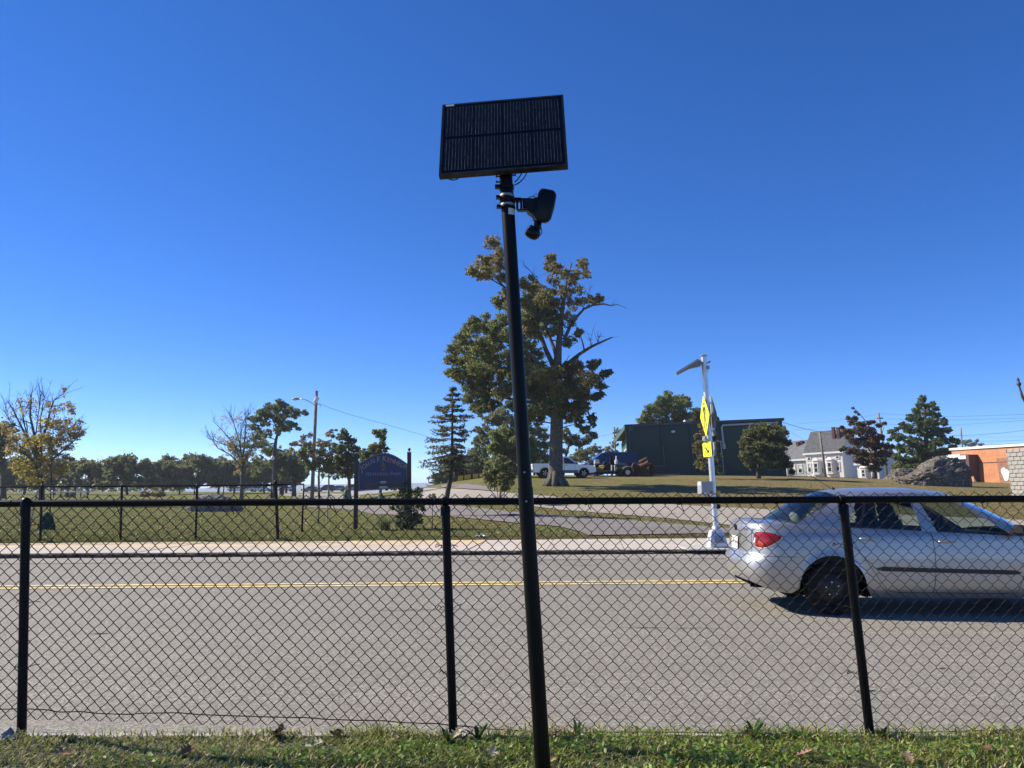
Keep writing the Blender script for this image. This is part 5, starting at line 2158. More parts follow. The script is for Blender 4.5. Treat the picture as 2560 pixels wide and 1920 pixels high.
oak = tree("oak_tree", "tall oak with brown-tinged top and bare dead boughs standing on the bank", "tree", (1390, 1217), OY,
  [(1389, 1212, .56), (1389, 1190, .48), (1390, 1120, .44), (1392, 1060, .42), (1391, 985, .40), (1392, 925, .32), (1397, 860, .21), (1402, 806, .17), (1409, 750, .13), (1417, 703, .08), (1429, 658, .05)],
  oak_blobs, leaf=.105, dens=.9, per=24, clump=.21,
  limbs=[[(1388, 1010, .22), (1372, 960, .20, -.5), (1340, 900, .16, -1), (1300, 865, .12, -1.4), (1250, 850, .07, -1.6)],
  [(1391, 935, .20), (1376, 895, .18, .6), (1345, 830, .14, 1), (1325, 790, .12, 1.2), (1295, 745, .09, 1.2), (1258, 715, .07, 1.2), (1235, 690, .05, 1.2), (1180, 683, .02, 1.2)],
  [(1295, 745, .06, 1.2), (1285, 690, .05, 1.0), (1250, 650, .03, 1.0), (1240, 610, .015, 1)],
  [(1388, 1030, .2), (1350, 1010, .16, 1), (1290, 1000, .12, 1.6), (1220, 985, .06, 2)],
  [(1391, 1000, .16), (1420, 960, .12, -1), (1460, 940, .08, -1.5), (1515, 935, .03, -1.5)],
  [(1392, 1020, .16), (1430, 1010, .10, 1), (1470, 1030, .05, 1.4), (1483, 1060, .02, 1.4)],
  [(1393, 900, .15), (1378, 850, .11, .5), (1345, 760, .06, .6), (1340, 720, .03, .6)],
  [(1412, 740, .07), (1435, 690, .05, .2), (1455, 650, .02, .3)], [(1409, 760, .07), (1392, 690, .04, .2), (1383, 650, .02, .3)],
  [(1417, 703, .07), (1440, 690, .05, .2), (1470, 670, .02, .3)]],
  bare=[[(1410, 850, .13), (1425, 815, .11), (1441, 793, .095), (1460, 772, .085), (1482, 763, .075), (1510, 760, .055), (1527, 764, .04), (1544, 761, .03), (1568, 771, .008)],
  [(1405, 920, .15), (1430, 900, .13), (1453, 882, .12), (1478, 867, .10), (1494, 859, .085), (1512, 851, .07), (1531, 843, .045)],
  [(1478, 867, .03), (1476, 852, .02), (1479, 838, .008)], [(1494, 859, .03), (1497, 845, .02), (1492, 829, .007)],
  [(1482, 763, .03), (1470, 740, .02), (1478, 712, .008)], [(1330, 800, .04), (1331, 690, .04), (1329, 680, .035), (1315, 668, .02), (1305, 655, .008)],
  [(1410, 905, .06), (1428, 902, .05), (1446, 910, .02)]])
# root flare
mb = MB()
rootc = Vector((oak.location.x, oak.location.y, oak.location.z))
for k in range(9):
 a = 2 * math.pi * k / 9 + .3
 d = Vector((math.cos(a), math.sin(a), 0))
 L = random.uniform(.75, 1.15)
 g1 = rootc + d * L
 mb.tube([rootc + d * .30 + Vector((0, 0, .95)), rootc + d * .42 + Vector((0, 0, .40)), rootc + d * .66 + Vector((0, 0, .12)), Vector((g1.x, g1.y, h(g1.x, g1.y) - .05))], [.20, .22, .20, .10], 7)
mb.build("root_flare", M['bark'], oak, smooth=True)

# ------------------------------------------------------------------ conifer with sparse whorls
def conifer(name, label, trunk, tiers, Y, pal, leaf, tuft, cat="tree", base=None, sweep=-.1, bark='bark_dark', side_twigs=5, quad=1.0, zoff=0):
 s = Y * .99 / F_PX
 foot = at(trunk[0][0], trunk[0][1], Y)
 gz = h(foot.x, foot.y)
 root = thing(name, label, cat, (foot.x, foot.y, gz))
 tp = [Vector((foot.x, foot.y, gz - .1))] + [at(p[0], p[1], Y) for p in trunk[1:]]
 mb = MB()
 mb.tube(tp, [p[2] for p in trunk], 9)
 C, K, A = [], [], []
 br = MB()
 for (py, pl, pr, n, droop) in tiers:
  # tier at pixel height py reaching from pl to pr
  tx = interp(py, [(p[1], p[0]) for p in trunk[::-1]])
  for k in range(n):
   az = 2 * math.pi * (k + random.random() * .6) / n
   ca, sa = math.cos(az), math.sin(az)
   reach = ((pr - tx) if ca > 0 else (tx - pl)) * s * random.choice((random.uniform(.45, .8), random.uniform(.8, 1.12), random.uniform(.85, 1.1)))
   o = at(tx, py + random.uniform(-4, 4), Y)
   L = max(.08, reach)
   tip = o + Vector((ca * L, sa * L * .9, -droop * L + random.gauss(0, .03) * L))
   path = bez(o, tip, sweep + droop * .25, 8, .03)
   br.tube(path, list(np.linspace(min(.03, .012 + L * .008), .004, 8)), 4, caps=False)
   for i in range(2, 8):
    for q in range(side_twigs if i < 7 else 2):
     sgn = random.choice((-1, 1))
     d = (path[i] - path[i - 1]).normalized()
     sd = Vector((-d.y, d.x, 0)).normalized() * sgn
     tl = L * random.uniform(.10, .26) * (1.15 - i / 9)
     e = path[i] + (d * .7 + sd + Vector((0, 0, random.uniform(-.35, .25)))).normalized() * tl
     br.tube([path[i], path[i].lerp(e, .5) + Vector((0, 0, -.02 * tl)), e], [.005, .004, .003], 3, caps=False)
     nn = int(tuft * (3 + tl * 14) * random.uniform(.4, 1.3))
     nn = max(1, nn)
     t = rng.uniform(.25, 1.0, (nn, 1))
     pts = np.array(path[i]) * (1 - t) + np.array(e) * t + rng.normal(0, .018 + leaf * .3, (nn, 3))
     C.append(pts)
     A.append(np.repeat(np.array((e - path[i]).normalized())[None], nn, 0))
     K.append(np.array([random.choice(PAL[pal]) for _ in range(nn)]) * random.uniform(.7, 1.25))
 mb.build("trunk", M[bark], root, smooth=True)
 br.build("branches", M[bark], root, smooth=True)["kind"] = 'stuff'
 C = np.concatenate(C); A = np.concatenate(A); K = np.concatenate(K)
 np_mesh("crown", leaf_quads(C, leaf, up=.1, stretch=2.2, axis=A), 4, M['leaf'], K, root, off=(foot.x, foot.y, gz))
 return root

tiers = []
for zy, l, r_, n, dr in ((1010, 155, 195, 4, -.3), (1040, 130, 225, 5, -.2), (1075, 95, 230, 6, -.1), (1105, 60, 290, 6, 0), (1130, 0, 265, 7, .05), (1165, 20, 330, 7, .02), (1200, 5, 300, 7, -.02), (1235, -10, 350, 7, 0), (1270, 20, 290, 7, .05),
  (1305, 0, 270, 7, .1), (1340, 10, 290, 7, .15), (1375, -5, 260, 8, .12), (1400, -25, 300, 8, .15), (1425, -30, 280, 9, .16), (1450, -25, 300, 8, .18), (1475, 0, 260, 7, .2), (1500, 40, 240, 5, .25)):
 p = Z8(0, zy)[1]
 tiers.append((p + random.uniform(-3, 3), Z8(l, 0)[0], Z8(r_, 0)[0], max(4, n - 2), dr))
conifer("spruce_tree", "thin sparse spruce with a leaning trunk beside the park sign", [(1112, 1300, .12), (1114, 1262, .105), (1120, 1225, .10), (1127, 1195, .085), (1130, 1165, .07), (1130.5, 1090, .05), (1131, 1020, .03), (1132, 962, .008)],
  tiers, 30.0, 'spruce', .05, 1.1, side_twigs=5)

# yellow-green feathery conifer behind the bush, and the bush
tree("cypress_tree", "feathery yellow-green cypress behind the multi-stemmed bush", "tree", (1248, 1215), 66,
     [(1248, 1208, .16), (1250, 1150, .12), (1252, 1090, .06)],
     cv(Z3, .3013, [(800, 620, 60, 'cypress', 1), (880, 590, 60, 'cypress', 1), (840, 680, 75, 'cypress', 1), (780, 740, 65, 'cypress', 1), (900, 680, 80, 'cypress', 1), (860, 780, 80, 'cypress', 1), (960, 620, 70, 'cypress', 1), (1010, 700, 80, 'cypress', 1), (1080, 680, 70, 'cypress', .9), (1060, 760, 75, 'cypress', 1), (960, 790, 80, 'cypress', 1), (770, 850, 65, 'cypress', 1), (860, 870, 80, 'dark', 1), (960, 880, 75, 'dark', .9), (740, 900, 45, 'dark', .9), (1120, 780, 55, 'cypress', .8)]),
     leaf=0.128, dens=.9, stretch=2.4, up=0, clump=.19)
tree("bushy_yew_tree", "small multi-stemmed evergreen bush growing at the edge of the drive", "shrub", (1249, 1266), 36,
     [(1249, 1262, .05), (1250, 1245, .04), (1252, 1215, .025)],
     cv(Z3, .3013, [(830, 880, 60, 'olive', .8), (760, 930, 45, 'olive', .6), (880, 930, 60, 'olive', .8), (800, 960, 55, 'olive', .6), (730, 990, 40, 'olive', .5), (840, 1000, 50, 'olive', .5), (900, 1010, 50, 'olive', .6), (940, 960, 40, 'olive', .5), (870, 1060, 40, 'olive', .6), (760, 1040, 35, 'olive', .4), (700, 940, 30, 'olive', .4), (840, 830, 45, 'olive', .6)]),
     leaf=.075, dens=.65, stretch=2.2, up=.1,
     limbs=[[(1248, 1256, .03), (1238, 1240, .025), (1222, 1222, .015), (1212, 1205, .008)], [(1250, 1256, .03), (1262, 1240, .02), (1275, 1225, .01), (1282, 1205, .006)], [(1246, 1258, .025), (1244, 1235, .02), (1240, 1195, .01)], [(1252, 1258, .025), (1255, 1235, .02), (1258, 1195, .01)]], bark='bark_dark')
# darker trees behind
tree("dark_tree", "dark broad tree behind the cypress under the oak boughs", "tree", (1225, 1212), 92, [(1228, 1205, .3), (1235, 1150, .25), (1245, 1090, .15)],
     cv(Z3, .3013, [(840, 480, 70, 'olive', 1), (760, 530, 75, 'olive', 1), (680, 600, 65, 'olive', 1), (900, 520, 70, 'olive', 1), (650, 680, 60, 'dark', 1), (720, 650, 70, 'dark', 1), (620, 760, 60, 'dark', 1), (690, 780, 75, 'dark', 1), (600, 850, 60, 'dark', 1), (680, 870, 75, 'dark', 1), (760, 880, 60, 'dark', 1), (560, 890, 40, 'dark', .9), (840, 420, 45, 'olive', .9), (780, 460, 50, 'olive', 1), (950, 560, 60, 'dark', 1), (620, 920, 50, 'dark', 1)]), leaf=0.176, dens=.8)
tree("dark_tree", "spreading dark tree filling the gap between oak trunk and camera pole", "tree", (1330, 1208), 96, [(1335, 1200, .3), (1338, 1150, .22), (1340, 1100, .12)],
     cv(Z3, .3013, [(1090, 600, 70, 'olive', 1), (1180, 620, 60, 'olive', 1), (1120, 700, 75, 'dark', 1), (1200, 700, 60, 'olive', .9), (1080, 780, 70, 'dark', 1), (1180, 790, 65, 'olive', 1), (1120, 860, 60, 'dark', .9), (1230, 850, 45, 'olive', .8), (1040, 640, 60, 'dark', 1), (1030, 850, 60, 'dark', 1), (1060, 560, 45, 'dark', .9)]), leaf=0.176, dens=.75)
tree("pine_tree", "open-crowned dark pine behind the pickup beyond the oak trunk", "tree", (1410, 1205), 90, [(1408, 1190, .18), (1412, 1150, .15), (1425, 1105, .10), (1440, 1085, .05)],
     cv(Z3, .3013, [(1380, 600, 45, 'dark', .8), (1450, 640, 45, 'dark', .8), (1530, 590, 40, 'dark', .9), (1600, 620, 38, 'dark', .9), (1560, 660, 45, 'dark', .9), (1490, 690, 45, 'dark', .8), (1420, 700, 40, 'dark', .6), (1380, 660, 40, 'dark', .7), (1620, 640, 22, 'dark', .9), (1370, 750, 36, 'dark', .6)]), leaf=0.120, dens=.7, stretch=2.2, bark='bark_dark')
tree("low_tree", "low grey-green tree above the dark van roof", "tree", (1470, 1205), 105, [(1470, 1195, .18), (1470, 1160, .12)],
     cv(Z3, .3013, [(1480, 770, 50, 'olive', .9), (1550, 760, 50, 'olive', .9), (1620, 750, 50, 'olive', .9), (1670, 780, 40, 'olive', .8), (1440, 810, 45, 'olive', .9), (1520, 820, 50, 'olive', .9), (1600, 820, 50, 'olive', .9), (1400, 830, 36, 'olive', .8), (1680, 830, 30, 'olive', .7)]), leaf=0.160, dens=.7)
tree("autumn_tree", "small browning tree behind the utility pole at the hall corner", "tree", (1530, 1200), 100, [(1530, 1190, .15), (1530, 1150, .1)],
     cv(Z3, .3013, [(1760, 700, 50, 'mix', .9), (1800, 640, 40, 'mix', .8), (1760, 770, 50, 'mix', .9), (1820, 600, 30, 'olive', .7), (1720, 740, 30, 'mix', .7), (1780, 820, 40, 'olive', .8)]), leaf=0.160, dens=.6)
tree("round_tree", "bright green bushy tree rising behind the green hall roof", "tree", (1665, 1180), 100, [(1665, 1170, .35), (1665, 1100, .3), (1668, 1040, .2)],
     cv(Z4, .3254, [(480, 420, 60, 'bright', 1), (420, 450, 55, 'bright', 1), (540, 440, 60, 'bright', 1), (590, 420, 40, 'bright', .9), (610, 470, 40, 'bright', .8), (350, 500, 55, 'bright', 1), (300, 540, 55, 'bright', 1), (270, 590, 50, 'bright', 1), (400, 540, 65, 'bright', 1), (480, 520, 70, 'bright', 1), (560, 520, 65, 'bright', 1), (340, 590, 55, 'bright', 1), (450, 600, 60, 'bright', 1), (540, 590, 55, 'olive', 1), (600, 560, 45, 'olive', .8)]), leaf=0.176, dens=.85)
tree("dark_tree", "dark tree behind the roof near the yellow diamond sign", "tree", (1735, 1180), 104, [(1735, 1170, .3), (1735, 1080, .2)],
     cv(Z4, .3254, [(660, 550, 45, 'dark', 1), (700, 530, 45, 'dark', 1), (640, 590, 45, 'dark', 1), (710, 580, 50, 'dark', 1), (760, 560, 50, 'dark', 1), (800, 590, 45, 'dark', 1), (830, 570, 22, 'dark', .9)]), leaf=0.176, dens=.8)
tree("thin_tree", "thin young tree with browning leaves in front of the green hall", "tree", (1776, 1196), 62, [(1775, 1190, .06), (1773, 1160, .05), (1770, 1110, .035), (1764, 1060, .015)],
     cv(Z4, .3254, [(715, 630, 28, 'mix', .7), (740, 680, 40, 'rust', .8), (680, 710, 25, 'rust', .7), (700, 770, 40, 'mix', .8), (760, 720, 30, 'mix', .6), (800, 690, 28, 'olive', .6), (690, 830, 30, 'mix', .8), (730, 860, 45, 'mix', .8), (690, 930, 36, 'mix', .8), (730, 950, 30, 'mix', .6), (800, 800, 40, 'mix', .6), (840, 870, 40, 'olive', .7), (830, 930, 40, 'olive', .7), (860, 980, 25, 'bright', .7), (780, 890, 40, 'mix', .5), (820, 760, 30, 'olive', .5)]), leaf=.11, dens=.75, bark='bark_dark')
tree("ornamental_tree", "round dense ornamental tree standing against the green hall wall", "tree", (1897, 1190), 63, [(1896, 1186, .18), (1897, 1170, .16), (1899, 1140, .12), (1903, 1100, .06)],
     cv(Z4, .3254, [(1130, 650, 55, 'olive', 1), (1210, 640, 60, 'olive', 1), (1290, 650, 60, 'olive', 1), (1340, 670, 45, 'olive', 1), (1080, 700, 55, 'olive', 1), (1170, 710, 70, 'olive', 1), (1260, 720, 70, 'olive', 1), (1330, 740, 55, 'olive', 1), (1050, 770, 45, 'olive', 1), (1120, 790, 65, 'olive', 1), (1210, 800, 70, 'olive', 1), (1300, 810, 65, 'olive', 1), (1050, 850, 45, 'olive', 1), (1110, 880, 60, 'olive', 1), (1190, 880, 65, 'olive', 1), (1270, 880, 65, 'olive', 1), (1340, 860, 50, 'dark', 1), (1070, 920, 36, 'olive', .9), (1240, 920, 45, 'dark', .9), (1320, 920, 45, 'dark', .9), (1370, 750, 30, 'olive', .8), (1390, 770, 22, 'dark', .7), (1370, 920, 40, 'dark', .8), (1110, 940, 30, 'olive', .8), (1400, 930, 30, 'bright', .7), (1410, 980, 26, 'olive', .6)]), leaf=0.120, dens=.85, bark='bark_dark')
tree("plum_tree", "dark purple-leaved tree in front of the white house", "tree", (2187, 1198), 74, [(2186, 1190, .22), (2186, 1175, .17), (2188, 1155, .13), (2188, 1120, .08)],
     cv(Z5, .2803, [(640, 515, 22, 'red', 1), (670, 550, 30, 'red', 1), (700, 530, 30, 'red', 1), (720, 580, 36, 'red', 1), (690, 430, 14, 'red', .6), (710, 460, 14, 'red', .5), (740, 485, 12, 'red', .6), (780, 570, 30, 'red', 1), (830, 560, 26, 'red', 1), (870, 550, 22, 'red', .9), (800, 620, 40, 'red', 1), (860, 620, 36, 'red', 1), (920, 590, 26, 'red', 1), (965, 565, 22, 'red', 1), (590, 605, 20, 'red', 1), (630, 630, 28, 'red', 1), (680, 640, 40, 'red', 1), (740, 650, 45, 'red', 1), (820, 690, 50, 'red', 1), (890, 680, 42, 'red', 1), (940, 690, 34, 'red', .9), (690, 720, 40, 'red', 1), (640, 690, 26, 'red', .9), (750, 740, 50, 'red', 1), (840, 770, 55, 'red', 1), (920, 760, 45, 'red', 1), (990, 770, 36, 'red', 1), (1030, 780, 24, 'red', .9), (600, 790, 26, 'dark', .9), (650, 810, 36, 'red', 1), (700, 820, 40, 'red', 1), (770, 840, 55, 'red', 1), (860, 850, 55, 'red', 1), (940, 840, 45, 'red', 1), (1000, 840, 30, 'dark', 1), (730, 880, 40, 'red', 1), (800, 910, 50, 'red', 1), (880, 920, 50, 'red', 1), (950, 900, 40, 'dark', 1), (850, 975, 36, 'red', .9), (910, 965, 30, 'dark', .9), (580, 800, 18, 'dark', .8)]), leaf=0.120, dens=1.0, bark='bark_dark',
     limbs=[[(2188, 1150, .08), (2165, 1110, .06), (2140, 1075, .03), (2122, 1042, .01)], [(2188, 1140, .08), (2200, 1100, .05), (2212, 1060, .015)], [(2187, 1130, .06), (2170, 1060, .04), (2145, 1030, .015), (2133, 1018, .006)], [(2187, 1150, .06), (2150, 1130, .04), (2115, 1124, .015)]])
tree("pin_oak_tree", "tall pyramidal deep green tree behind the long boulder", "tree", (2320, 1200), 84, [(2318, 1195, .3), (2316, 1120, .25), (2312, 1050, .15), (2310, 990, .03)],
     cv(Z5, .2803, [(1310, 340, 36, 'pin', .9), (1290, 400, 40, 'pin', .9), (1350, 400, 36, 'pin', .9), (1400, 390, 26, 'pin', .9), (1420, 430, 36, 'pin', .9), (1260, 460, 45, 'pin', 1), (1340, 470, 50, 'pin', 1), (1420, 490, 40, 'pin', .9), (1200, 520, 40, 'pin', .9), (1270, 540, 55, 'pin', 1), (1350, 560, 55, 'pin', 1), (1430, 570, 50, 'pin', .9), (1500, 560, 36, 'pin', .9), (1490, 530, 26, 'pin', .9), (1140, 590, 45, 'pin', .9), (1200, 620, 55, 'pin', 1), (1290, 640, 60, 'pin', 1), (1380, 650, 60, 'pin', 1), (1460, 640, 50, 'pin', 1), (1530, 620, 36, 'pin', .9), (1080, 620, 26, 'pin', .8), (1020, 640, 26, 'pin', .8), (1070, 680, 40, 'pin', .9), (1130, 700, 55, 'pin', 1), (1220, 720, 60, 'pin', 1), (1320, 740, 65, 'pin', 1), (1420, 740, 60, 'pin', 1), (1500, 720, 50, 'pin', 1), (1570, 710, 36, 'pin', .9), (1620, 720, 26, 'pin', .8), (1010, 710, 22, 'pin', .7), (1110, 790, 55, 'pin', 1), (1200, 810, 60, 'pin', 1), (1300, 830, 60, 'pin', 1), (1400, 830, 60, 'pin', 1), (1490, 810, 50, 'pin', 1), (1560, 780, 36, 'pin', .9), (1080, 860, 50, 'bright', 1), (1170, 890, 55, 'pin', 1), (1270, 900, 55, 'pin', 1), (1360, 890, 50, 'pin', 1), (1440, 870, 40, 'pin', .9), (1080, 940, 50, 'bright', 1), (1160, 950, 50, 'pin', 1), (1240, 950, 50, 'pin', 1), (1320, 940, 50, 'dark', 1), (1060, 990, 36, 'bright', 1), (1550, 840, 40, 'pin', .9)]), leaf=0.144, dens=.95, clump=.19)
tree("bare_topped_tree", "sparse treetop showing above the orange brick building", "tree", (2432, 1180), 120, [(2432, 1170, .2), (2432, 1130, .12)],
     cv(Z5, .2803, [(1680, 740, 30, 'dark', .6), (1730, 730, 30, 'dark', .5), (1780, 740, 30, 'dark', .6), (1830, 755, 25, 'dark', .6), (1740, 760, 30, 'dark', .6), (1700, 720, 20, 'dark', .5), (1795, 720, 20, 'dark', .5)]), leaf=0.160, dens=.5)

# ---------------- trees of the park
yt = cv(Z1, .3013, [(530, 250, 22, 'tan', .7), (535, 300, 18, 'tan', .3), (570, 370, 45, 'tan', .4), (600, 430, 40, 'tan', .4), (500, 400, 55, 'tan', .35), (450, 430, 50, 'tan', .35), (400, 370, 45, 'tan', .3), (300, 380, 55, 'tan', .16), (240, 420, 60, 'tan', .13), (150, 400, 70, 'tan', .13), (90, 450, 55, 'tan', .13), (260, 350, 40, 'tan', .2), (160, 340, 30, 'tan', .2),
     (420, 520, 70, 'yellow', .55), (360, 600, 75, 'yellow', .7), (470, 540, 70, 'tan', .6), (540, 530, 65, 'tan', .6), (600, 560, 60, 'tan', .6), (650, 570, 50, 'tan', .6), (680, 610, 32, 'tan', .6), (650, 500, 40, 'tan', .35), (610, 640, 60, 'tan', .6), (540, 630, 70, 'tan', .6), (450, 640, 70, 'yellow', .7),
     (60, 590, 55, 'tan', .5), (120, 640, 65, 'tan', .6), (180, 660, 65, 'yellow', .6), (250, 660, 70, 'yellow', .6), (330, 690, 80, 'yellow', .8), (40, 540, 40, 'tan', .4), (90, 720, 65, 'tan', .6), (160, 750, 75, 'yellow', .7), (250, 770, 80, 'yellow', .85), (400, 730, 70, 'tan', .6), (480, 740, 65, 'tan', .5), (560, 720, 60, 'tan', .5),
     (150, 850, 65, 'yellow', .9), (230, 860, 80, 'yellow', 1), (330, 830, 75, 'yellow', .9), (420, 830, 70, 'tan', .8), (140, 910, 45, 'yellow', 1), (220, 930, 70, 'yellow', 1), (310, 930, 75, 'yellow', .9), (400, 920, 75, 'tan', .9), (480, 900, 65, 'yellow', .9), (550, 890, 45, 'yellow', .8), (270, 1000, 55, 'yellow', 1), (330, 1010, 45, 'yellow', .9), (580, 830, 45, 'tan', .6), (520, 800, 50, 'tan', .6)])
tree("yellow_maple_tree", "yellow autumn maple with a half-bare top on the park lawn", "tree", (104, 1258), 52,
     [(104, 1250, .20), (103, 1215, .18), (101, 1190, .17), (95, 1160, .15)], yt, leaf=.12, dens=.55, clump=.34, per=24, spray=16,
     limbs=[[(97, 1165, .12), (80, 1120, .09, .8), (55, 1070, .06, 1), (35, 1030, .035, 1), (20, 1002, .012, 1)], [(97, 1165, .12), (88, 1100, .09, -.5), (75, 1040, .06, -.6), (78, 990, .03, -.6), (82, 970, .01, -.6)], [(97, 1165, .13), (104, 1110, .10), (120, 1050, .06), (135, 1000, .03), (158, 985, .01)], [(98, 1170, .12), (125, 1125, .09, 1), (150, 1085, .06, 1.3), (190, 1060, .02, 1.4)],
   [(98, 1180, .10), (130, 1150, .07, -1), (165, 1120, .05, -1.2), (205, 1085, .015, -1.4)], [(97, 1175, .1), (70, 1140, .07, -1), (40, 1120, .04, -1.4), (12, 1105, .015, -1.5)], [(80, 1120, .06, .8), (60, 1060, .04, 1), (50, 1005, .015, 1)], [(104, 1110, .06), (100, 1050, .04), (112, 990, .012)], [(88, 1100, .05, -.5), (95, 1040, .03, 0), (102, 985, .01, 0)], [(55, 1070, .03, 1), (28, 1060, .02, 1), (14, 1022, .008, 1)]])
tree("dark_evergreen_tree", "dark evergreen at the edge of view beside the yellow maple", "tree", (8, 1240), 84, [(8, 1235, .3), (8, 1150, .2), (10, 1080, .1)],
     cv(Z1, .3013, [(20, 540, 50, 'dark', 1), (80, 550, 45, 'dark', .9), (110, 580, 30, 'dark', .8), (10, 620, 60, 'dark', 1), (20, 700, 60, 'dark', 1), (0, 780, 55, 'dark', 1), (20, 830, 36, 'dark', 1), (-50, 600, 60, 'dark', 1), (-60, 700, 70, 'dark', 1), (-90, 820, 70, 'dark', 1), (-40, 880, 50, 'dark', 1)]), leaf=0.176, dens=.9)

# row of flat-bottomed park oaks far back
park_protos = []
def park_tree(k, bx, by, Y, w, top, low, label, pal='olive'):
 s = 1
 blobs = []
 cy = (top + low) / 2
 hh = (low - top) / 2
 for _ in range(15):
  a = random.uniform(0, 6.28); q = math.sqrt(random.random())
  x = bx + math.cos(a) * q * w * .42
  y = cy + math.sin(a) * q * hh * .70 - hh * .05
  # dome: wider low down
  t = (y - top) / (low - top)
  x = bx + (x - bx) * (.55 + .6 * t)
  blobs.append((x, y, hh * random.uniform(.30, .42), pal if random.random() < .8 else 'dark', 1))
 for x in np.linspace(-.42, .42, 5):
  blobs.append((bx + x * w, low - hh * .35 - abs(.5 - abs(x)) * 2, hh * .36, pal, 1))
 for x in np.linspace(-.25, .25, 4):
  blobs.append((bx + x * w, top + hh * (.35 + abs(x) * .8), hh * .34, pal, 1))
 return tree("park_tree", label, "tree", (bx, by), Y, [(bx, by - 2, .20), (bx + random.uniform(-2, 2), low - 4, .16), (bx, cy, .08)], blobs, leaf=.30, dens=1.0, clump=.36, twigs=False, group="round-headed trees behind the park lawn", bark='bark_dark')
t1 = park_tree(0, 318, 1240, 118, 160, 1134, 1222, "broad round-headed tree, largest in the row behind the park lawn")
t2 = park_tree(1, 220, 1241, 122, 130, 1146, 1224, "round-headed tree behind the lawn, first beyond the yellow maple")
t3 = park_tree(2, 408, 1236, 128, 120, 1147, 1220, "rusty-tinged round-headed tree just past the largest one", 'olive')
def place_tree(proto, px, py, Y, sc, rz, label):
 p = at(px, py, Y)
 c = copy_tree(proto, (p.x, p.y, h(p.x, p.y)), rz, sc, label)
 return c
for (pr, px, Y, sc, rz, lab) in ((t2, 448, 132, .95, 2.1, "small round-headed tree between the low boulder and the row's end"), (t1, 492, 138, (1.0, 1.0, 1.15), 1.2, "tall round-headed tree just before the bare yellowing tree"),
  (t1, 60, 130, 1.0, 2.6, "round-headed tree partly hidden below the yellow maple crown"), (t3, 135, 126, 1.05, .7, "round-headed tree behind the green watering bag"), (t2, -20, 128, 1.1, 4.0, "round-headed tree at the edge of the frame under the evergreen"),
  (t3, 545, 142, 1.15, 3.1, "round-headed tree behind the bare yellowing tree"), (t2, 585, 150, 1.2, 1.9, "shaded tree behind the globe lamp"), (t1, 660, 150, (.9, .9, 1.05), .4, "broad tree behind the black litter bin"), (t3, 715, 152, 1.2, 5.0, "low tree beside the timber lamp pole"),
  (t2, 1010, 175, .8, 2.4, "small far tree seen past the sign's finial post"), (t3, 1165, 120, (.9, .9, .8), 1.0, "low dark tree over the yellow ploughs")):
 if px == 1010: continue
 place_tree(pr, px, 1240, Y, sc, rz, lab)

tree("bare_yellowing_tree", "half-bare fan-shaped tree with yellow lower leaves on the lawn", "tree", (604, 1236), 76, [(604, 1232, .19), (605, 1200, .17), (606, 1165, .15)],
     cv(Z2, .3013, [(260, 780, 60, 'tan', .5), (330, 800, 60, 'yellow', .6), (400, 780, 60, 'yellow', .5), (300, 730, 60, 'olive', .4), (240, 720, 50, 'tan', .4), (380, 720, 60, 'olive', .5), (430, 730, 55, 'olive', .5), (470, 700, 50, 'olive', .5), (200, 660, 50, 'tan', .14), (280, 640, 60, 'olive', .2), (360, 640, 65, 'olive', .3), (440, 640, 55, 'olive', .35), (170, 560, 60, 'tan', .08), (260, 520, 70, 'tan', .08), (340, 480, 60, 'tan', .08), (400, 540, 60, 'olive', .16), (130, 620, 50, 'tan', .06), (330, 900, 36, 'tan', .7), (400, 910, 36, 'tan', .6), (310, 940, 26, 'tan', .7), (480, 620, 45, 'olive', .3), (350, 430, 40, 'tan', .05), (200, 480, 45, 'tan', .05), (110, 700, 40, 'tan', .1)]),
     leaf=0.112, dens=.6, clump=.34, spray=22,
     limbs=[[(606, 1165, .10), (590, 1120, .07, .5), (560, 1080, .04, .8), (530, 1050, .012, .8)], [(606, 1165, .10), (600, 1110, .07), (585, 1060, .04), (570, 1030, .01)], [(606, 1165, .10), (612, 1100, .07), (615, 1060, .04), (612, 1022, .01)], [(607, 1165, .09), (630, 1120, .06, .6), (645, 1080, .03, .6)], [(605, 1168, .09), (580, 1140, .06, -.8), (545, 1120, .03, -1), (520, 1085, .01, -1)], [(590, 1120, .04, .5), (555, 1110, .02, .6), (518, 1095, .008, .6)], [(600, 1110, .04), (605, 1060, .02), (625, 1030, .008)]])
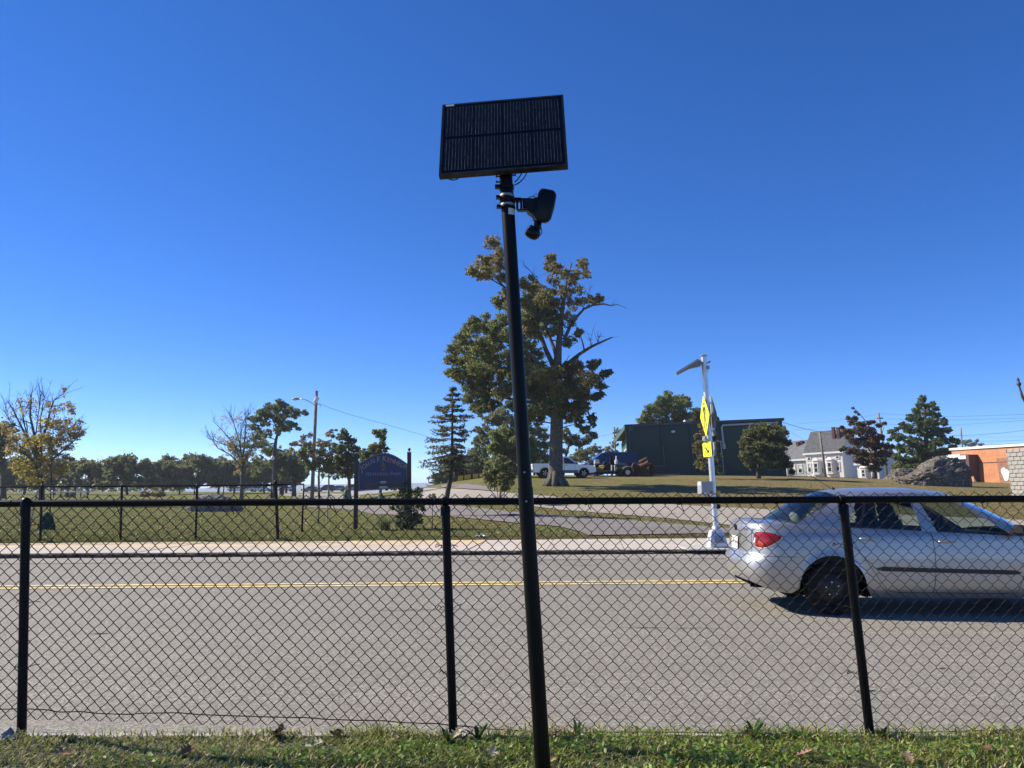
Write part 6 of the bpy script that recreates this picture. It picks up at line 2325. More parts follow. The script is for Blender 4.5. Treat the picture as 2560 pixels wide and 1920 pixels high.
tree("open_oak_tree", "dark oak with an open one-sided crown behind the globe lamp", "tree", (686, 1232), 92, [(686, 1228, .28), (687, 1180, .25), (686, 1130, .22), (690, 1100, .18), (697, 1075, .13)],
     cv(Z2, .3013, [(560, 390, 40, 'pin', .9), (530, 420, 40, 'pin', .9), (600, 390, 40, 'pin', .9), (660, 350, 36, 'pin', .9), (690, 380, 42, 'pin', .9), (650, 410, 42, 'pin', .9), (720, 420, 45, 'pin', .9), (770, 410, 36, 'pin', .9), (810, 430, 36, 'pin', .9), (860, 430, 28, 'pin', .9), (890, 445, 18, 'pin', .9), (780, 460, 36, 'pin', .9), (700, 470, 50, 'pin', .9), (640, 480, 55, 'pin', .9), (580, 450, 50, 'pin', .9), (500, 460, 50, 'pin', .9), (470, 500, 45, 'dark', .9), (540, 520, 55, 'dark', .9), (680, 530, 45, 'pin', .8), (740, 530, 40, 'pin', .9), (720, 575, 36, 'pin', .9), (785, 545, 26, 'pin', .9), (810, 570, 20, 'pin', .8), (640, 570, 40, 'pin', .9), (650, 610, 26, 'pin', .8), (460, 560, 40, 'dark', .8), (500, 600, 50, 'dark', .8), (560, 620, 45, 'dark', .7), (420, 490, 30, 'dark', .7), (520, 680, 50, 'dark', .8)]), leaf=0.160, dens=.8, bark='bark_dark')
tree("dark_low_tree", "dense dark tree mass behind the lamp and the litter bin", "tree", (735, 1234), 105, [(735, 1228, .3), (735, 1170, .25)],
     cv(Z2, .3013, [(560, 760, 55, 'dark', 1), (620, 790, 60, 'dark', 1), (680, 800, 60, 'dark', 1), (730, 780, 50, 'dark', 1), (640, 870, 65, 'dark', 1), (720, 860, 65, 'dark', 1), (790, 850, 55, 'dark', 1), (680, 940, 60, 'dark', 1), (760, 930, 60, 'dark', 1), (830, 920, 50, 'dark', 1), (580, 860, 50, 'dark', 1), (520, 900, 50, 'dark', .9), (480, 820, 50, 'dark', .9), (820, 980, 50, 'dark', 1), (860, 860, 40, 'olive', .9), (450, 940, 45, 'dark', .9), (620, 960, 45, 'dark', .9), (820, 800, 40, 'olive', .8)]), leaf=0.192, dens=.8)
tree("orange_maple_tree", "loose orange and dark-red tinged tree around the timber lamp pole", "tree", (800, 1236), 66, [(797, 1230, .10), (797, 1190, .09), (799, 1150, .06)],
     cv(Z2, .3013, [(860, 640, 30, 'red', .5), (910, 620, 30, 'red', .4), (790, 700, 30, 'red', .5), (760, 700, 18, 'red', .5), (1060, 620, 30, 'tan', .4), (1130, 580, 14, 'red', .5), (1080, 600, 24, 'red', .4), (1000, 690, 45, 'mix', .5), (1060, 700, 45, 'mix', .5), (870, 720, 50, 'mix', .6), (930, 700, 40, 'mix', .5), (850, 780, 55, 'olive', .8), (920, 770, 50, 'mix', .7), (1000, 760, 55, 'mix', .7), (1060, 780, 50, 'mix', .7), (880, 840, 50, 'olive', .8), (950, 850, 50, 'bright', .7), (1020, 840, 55, 'olive', .8), (900, 900, 40, 'bright', .7), (1080, 850, 50, 'olive', .8), (1040, 900, 45, 'olive', .8), (1100, 920, 40, 'olive', .8), (760, 740, 25, 'tan', .4), (1110, 740, 40, 'mix', .6)]), leaf=0.120, dens=.7)
tree("dark_green_tree", "dark green tree with a pointed top beside the park sign", "tree", (876, 1238), 68, [(873, 1234, .16), (873, 1190, .14), (872, 1130, .08), (868, 1085, .03)],
     cv(Z2, .3013, [(1190, 600, 30, 'pin', .9), (1170, 640, 40, 'pin', .9), (1210, 660, 36, 'pin', .9), (1260, 670, 40, 'dark', 1), (1200, 710, 50, 'pin', 1), (1270, 730, 45, 'dark', 1), (1310, 740, 26, 'dark', .9), (1160, 740, 45, 'olive', 1), (1210, 790, 55, 'olive', 1), (1150, 820, 50, 'olive', 1), (1260, 810, 50, 'dark', 1), (1200, 870, 55, 'olive', 1), (1260, 880, 50, 'olive', 1), (1150, 880, 40, 'olive', 1), (1190, 940, 45, 'bright', .9), (1250, 950, 45, 'olive', .9), (1120, 700, 30, 'olive', .8), (1310, 880, 40, 'olive', .8), (1330, 790, 36, 'dark', .8), (1100, 630, 20, 'pin', .7)]), leaf=0.128, dens=.85)
tree("slender_tree", "slender bright-leaved tree rising behind the park sign", "tree", (950, 1240), 62, [(951, 1234, .12), (952, 1190, .10), (953, 1130, .06), (955, 1085, .02)],
     cv(Z2, .3013, [(1450, 590, 28, 'bright', .9), (1480, 600, 30, 'bright', .9), (1530, 600, 26, 'bright', .9), (1510, 640, 36, 'bright', .9), (1480, 630, 26, 'bright', .9), (1520, 690, 36, 'bright', .9), (1490, 720, 36, 'mix', .9), (1440, 710, 36, 'mix', .9), (1540, 740, 30, 'bright', .9), (1420, 750, 36, 'bright', .9), (1390, 780, 36, 'olive', .9), (1470, 770, 40, 'mix', .9), (1350, 770, 36, 'dark', .8), (1530, 790, 30, 'olive', .8), (1430, 830, 45, 'dark', .9), (1500, 850, 45, 'dark', .9), (1360, 830, 40, 'dark', .9)]), leaf=0.112, dens=.85)
tree("small_pine_tree", "small pine between the lamp pole and the dark green tree", "tree", (822, 1238), 100, [(822, 1232, .12), (822, 1180, .08)],
     cv(Z2, .3013, [(1060, 900, 40, 'pin', .9), (1100, 880, 40, 'pin', .9), (1080, 940, 45, 'dark', .9), (1040, 960, 36, 'dark', .9), (1130, 930, 40, 'dark', .9), (1140, 970, 30, 'dark', .8)]), leaf=0.144, dens=.7)
tree("far_shrub", "low bushy tree by the white car at the drive's far end", "shrub", (1085, 1222), 112, [(1086, 1214, .1), (1090, 1205, .08)],
     cv(Z2, .3013, [(1950, 960, 40, 'olive', .9), (2000, 990, 40, 'dark', .9), (1960, 1010, 36, 'dark', .9), (2040, 1000, 36, 'dark', .9), (1990, 940, 36, 'olive', .9), (2060, 960, 36, 'dark', .9), (2100, 1000, 36, 'dark', .9)]), leaf=0.160, dens=.7)

# shrub and ornamental grass under the sign
tree("sign_shrub", "dark leafy shrub growing round the finial post of the park sign", "shrub", (1012, 1322), 24.0, [(1013, 1316, .03), (1015, 1290, .02), (1018, 1265, .012)],
     cv(Z2, .3013, [(1690, 1090, 40, 'dark', .8), (1740, 1100, 45, 'dark', .8), (1800, 1100, 40, 'dark', .7), (1840, 1080, 20, 'dark', .6), (1720, 1150, 45, 'dark', .9), (1790, 1160, 50, 'dark', .8), (1650, 1130, 26, 'dark', .6), (1640, 1210, 45, 'dark', .9), (1700, 1220, 55, 'dark', 1), (1770, 1230, 55, 'dark', 1), (1830, 1220, 40, 'dark', .8), (1860, 1240, 22, 'dark', .6), (1660, 1280, 50, 'dark', 1), (1730, 1290, 55, 'dark', 1), (1800, 1290, 50, 'dark', 1), (1690, 1350, 50, 'dark', 1), (1760, 1350, 50, 'dark', 1), (1820, 1340, 36, 'dark', .9), (1640, 1350, 40, 'dark', .9), (1740, 1395, 36, 'dark', .9), (1700, 1030, 22, 'dark', .6), (1720, 1000, 14, 'dark', .5), (1680, 1395, 30, 'dark', .9), (1590, 1230, 26, 'dark', .6)]), leaf=.045, dens=.5, stretch=1.6, bark='bark_dark', per=22)
tree("garden_sprig", "little dark sprig of leaves showing above the rail beside the spruce", "plant", (1081, 1300), 24.4, [(1081, 1290, .012), (1081, 1262, .009), (1081, 1247, .005)],
     cv(Z2, .3013, [(1935, 1120, 14, 'dark', .9), (1910, 1135, 13, 'dark', .9), (1955, 1138, 13, 'dark', .9), (1930, 1145, 12, 'dark', .9)]), leaf=.045, dens=.6, twigs=True, depth=.2, bark='bark_dark')
gx = at(959, 1326, 23.7)
og = thing("ornamental_grass_clump", "arching clump of striped ornamental grass at the foot of the shrub", "plant", (gx.x, 23.7, h(gx.x, 23.7)))
V, K = [], []
for _ in range(420):
 a = random.uniform(0, 6.28); L = random.uniform(.28, .58); w = random.uniform(.006, .011)
 o = Vector((gx.x + random.gauss(0, .06), 23.7 + random.gauss(0, .06), h(gx.x, 23.7)))
 d = Vector((math.cos(a), math.sin(a), 0)); sd = Vector((-d.y, d.x, 0)) * w
 sp_ = random.uniform(.35, 1.0)
 pts = [o + d * L * sp_ * t * (.5 + .5 * t) + Vector((0, 0, L * (1.25 * t - .75 * sp_ * t * t))) for t in (0, .25, .5, .75, 1)]
 col = random.choice([(.30, .33, .14), (.10, .14, .04), (.07, .10, .03), (.42, .42, .25), (.12, .15, .05)])
 for i in range(4):
  k0, k1 = 1 - i * .2, 1 - (i + 1) * .22
  V += [pts[i] - sd * k0, pts[i] + sd * k0, pts[i + 1] + sd * k1, pts[i + 1] - sd * k1]
  K.append(col)
np_mesh("blades", np.array([tuple(v) for v in V]), 4, M['blade'], np.array(K), og, off=og.location)

# ------------------------------------------------------------------ green hall
def lean_root(o):
 o.rotation_euler.y = LEAN
 return o

HY = 74.0
hl = onground(1572, HY); hr_x = (1957 - 1280) / F_PX * HY
hz0 = 1.5 + (1213 - 1190) / F_PX * HY
hall = thing("green_hall", "dark green flat-fronted hall with a sloping roof on top of the bank", "building", (hl.x, HY, hz0 - 1.5))
W = hr_x - hl.x + .25
Hh = (1190 - 1068) / F_PX * HY + 1.5
M['hall_green'] = simple("dark_green_cladding", (.010, .041, .031), .65, var=.12, vscale=1.2)
M['hall_trim'] = simple("green_edge_trim", (.022, .060, .052), .6, var=.12)
M['hall_roof'] = simple("dark_roof_edge", (.05, .055, .06), .6, var=.15)
M['hall_side_lit'] = simple("sunlit_green_cladding", (.045, .105, .085), .65, var=.12, vscale=1.5)  # same cladding in a lighter green: sunlight on the end wall painted in
x0, y0, z0 = hl.x, HY, hz0 - 1.5
D = 7.5
ov = .15
mb = MB()
mb.add([(x0 + .6, y0 + .0, z0), (x0 + W, y0, z0), (x0 + W, y0, z0 + Hh), (x0 + .6, y0, z0 + Hh), (x0 + .6, y0 + D, z0), (x0 + W, y0 + D, z0), (x0 + W, y0 + D, z0 + Hh - .9), (x0 + .6, y0 + D, z0 + Hh - .9)],
       [(0, 1, 2, 3), (1, 5, 6, 2), (5, 4, 7, 6), (4, 0, 3, 7), (3, 2, 6, 7)])
mb.build("wall", M['hall_green'], hall)
# side wall boards, seen at a glancing angle under the eave
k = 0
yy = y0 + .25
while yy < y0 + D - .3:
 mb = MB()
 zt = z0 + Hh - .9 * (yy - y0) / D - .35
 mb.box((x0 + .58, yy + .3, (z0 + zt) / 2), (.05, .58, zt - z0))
 mb.build("board", M['hall_side_lit'], hall)
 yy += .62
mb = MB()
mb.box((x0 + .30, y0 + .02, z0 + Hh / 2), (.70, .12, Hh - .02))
mb.build("end_pier", M['hall_side_lit'], hall)
# shallow roof with fascia boards
mb = MB()
mb.add([(x0 - ov, y0 - .25, z0 + Hh), (x0 + W + .15, y0 - .25, z0 + Hh), (x0 + W + .15, y0 + D + .3, z0 + Hh - .95), (x0 - ov, y0 + D + .3, z0 + Hh - .95),
  (x0 - ov, y0 - .25, z0 + Hh + .22), (x0 + W + .15, y0 - .25, z0 + Hh + .22), (x0 + W + .15, y0 + D + .3, z0 + Hh - .73), (x0 - ov, y0 + D + .3, z0 + Hh - .73)],
       [(0, 3, 2, 1), (4, 5, 6, 7), (0, 1, 5, 4), (1, 2, 6, 5), (2, 3, 7, 6), (3, 0, 4, 7)])
roof = mb.build("roof", M['hall_roof'], hall)
mb = MB()
mb.add([(x0 - ov - .03, y0 - .28, z0 + Hh - .25), (x0 - ov - .03, y0 + D + .3, z0 + Hh - 1.2), (x0 - ov - .03, y0 + D + .3, z0 + Hh - .75), (x0 - ov - .03, y0 - .28, z0 + Hh + .2),
  (x0 - ov + .03, y0 - .28, z0 + Hh - .25), (x0 - ov + .03, y0 + D + .3, z0 + Hh - 1.2), (x0 - ov + .03, y0 + D + .3, z0 + Hh - .75), (x0 - ov + .03, y0 - .28, z0 + Hh + .2)],
       [(0, 3, 2, 1), (4, 5, 6, 7), (0, 1, 5, 4), (1, 2, 6, 5), (2, 3, 7, 6), (3, 0, 4, 7)])
mb.build("fascia", M['hall_side_lit'], roof)
def HX(px): return (px - 1280) / F_PX * HY
def HZ(py, px=1572): return 1.5 + (1213 - py) / F_PX * HY - (px - 1572) / F_PX * HY * .044
# wall panels, pilasters and edging
for (a, b) in ((1580, 1655), (1667, 1728), (1738, 1812), (1819, 1890), (1897, 1950)):
 mb = MB()
 mb.box(((HX(a) + HX(b)) / 2, y0 - .03, z0 + Hh * .53), (HX(b) - HX(a), .05, Hh * .80))
 mb.build("panel", M['hall_green'], hall)
for a in (1574, 1661, 1733, 1815, 1893, 1954):
 mb = MB()
 mb.box((HX(a), y0 - .05, z0 + Hh * .5), (.28, .09, Hh - .05))
 mb.build("pilaster", M['hall_green'], hall)
for pts in (((1660, 1114), (1662, 1164)), ((1628, 1166), (1662, 1165)), ((1732, 1115), (1738, 1186))):
 mb = MB()
 (a, b), (c, d) = pts
 mb.tube([(HX(a), y0 - .12, HZ(b, a)), (HX(c), y0 - .12, HZ(d, c))], .025, 5)
 mb.build("edge_trim", simple("pale_green_edge", (.09, .14, .13), .5), hall)
# flood lamp, roof vent, service pipe
mb = MB(); mb.sphere((HX(1688), y0 - .2, HZ(1080, 1688)), .16, 10, 6, (1.3, 1, .8)); mb.tube([(HX(1688), y0, HZ(1080, 1688)), (HX(1688), y0 - .2, HZ(1080, 1688))], .05, 6)
mb.build("flood_lamp", M['white_paint'], hall, smooth=True)
mb = MB(); mb.lathe([(.12, -.2), (.12, .15), (.2, .15), (.0, .35)], (HX(1726), y0 + 1.0, HZ(1056, 1726)), (0, 0, 1), 10)
mb.build("roof_vent", M['white_paint'], roof)
M['pipe'] = simple("pale_service_pipe", (.42, .43, .42), .5, var=.1)
mb = MB()
mb.tube([(HX(1952), y0 - .16, HZ(1057, 1952)), (HX(1880), y0 - .16, HZ(1060, 1880)), (HX(1825), y0 - .16, HZ(1063, 1825)), (HX(1814), y0 - .16, HZ(1063.5, 1814)), (HX(1810), y0 - .16, HZ(1069, 1810)), (HX(1811), y0 - .16, HZ(1100, 1811)), (HX(1812), y0 - .16, HZ(1112, 1812))], .10, 8)
mb.tube([(HX(1812), y0 - .16, HZ(1110, 1812)), (HX(1812.4), y0 - .16, HZ(1123, 1812))], .15, 8)
mb.build("service_pipe", M['pipe'], hall, smooth=True, angle=40)
mb = MB()
mb.tube([(HX(1805), y0 - .14, HZ(1104, 1805)), (HX(1807), y0 - .14, HZ(1186, 1807))], .055, 6)
mb.tube([(HX(1799), y0 - .14, HZ(1104, 1800)), (HX(1807), y0 - .14, HZ(1104, 1807))], .06, 6)
mb.build("vent_stack", M['pipe'], hall, smooth=True, angle=40)
# side entrance under the eave
mb = MB()
mb.box((x0 + .50, y0 + 3.6, z0 + 2.45), (.09, 1.2, 2.4))
dr = mb.build("door", M['hall_trim'], hall)
mb = MB()
mb.box((x0 + .47, y0 + 2.95, z0 + 2.45), (.08, .14, 2.4)); mb.box((x0 + .47, y0 + 4.25, z0 + 2.45), (.08, .14, 2.4)); mb.box((x0 + .47, y0 + 3.6, z0 + 3.70), (.08, 1.44, .14))
mb.build("door_frame", M['white_paint'], dr)
mb = MB()
mb.lathe([(.05, -.35), (.14, -.30), (.2, 0), (.22, .05), (.06, .16), (0, .3)], (x0 + .25, y0 + 2.6, z0 + 4.0), (0, 0, 1), 8)
mb.tube([(x0 + .25, y0 + 2.6, z0 + 4.1), (x0 + .58, y0 + 2.6, z0 + 4.1)], .04, 6)
mb.build("wall_lantern", M['white_paint'], hall)
# the front leans with the street
hall.rotation_euler.y = LEAN

# timber stack lying by the wall
mb = MB()
p = onground(1655, 70)
tl = thing("timber_stack", "long timbers lying on the grass beside the cannon", "timber", (p.x, 70, p.z))
for i in range(3):
 mb = MB(); mb.box((p.x + i * .15, 70 + i * .25, p.z + .10 + i * .02), (2.6, .16, .12), Matrix.Rotation(R(3 * i), 3, 'Z'))
 mb.build("timber", M['wood_pole'], tl)

# ------------------------------------------------------------------ houses on the street beyond
def siding(name, col, pitch=.14):
 m, nt, bs = nodemat(name)
 vec = mapping(nt)
 w = nt.nodes.new("ShaderNodeTexWave"); w.bands_direction = 'Z'; w.wave_profile = 'SAW'
 w.inputs["Scale"].default_value = .16 / pitch
 lk(nt, vec, w.inputs[0])
 n = noise_n(nt, vec, 1.2, 4)
 lk(nt, mixc(nt, ramp(nt, n, [(.3, 0), (.8, .2)]), col, tuple(c * .75 for c in col)), bs.inputs["Base Color"])
 bs.inputs["Roughness"].default_value = .6
 bumpn(nt, bs, w.outputs["Fac"], .5, .02)
 return m
M['white_siding'] = siding("white_clapboard", (.60, .575, .535))
M['grey_siding'] = siding("grey_green_clapboard", (.30, .34, .32))
M['shingle'] = simple("dark_grey_shingles", (.075, .075, .08), .9, var=.35, vscale=2.5, bump=.5, bscale=8, bdist=.05)
M['shingle2'] = simple("mid_grey_shingles", (.13, .13, .135), .9, var=.3, vscale=2.5, bump=.5, bscale=8, bdist=.05)
M['chimney_brick'] = simple("dark_red_chimney_brick", (.075, .03, .025), .9, var=.3, vscale=6)
M['pane'] = simple("dark_window_glass", (.02, .025, .03), .08, var=.3)
M['white_trim'] = simple("white_trim", (.64, .62, .58), .5, var=.04)
M['curtain'] = simple("pale_window_blind", (.5, .5, .5), .7, var=.1)

def house(name, label, corner, Y, ang, wf, ws, eave, ridge, wall, roofm, wins, bays=(), chim=(), dormers=()):
 """corner: pixel of the near corner's foot; the lit front runs back to the viewer's left, the shaded side to the right"""
 c = at(corner[0], corner[1], Y)
 z0 = c.z - 2.0
 root = thing(name, label, "house", (c.x, Y, z0))
 fdir = Vector((-math.cos(ang), math.sin(ang), 0))          # along the front, away from the corner
 sdir = Vector((math.sin(ang), math.cos(ang), 0))           # along the side
 fn = -sdir; sn = -fdir
 o = Vector((c.x, Y, z0)); up = Vector((0, 0, 1))
 E = eave + 2.0; Rg = ridge + 2.0
 def P(f, s, z): return o + fdir * f + sdir * s + up * z
 mb = MB()
 mb.add([P(0, 0, 0), P(wf, 0, 0), P(wf, ws, 0), P(0, ws, 0), P(0, 0, E), P(wf, 0, E), P(wf, ws, E), P(0, ws, E), P(0, ws / 2, Rg), P(wf, ws / 2, Rg)],
  [(0, 4, 5, 1), (1, 5, 9, 6, 2), (2, 6, 7, 3), (3, 7, 8, 4, 0)])
 mb.build("wall", wall, root)
 ov = .35
 mb = MB()
 for sg in (0, 1):
  sl = (Rg - E) / (ws / 2)
  e0 = -ov if sg == 0 else ws + ov
  ez = E - ov * sl
  a, b_, c_, d_ = P(-ov, e0, ez), P(wf + ov, e0, ez), P(wf + ov, ws / 2, Rg), P(-ov, ws / 2, Rg)
  t = up * .16
  mb.add([a, b_, c_, d_, a + t, b_ + t, c_ + t, d_ + t], [(0, 1, 2, 3), (4, 7, 6, 5), (0, 4, 5, 1), (1, 5, 6, 2), (2, 6, 7, 3), (3, 7, 4, 0)])
 rf = mb.build("roof", roofm, root)
 mb = MB()
 mb.prism([P(-ov, -ov - .03, E - .38), P(wf + ov, -ov - .03, E - .38), P(wf + ov, -ov - .03, E - .05), P(-ov, -ov - .03, E - .05)], fn * -.3)
 mb.build("cornice", M['white_trim'], root)
 for (f, s, hgt) in chim:
  mb = MB()
  q = P(f, s, 0)
  rot = Matrix((fdir, sdir, up)).transposed()
  mb.box(P(f, s, hgt + 2.0 - 1.3), (.48, .6, 2.6), rot)
  mb.box(P(f, s, hgt + 2.0 + .04), (.58, .7, .14), rot)
  mb.build("chimney", M['chimney_brick'], rf)
 rot = Matrix((fdir, sdir, up)).transposed()
 for (face, u, z, w, hh) in wins:
  if face == 'f':
   cc, nn, a = P(u, 0, z + 2.0), fn, fdir
  else:
   cc, nn, a = P(0, u, z + 2.0), sn, sdir
  b3 = Matrix((a, nn, up)).transposed()
  mb = MB()
  for dx, dz, ww, h2 in ((-w / 2 - .06, 0, .13, hh + .26), (w / 2 + .06, 0, .13, hh + .26), (0, hh / 2 + .065, w, .13), (0, -hh / 2 - .065, w + .3, .13), (0, 0, w, .06)):
   mb.box(cc + a * dx + up * dz + nn * .05, (ww, .10, h2), b3)
  wf_ = mb.build("window", M['white_trim'], root)
  mb = MB(); mb.box(cc + nn * .015, (w, .03, hh), b3)
  mb.build("pane", M['pane'], wf_)
  mb = MB(); mb.box(cc + nn * .033 + up * hh * .27, (w * .9, .005, hh * .4), b3)
  mb.build("blind", M['curtain'], wf_)
 for (f, w, z0b, z1b, dep) in bays:
  # three-sided bay with a little pediment
  mb = MB()
  A = [P(f - w / 2, 0, z0b + 2), P(f - w * .3, -dep, z0b + 2), P(f + w * .3, -dep, z0b + 2), P(f + w / 2, 0, z0b + 2)]
  mb.prism(A, up * (z1b - z0b))
  bay = mb.build("bay", wall, root)
  mb = MB()
  mb.prism([p + fn * .15 + up * (z1b - z0b) for p in A], up * .18)
  top = P(f, -dep * .6, z1b + 2.65)
  q = [p + fn * .15 + up * (z1b - z0b + .18) for p in A]
  mb.add(q + [top], [(0, 1, 4), (1, 2, 4), (2, 3, 4)])
  mb.build("bay_roof", M['white_trim'], bay)
  mb = MB()
  for (uu) in (0,):
   cc = P(f, -dep, (z0b + z1b) / 2 + 2)
   mb.box(cc + fn * .02, (w * .36, .04, (z1b - z0b) * .62), rot)
  mb.build("pane", M['pane'], bay)
  mb = MB()
  for dx in (-w * .2, w * .2):
   mb.box(P(f + dx, -dep, (z0b + z1b) / 2 + 2) + fn * .03, (.12, .06, (z1b - z0b) * .7), rot)
  for dz in (-.33, .0, .33):
   mb.box(P(f, -dep, (z0b + z1b) / 2 + 2 + dz * (z1b - z0b)) + fn * .03, (w * .42, .06, .09), rot)
  mb.build("sash", M['white_trim'], bay)
 root.rotation_euler.y = LEAN
 return root

k = 140 / F_PX
house("house", "white clapboard house with bay windows and a dark grey roof", (2112, 1192), 140, R(48), 7.0, 7.0, 4.7, 8.6, M['white_siding'], M['shingle'],
      [('f', .9, 3.75, .5, .7), ('f', 3.4, 3.75, .45, .6), ('f', 6.3, 3.75, .5, .8), ('f', 1.0, 1.9, .55, 1.5), ('f', 4.0, 1.7, .5, 1.7), ('f', 6.4, 1.9, .5, 1.5)],
      bays=[(2.3, 1.8, .6, 3.1, .55), (4.9, 1.8, .6, 3.1, .55)], chim=[(1.3, 2.2, 9.0), (2.2, 2.2, 9.1)])
house("house", "grey-green house with a dark roof partly hidden by the ornamental tree", (2018, 1192), 152, R(48), 5.4, 7.0, 3.6, 7.2, M['grey_siding'], M['shingle2'],
      [('f', 1.2, 1.6, .7, 1.5), ('f', 2.6, 1.5, .6, 1.6), ('f', 4.2, 1.5, .7, 1.5)], bays=[(4.1, 1.6, .3, 2.3, .5)], chim=[(2.6, 2.6, 6.9), (1.9, 2.9, 7.1)])
house("house", "white house with grey side wall seen between the plum tree and pyramidal tree", (2200, 1196), 128, R(50), 3.6, 7.5, 2.7, 5.4, M['white_siding'], M['shingle2'],
      [('f', .8, 1.0, .5, 1.2), ('s', 2.2, 1.0, .8, 1.3)], bays=[(2.4, 1.5, .1, 1.8, .4)])

# ------------------------------------------------------------------ orange brick building
def brick_mat():
 m, nt, bs = nodemat("orange_brickwork")
 vec = mapping(nt)
 rot = nt.nodes.new("ShaderNodeMapping"); rot.inputs["Rotation"].default_value = (R(90), 0, 0)
 tc = nt.nodes.new("ShaderNodeTexCoord")
 lk(nt, tc.outputs["Object"], rot.inputs[0])
 b = nt.nodes.new("ShaderNodeTexBrick")
 b.inputs["Scale"].default_value = 4.2
 b.inputs["Color1"].default_value = (.46, .18, .07, 1); b.inputs["Color2"].default_value = (.38, .13, .055, 1); b.inputs["Mortar"].default_value = (.42, .30, .22, 1)
 b.inputs["Mortar Size"].default_value = .012
 lk(nt, rot.outputs[0], b.inputs[0])
 n = noise_n(nt, vec, 2.2, 5, .7)
 c = mixc(nt, ramp(nt, n, [(.4, 0), (.7, .6)]), b.outputs[0], (.52, .25, .12))
 lk(nt, c, bs.inputs["Base Color"]); bs.inputs["Roughness"].default_value = .9
 return m
M['orange_brick'] = brick_mat()
BY = 78.0
bl = at(2385, 1213, BY);
bz0 = h(bl.x + 2, BY) - .6
bb = thing("brick_building", "low orange brick building with a white roof edge behind the boulder", "building", (bl.x, BY, bz0))
bH = (1213 - 1128) / F_PX * BY + 1.5 - bz0
bw = 12.0
fd = Vector((math.cos(R(-80)), math.sin(R(-80)), 0)); fb = Vector((-fd.y, fd.x, 0))
def BP(u, d, z): return Vector((bl.x, BY, bz0)) + fd * u + fb * d + Vector((0, 0, z))
mb = MB()
mb.prism([BP(0, 0, 0), BP(bw, 0, 0), BP(bw, 9, 0), BP(0, 9, 0)], (0, 0, bH))
mb.build("wall", M['orange_brick'], bb)
mb = MB()
rotb = Matrix((fd, fb, Vector((0, 0, 1)))).transposed()
mb.box(BP(bw / 2, 4.5, bH + .16), (bw + .3, 9.3, .22), rotb)
mb.build("roof", M['white_trim'], bb)
mb = MB()
mb.box(BP(bw / 2, -.02, bH - 1.30), (bw, .06, .07), rotb)
mb.build("string_course", simple("brown_string_course", (.17, .07, .04), .9), bb)
mb = MB()
mb.box(BP(1.9, -.55, bH - .75), (2.5, 1.1, .34), rotb)
mb.box(BP(1.4, -.50, bH - .50), (1.6, .9, .14), rotb)
cano = mb.build("canopy", M['white_trim'], bb)
mb = MB()
mb.box(BP(3.25, -.45, bH - 1.55), (.40, 1.2, 2.1), rotb)
mb.box(BP(3.25, -.1, bH / 2 - .6), (.30, .5, bH - 1.4), rotb)
mb.build("canopy_column", simple("dark_brown_column", (.075, .045, .04), .6, var=.2), bb)
mb = MB()
mb.prism([BP(5.9, -.03, .55), BP(7.6, -.03, .55), BP(7.6, -.03, 2.75), BP(5.7, -.03, 2.75)], fb * .02)
mb.build("bricked_up_opening", simple("brown_infill_brick", (.26, .13, .085), .9, var=.3, vscale=3), bb)
mb = MB()
pts = []
for i in range(22):
 a = 2 * math.pi * i / 22
 rr = 1 + .12 * math.sin(3 * a + .6) + .06 * math.sin(5 * a)
 pts.append(BP(6.6 + .42 * rr * math.cos(a) + .12 * math.sin(a) * -1, -.05, 1.30 + .62 * rr * math.sin(a)))
mb.prism(pts, fb * .02)
mb.build("painted_patch", simple("pale_blue_white_paint", (.50, .57, .59), .7, var=.06), bb)

# ------------------------------------------------------------------ statue pedestal of stone blocks
KY = 44.0
kz = h((2545 - 1280) / F_PX * KY, KY)
kx = at(2527, 1180, KY).x + 1.5
ped = thing("stone_pedestal", "grey stone block pedestal at the edge of the frame", "pedestal", (kx + 1.2, KY, kz))
M['block'] = simple("rough_grey_stone", (.34, .325, .29), .9, var=.3, vscale=4, bump=.9, bscale=14, bdist=.04)
M['mortar'] = simple("grey_mortar", (.17, .16, .145), .95, var=.15)
khz = 1.5 + (1213 - 1116) / F_PX * KY - kz
nC = 12
cz = khz / nC
mb = MB()
mb.box((kx + 1.2, KY + 1.2, kz + khz / 2 - .2), (2.34, 2.34, khz + .3))
mb.build("core", M['mortar'], ped)
proto_block = None
for c in range(-1, nC):
 off = .0 if c % 2 else .29
 for face in range(2):
  u = -off
  while u < 2.4:
   a, b = max(0, u), min(2.4, u + .58)
   if b - a > .08:
    mid = (a + b) / 2
    L = b - a - .035
    if face == 0:
     loc = Vector((kx + mid, KY + .02, kz + (c + .5) * cz)); size = (L, .12, cz - .035)
    else:
     loc = Vector((kx + .02, KY + mid, kz + (c + .5) * cz)); size = (.12, L, cz - .035)
    if proto_block is None:
     m2 = MB()
     m2.bbox((0, 0, 0), (1, 1, 1), .06)
     proto_block = m2.build("stone_block", M['block'], ped, world=False)
     o = proto_block
    else:
     o = proto_block.copy(); COL.objects.link(o)
    o.location = loc - ped.location + Vector((random.uniform(-.008, .008), random.uniform(-.012, .012), 0))
    o.scale = size
   u += .58
ped.rotation_euler.y = LEAN
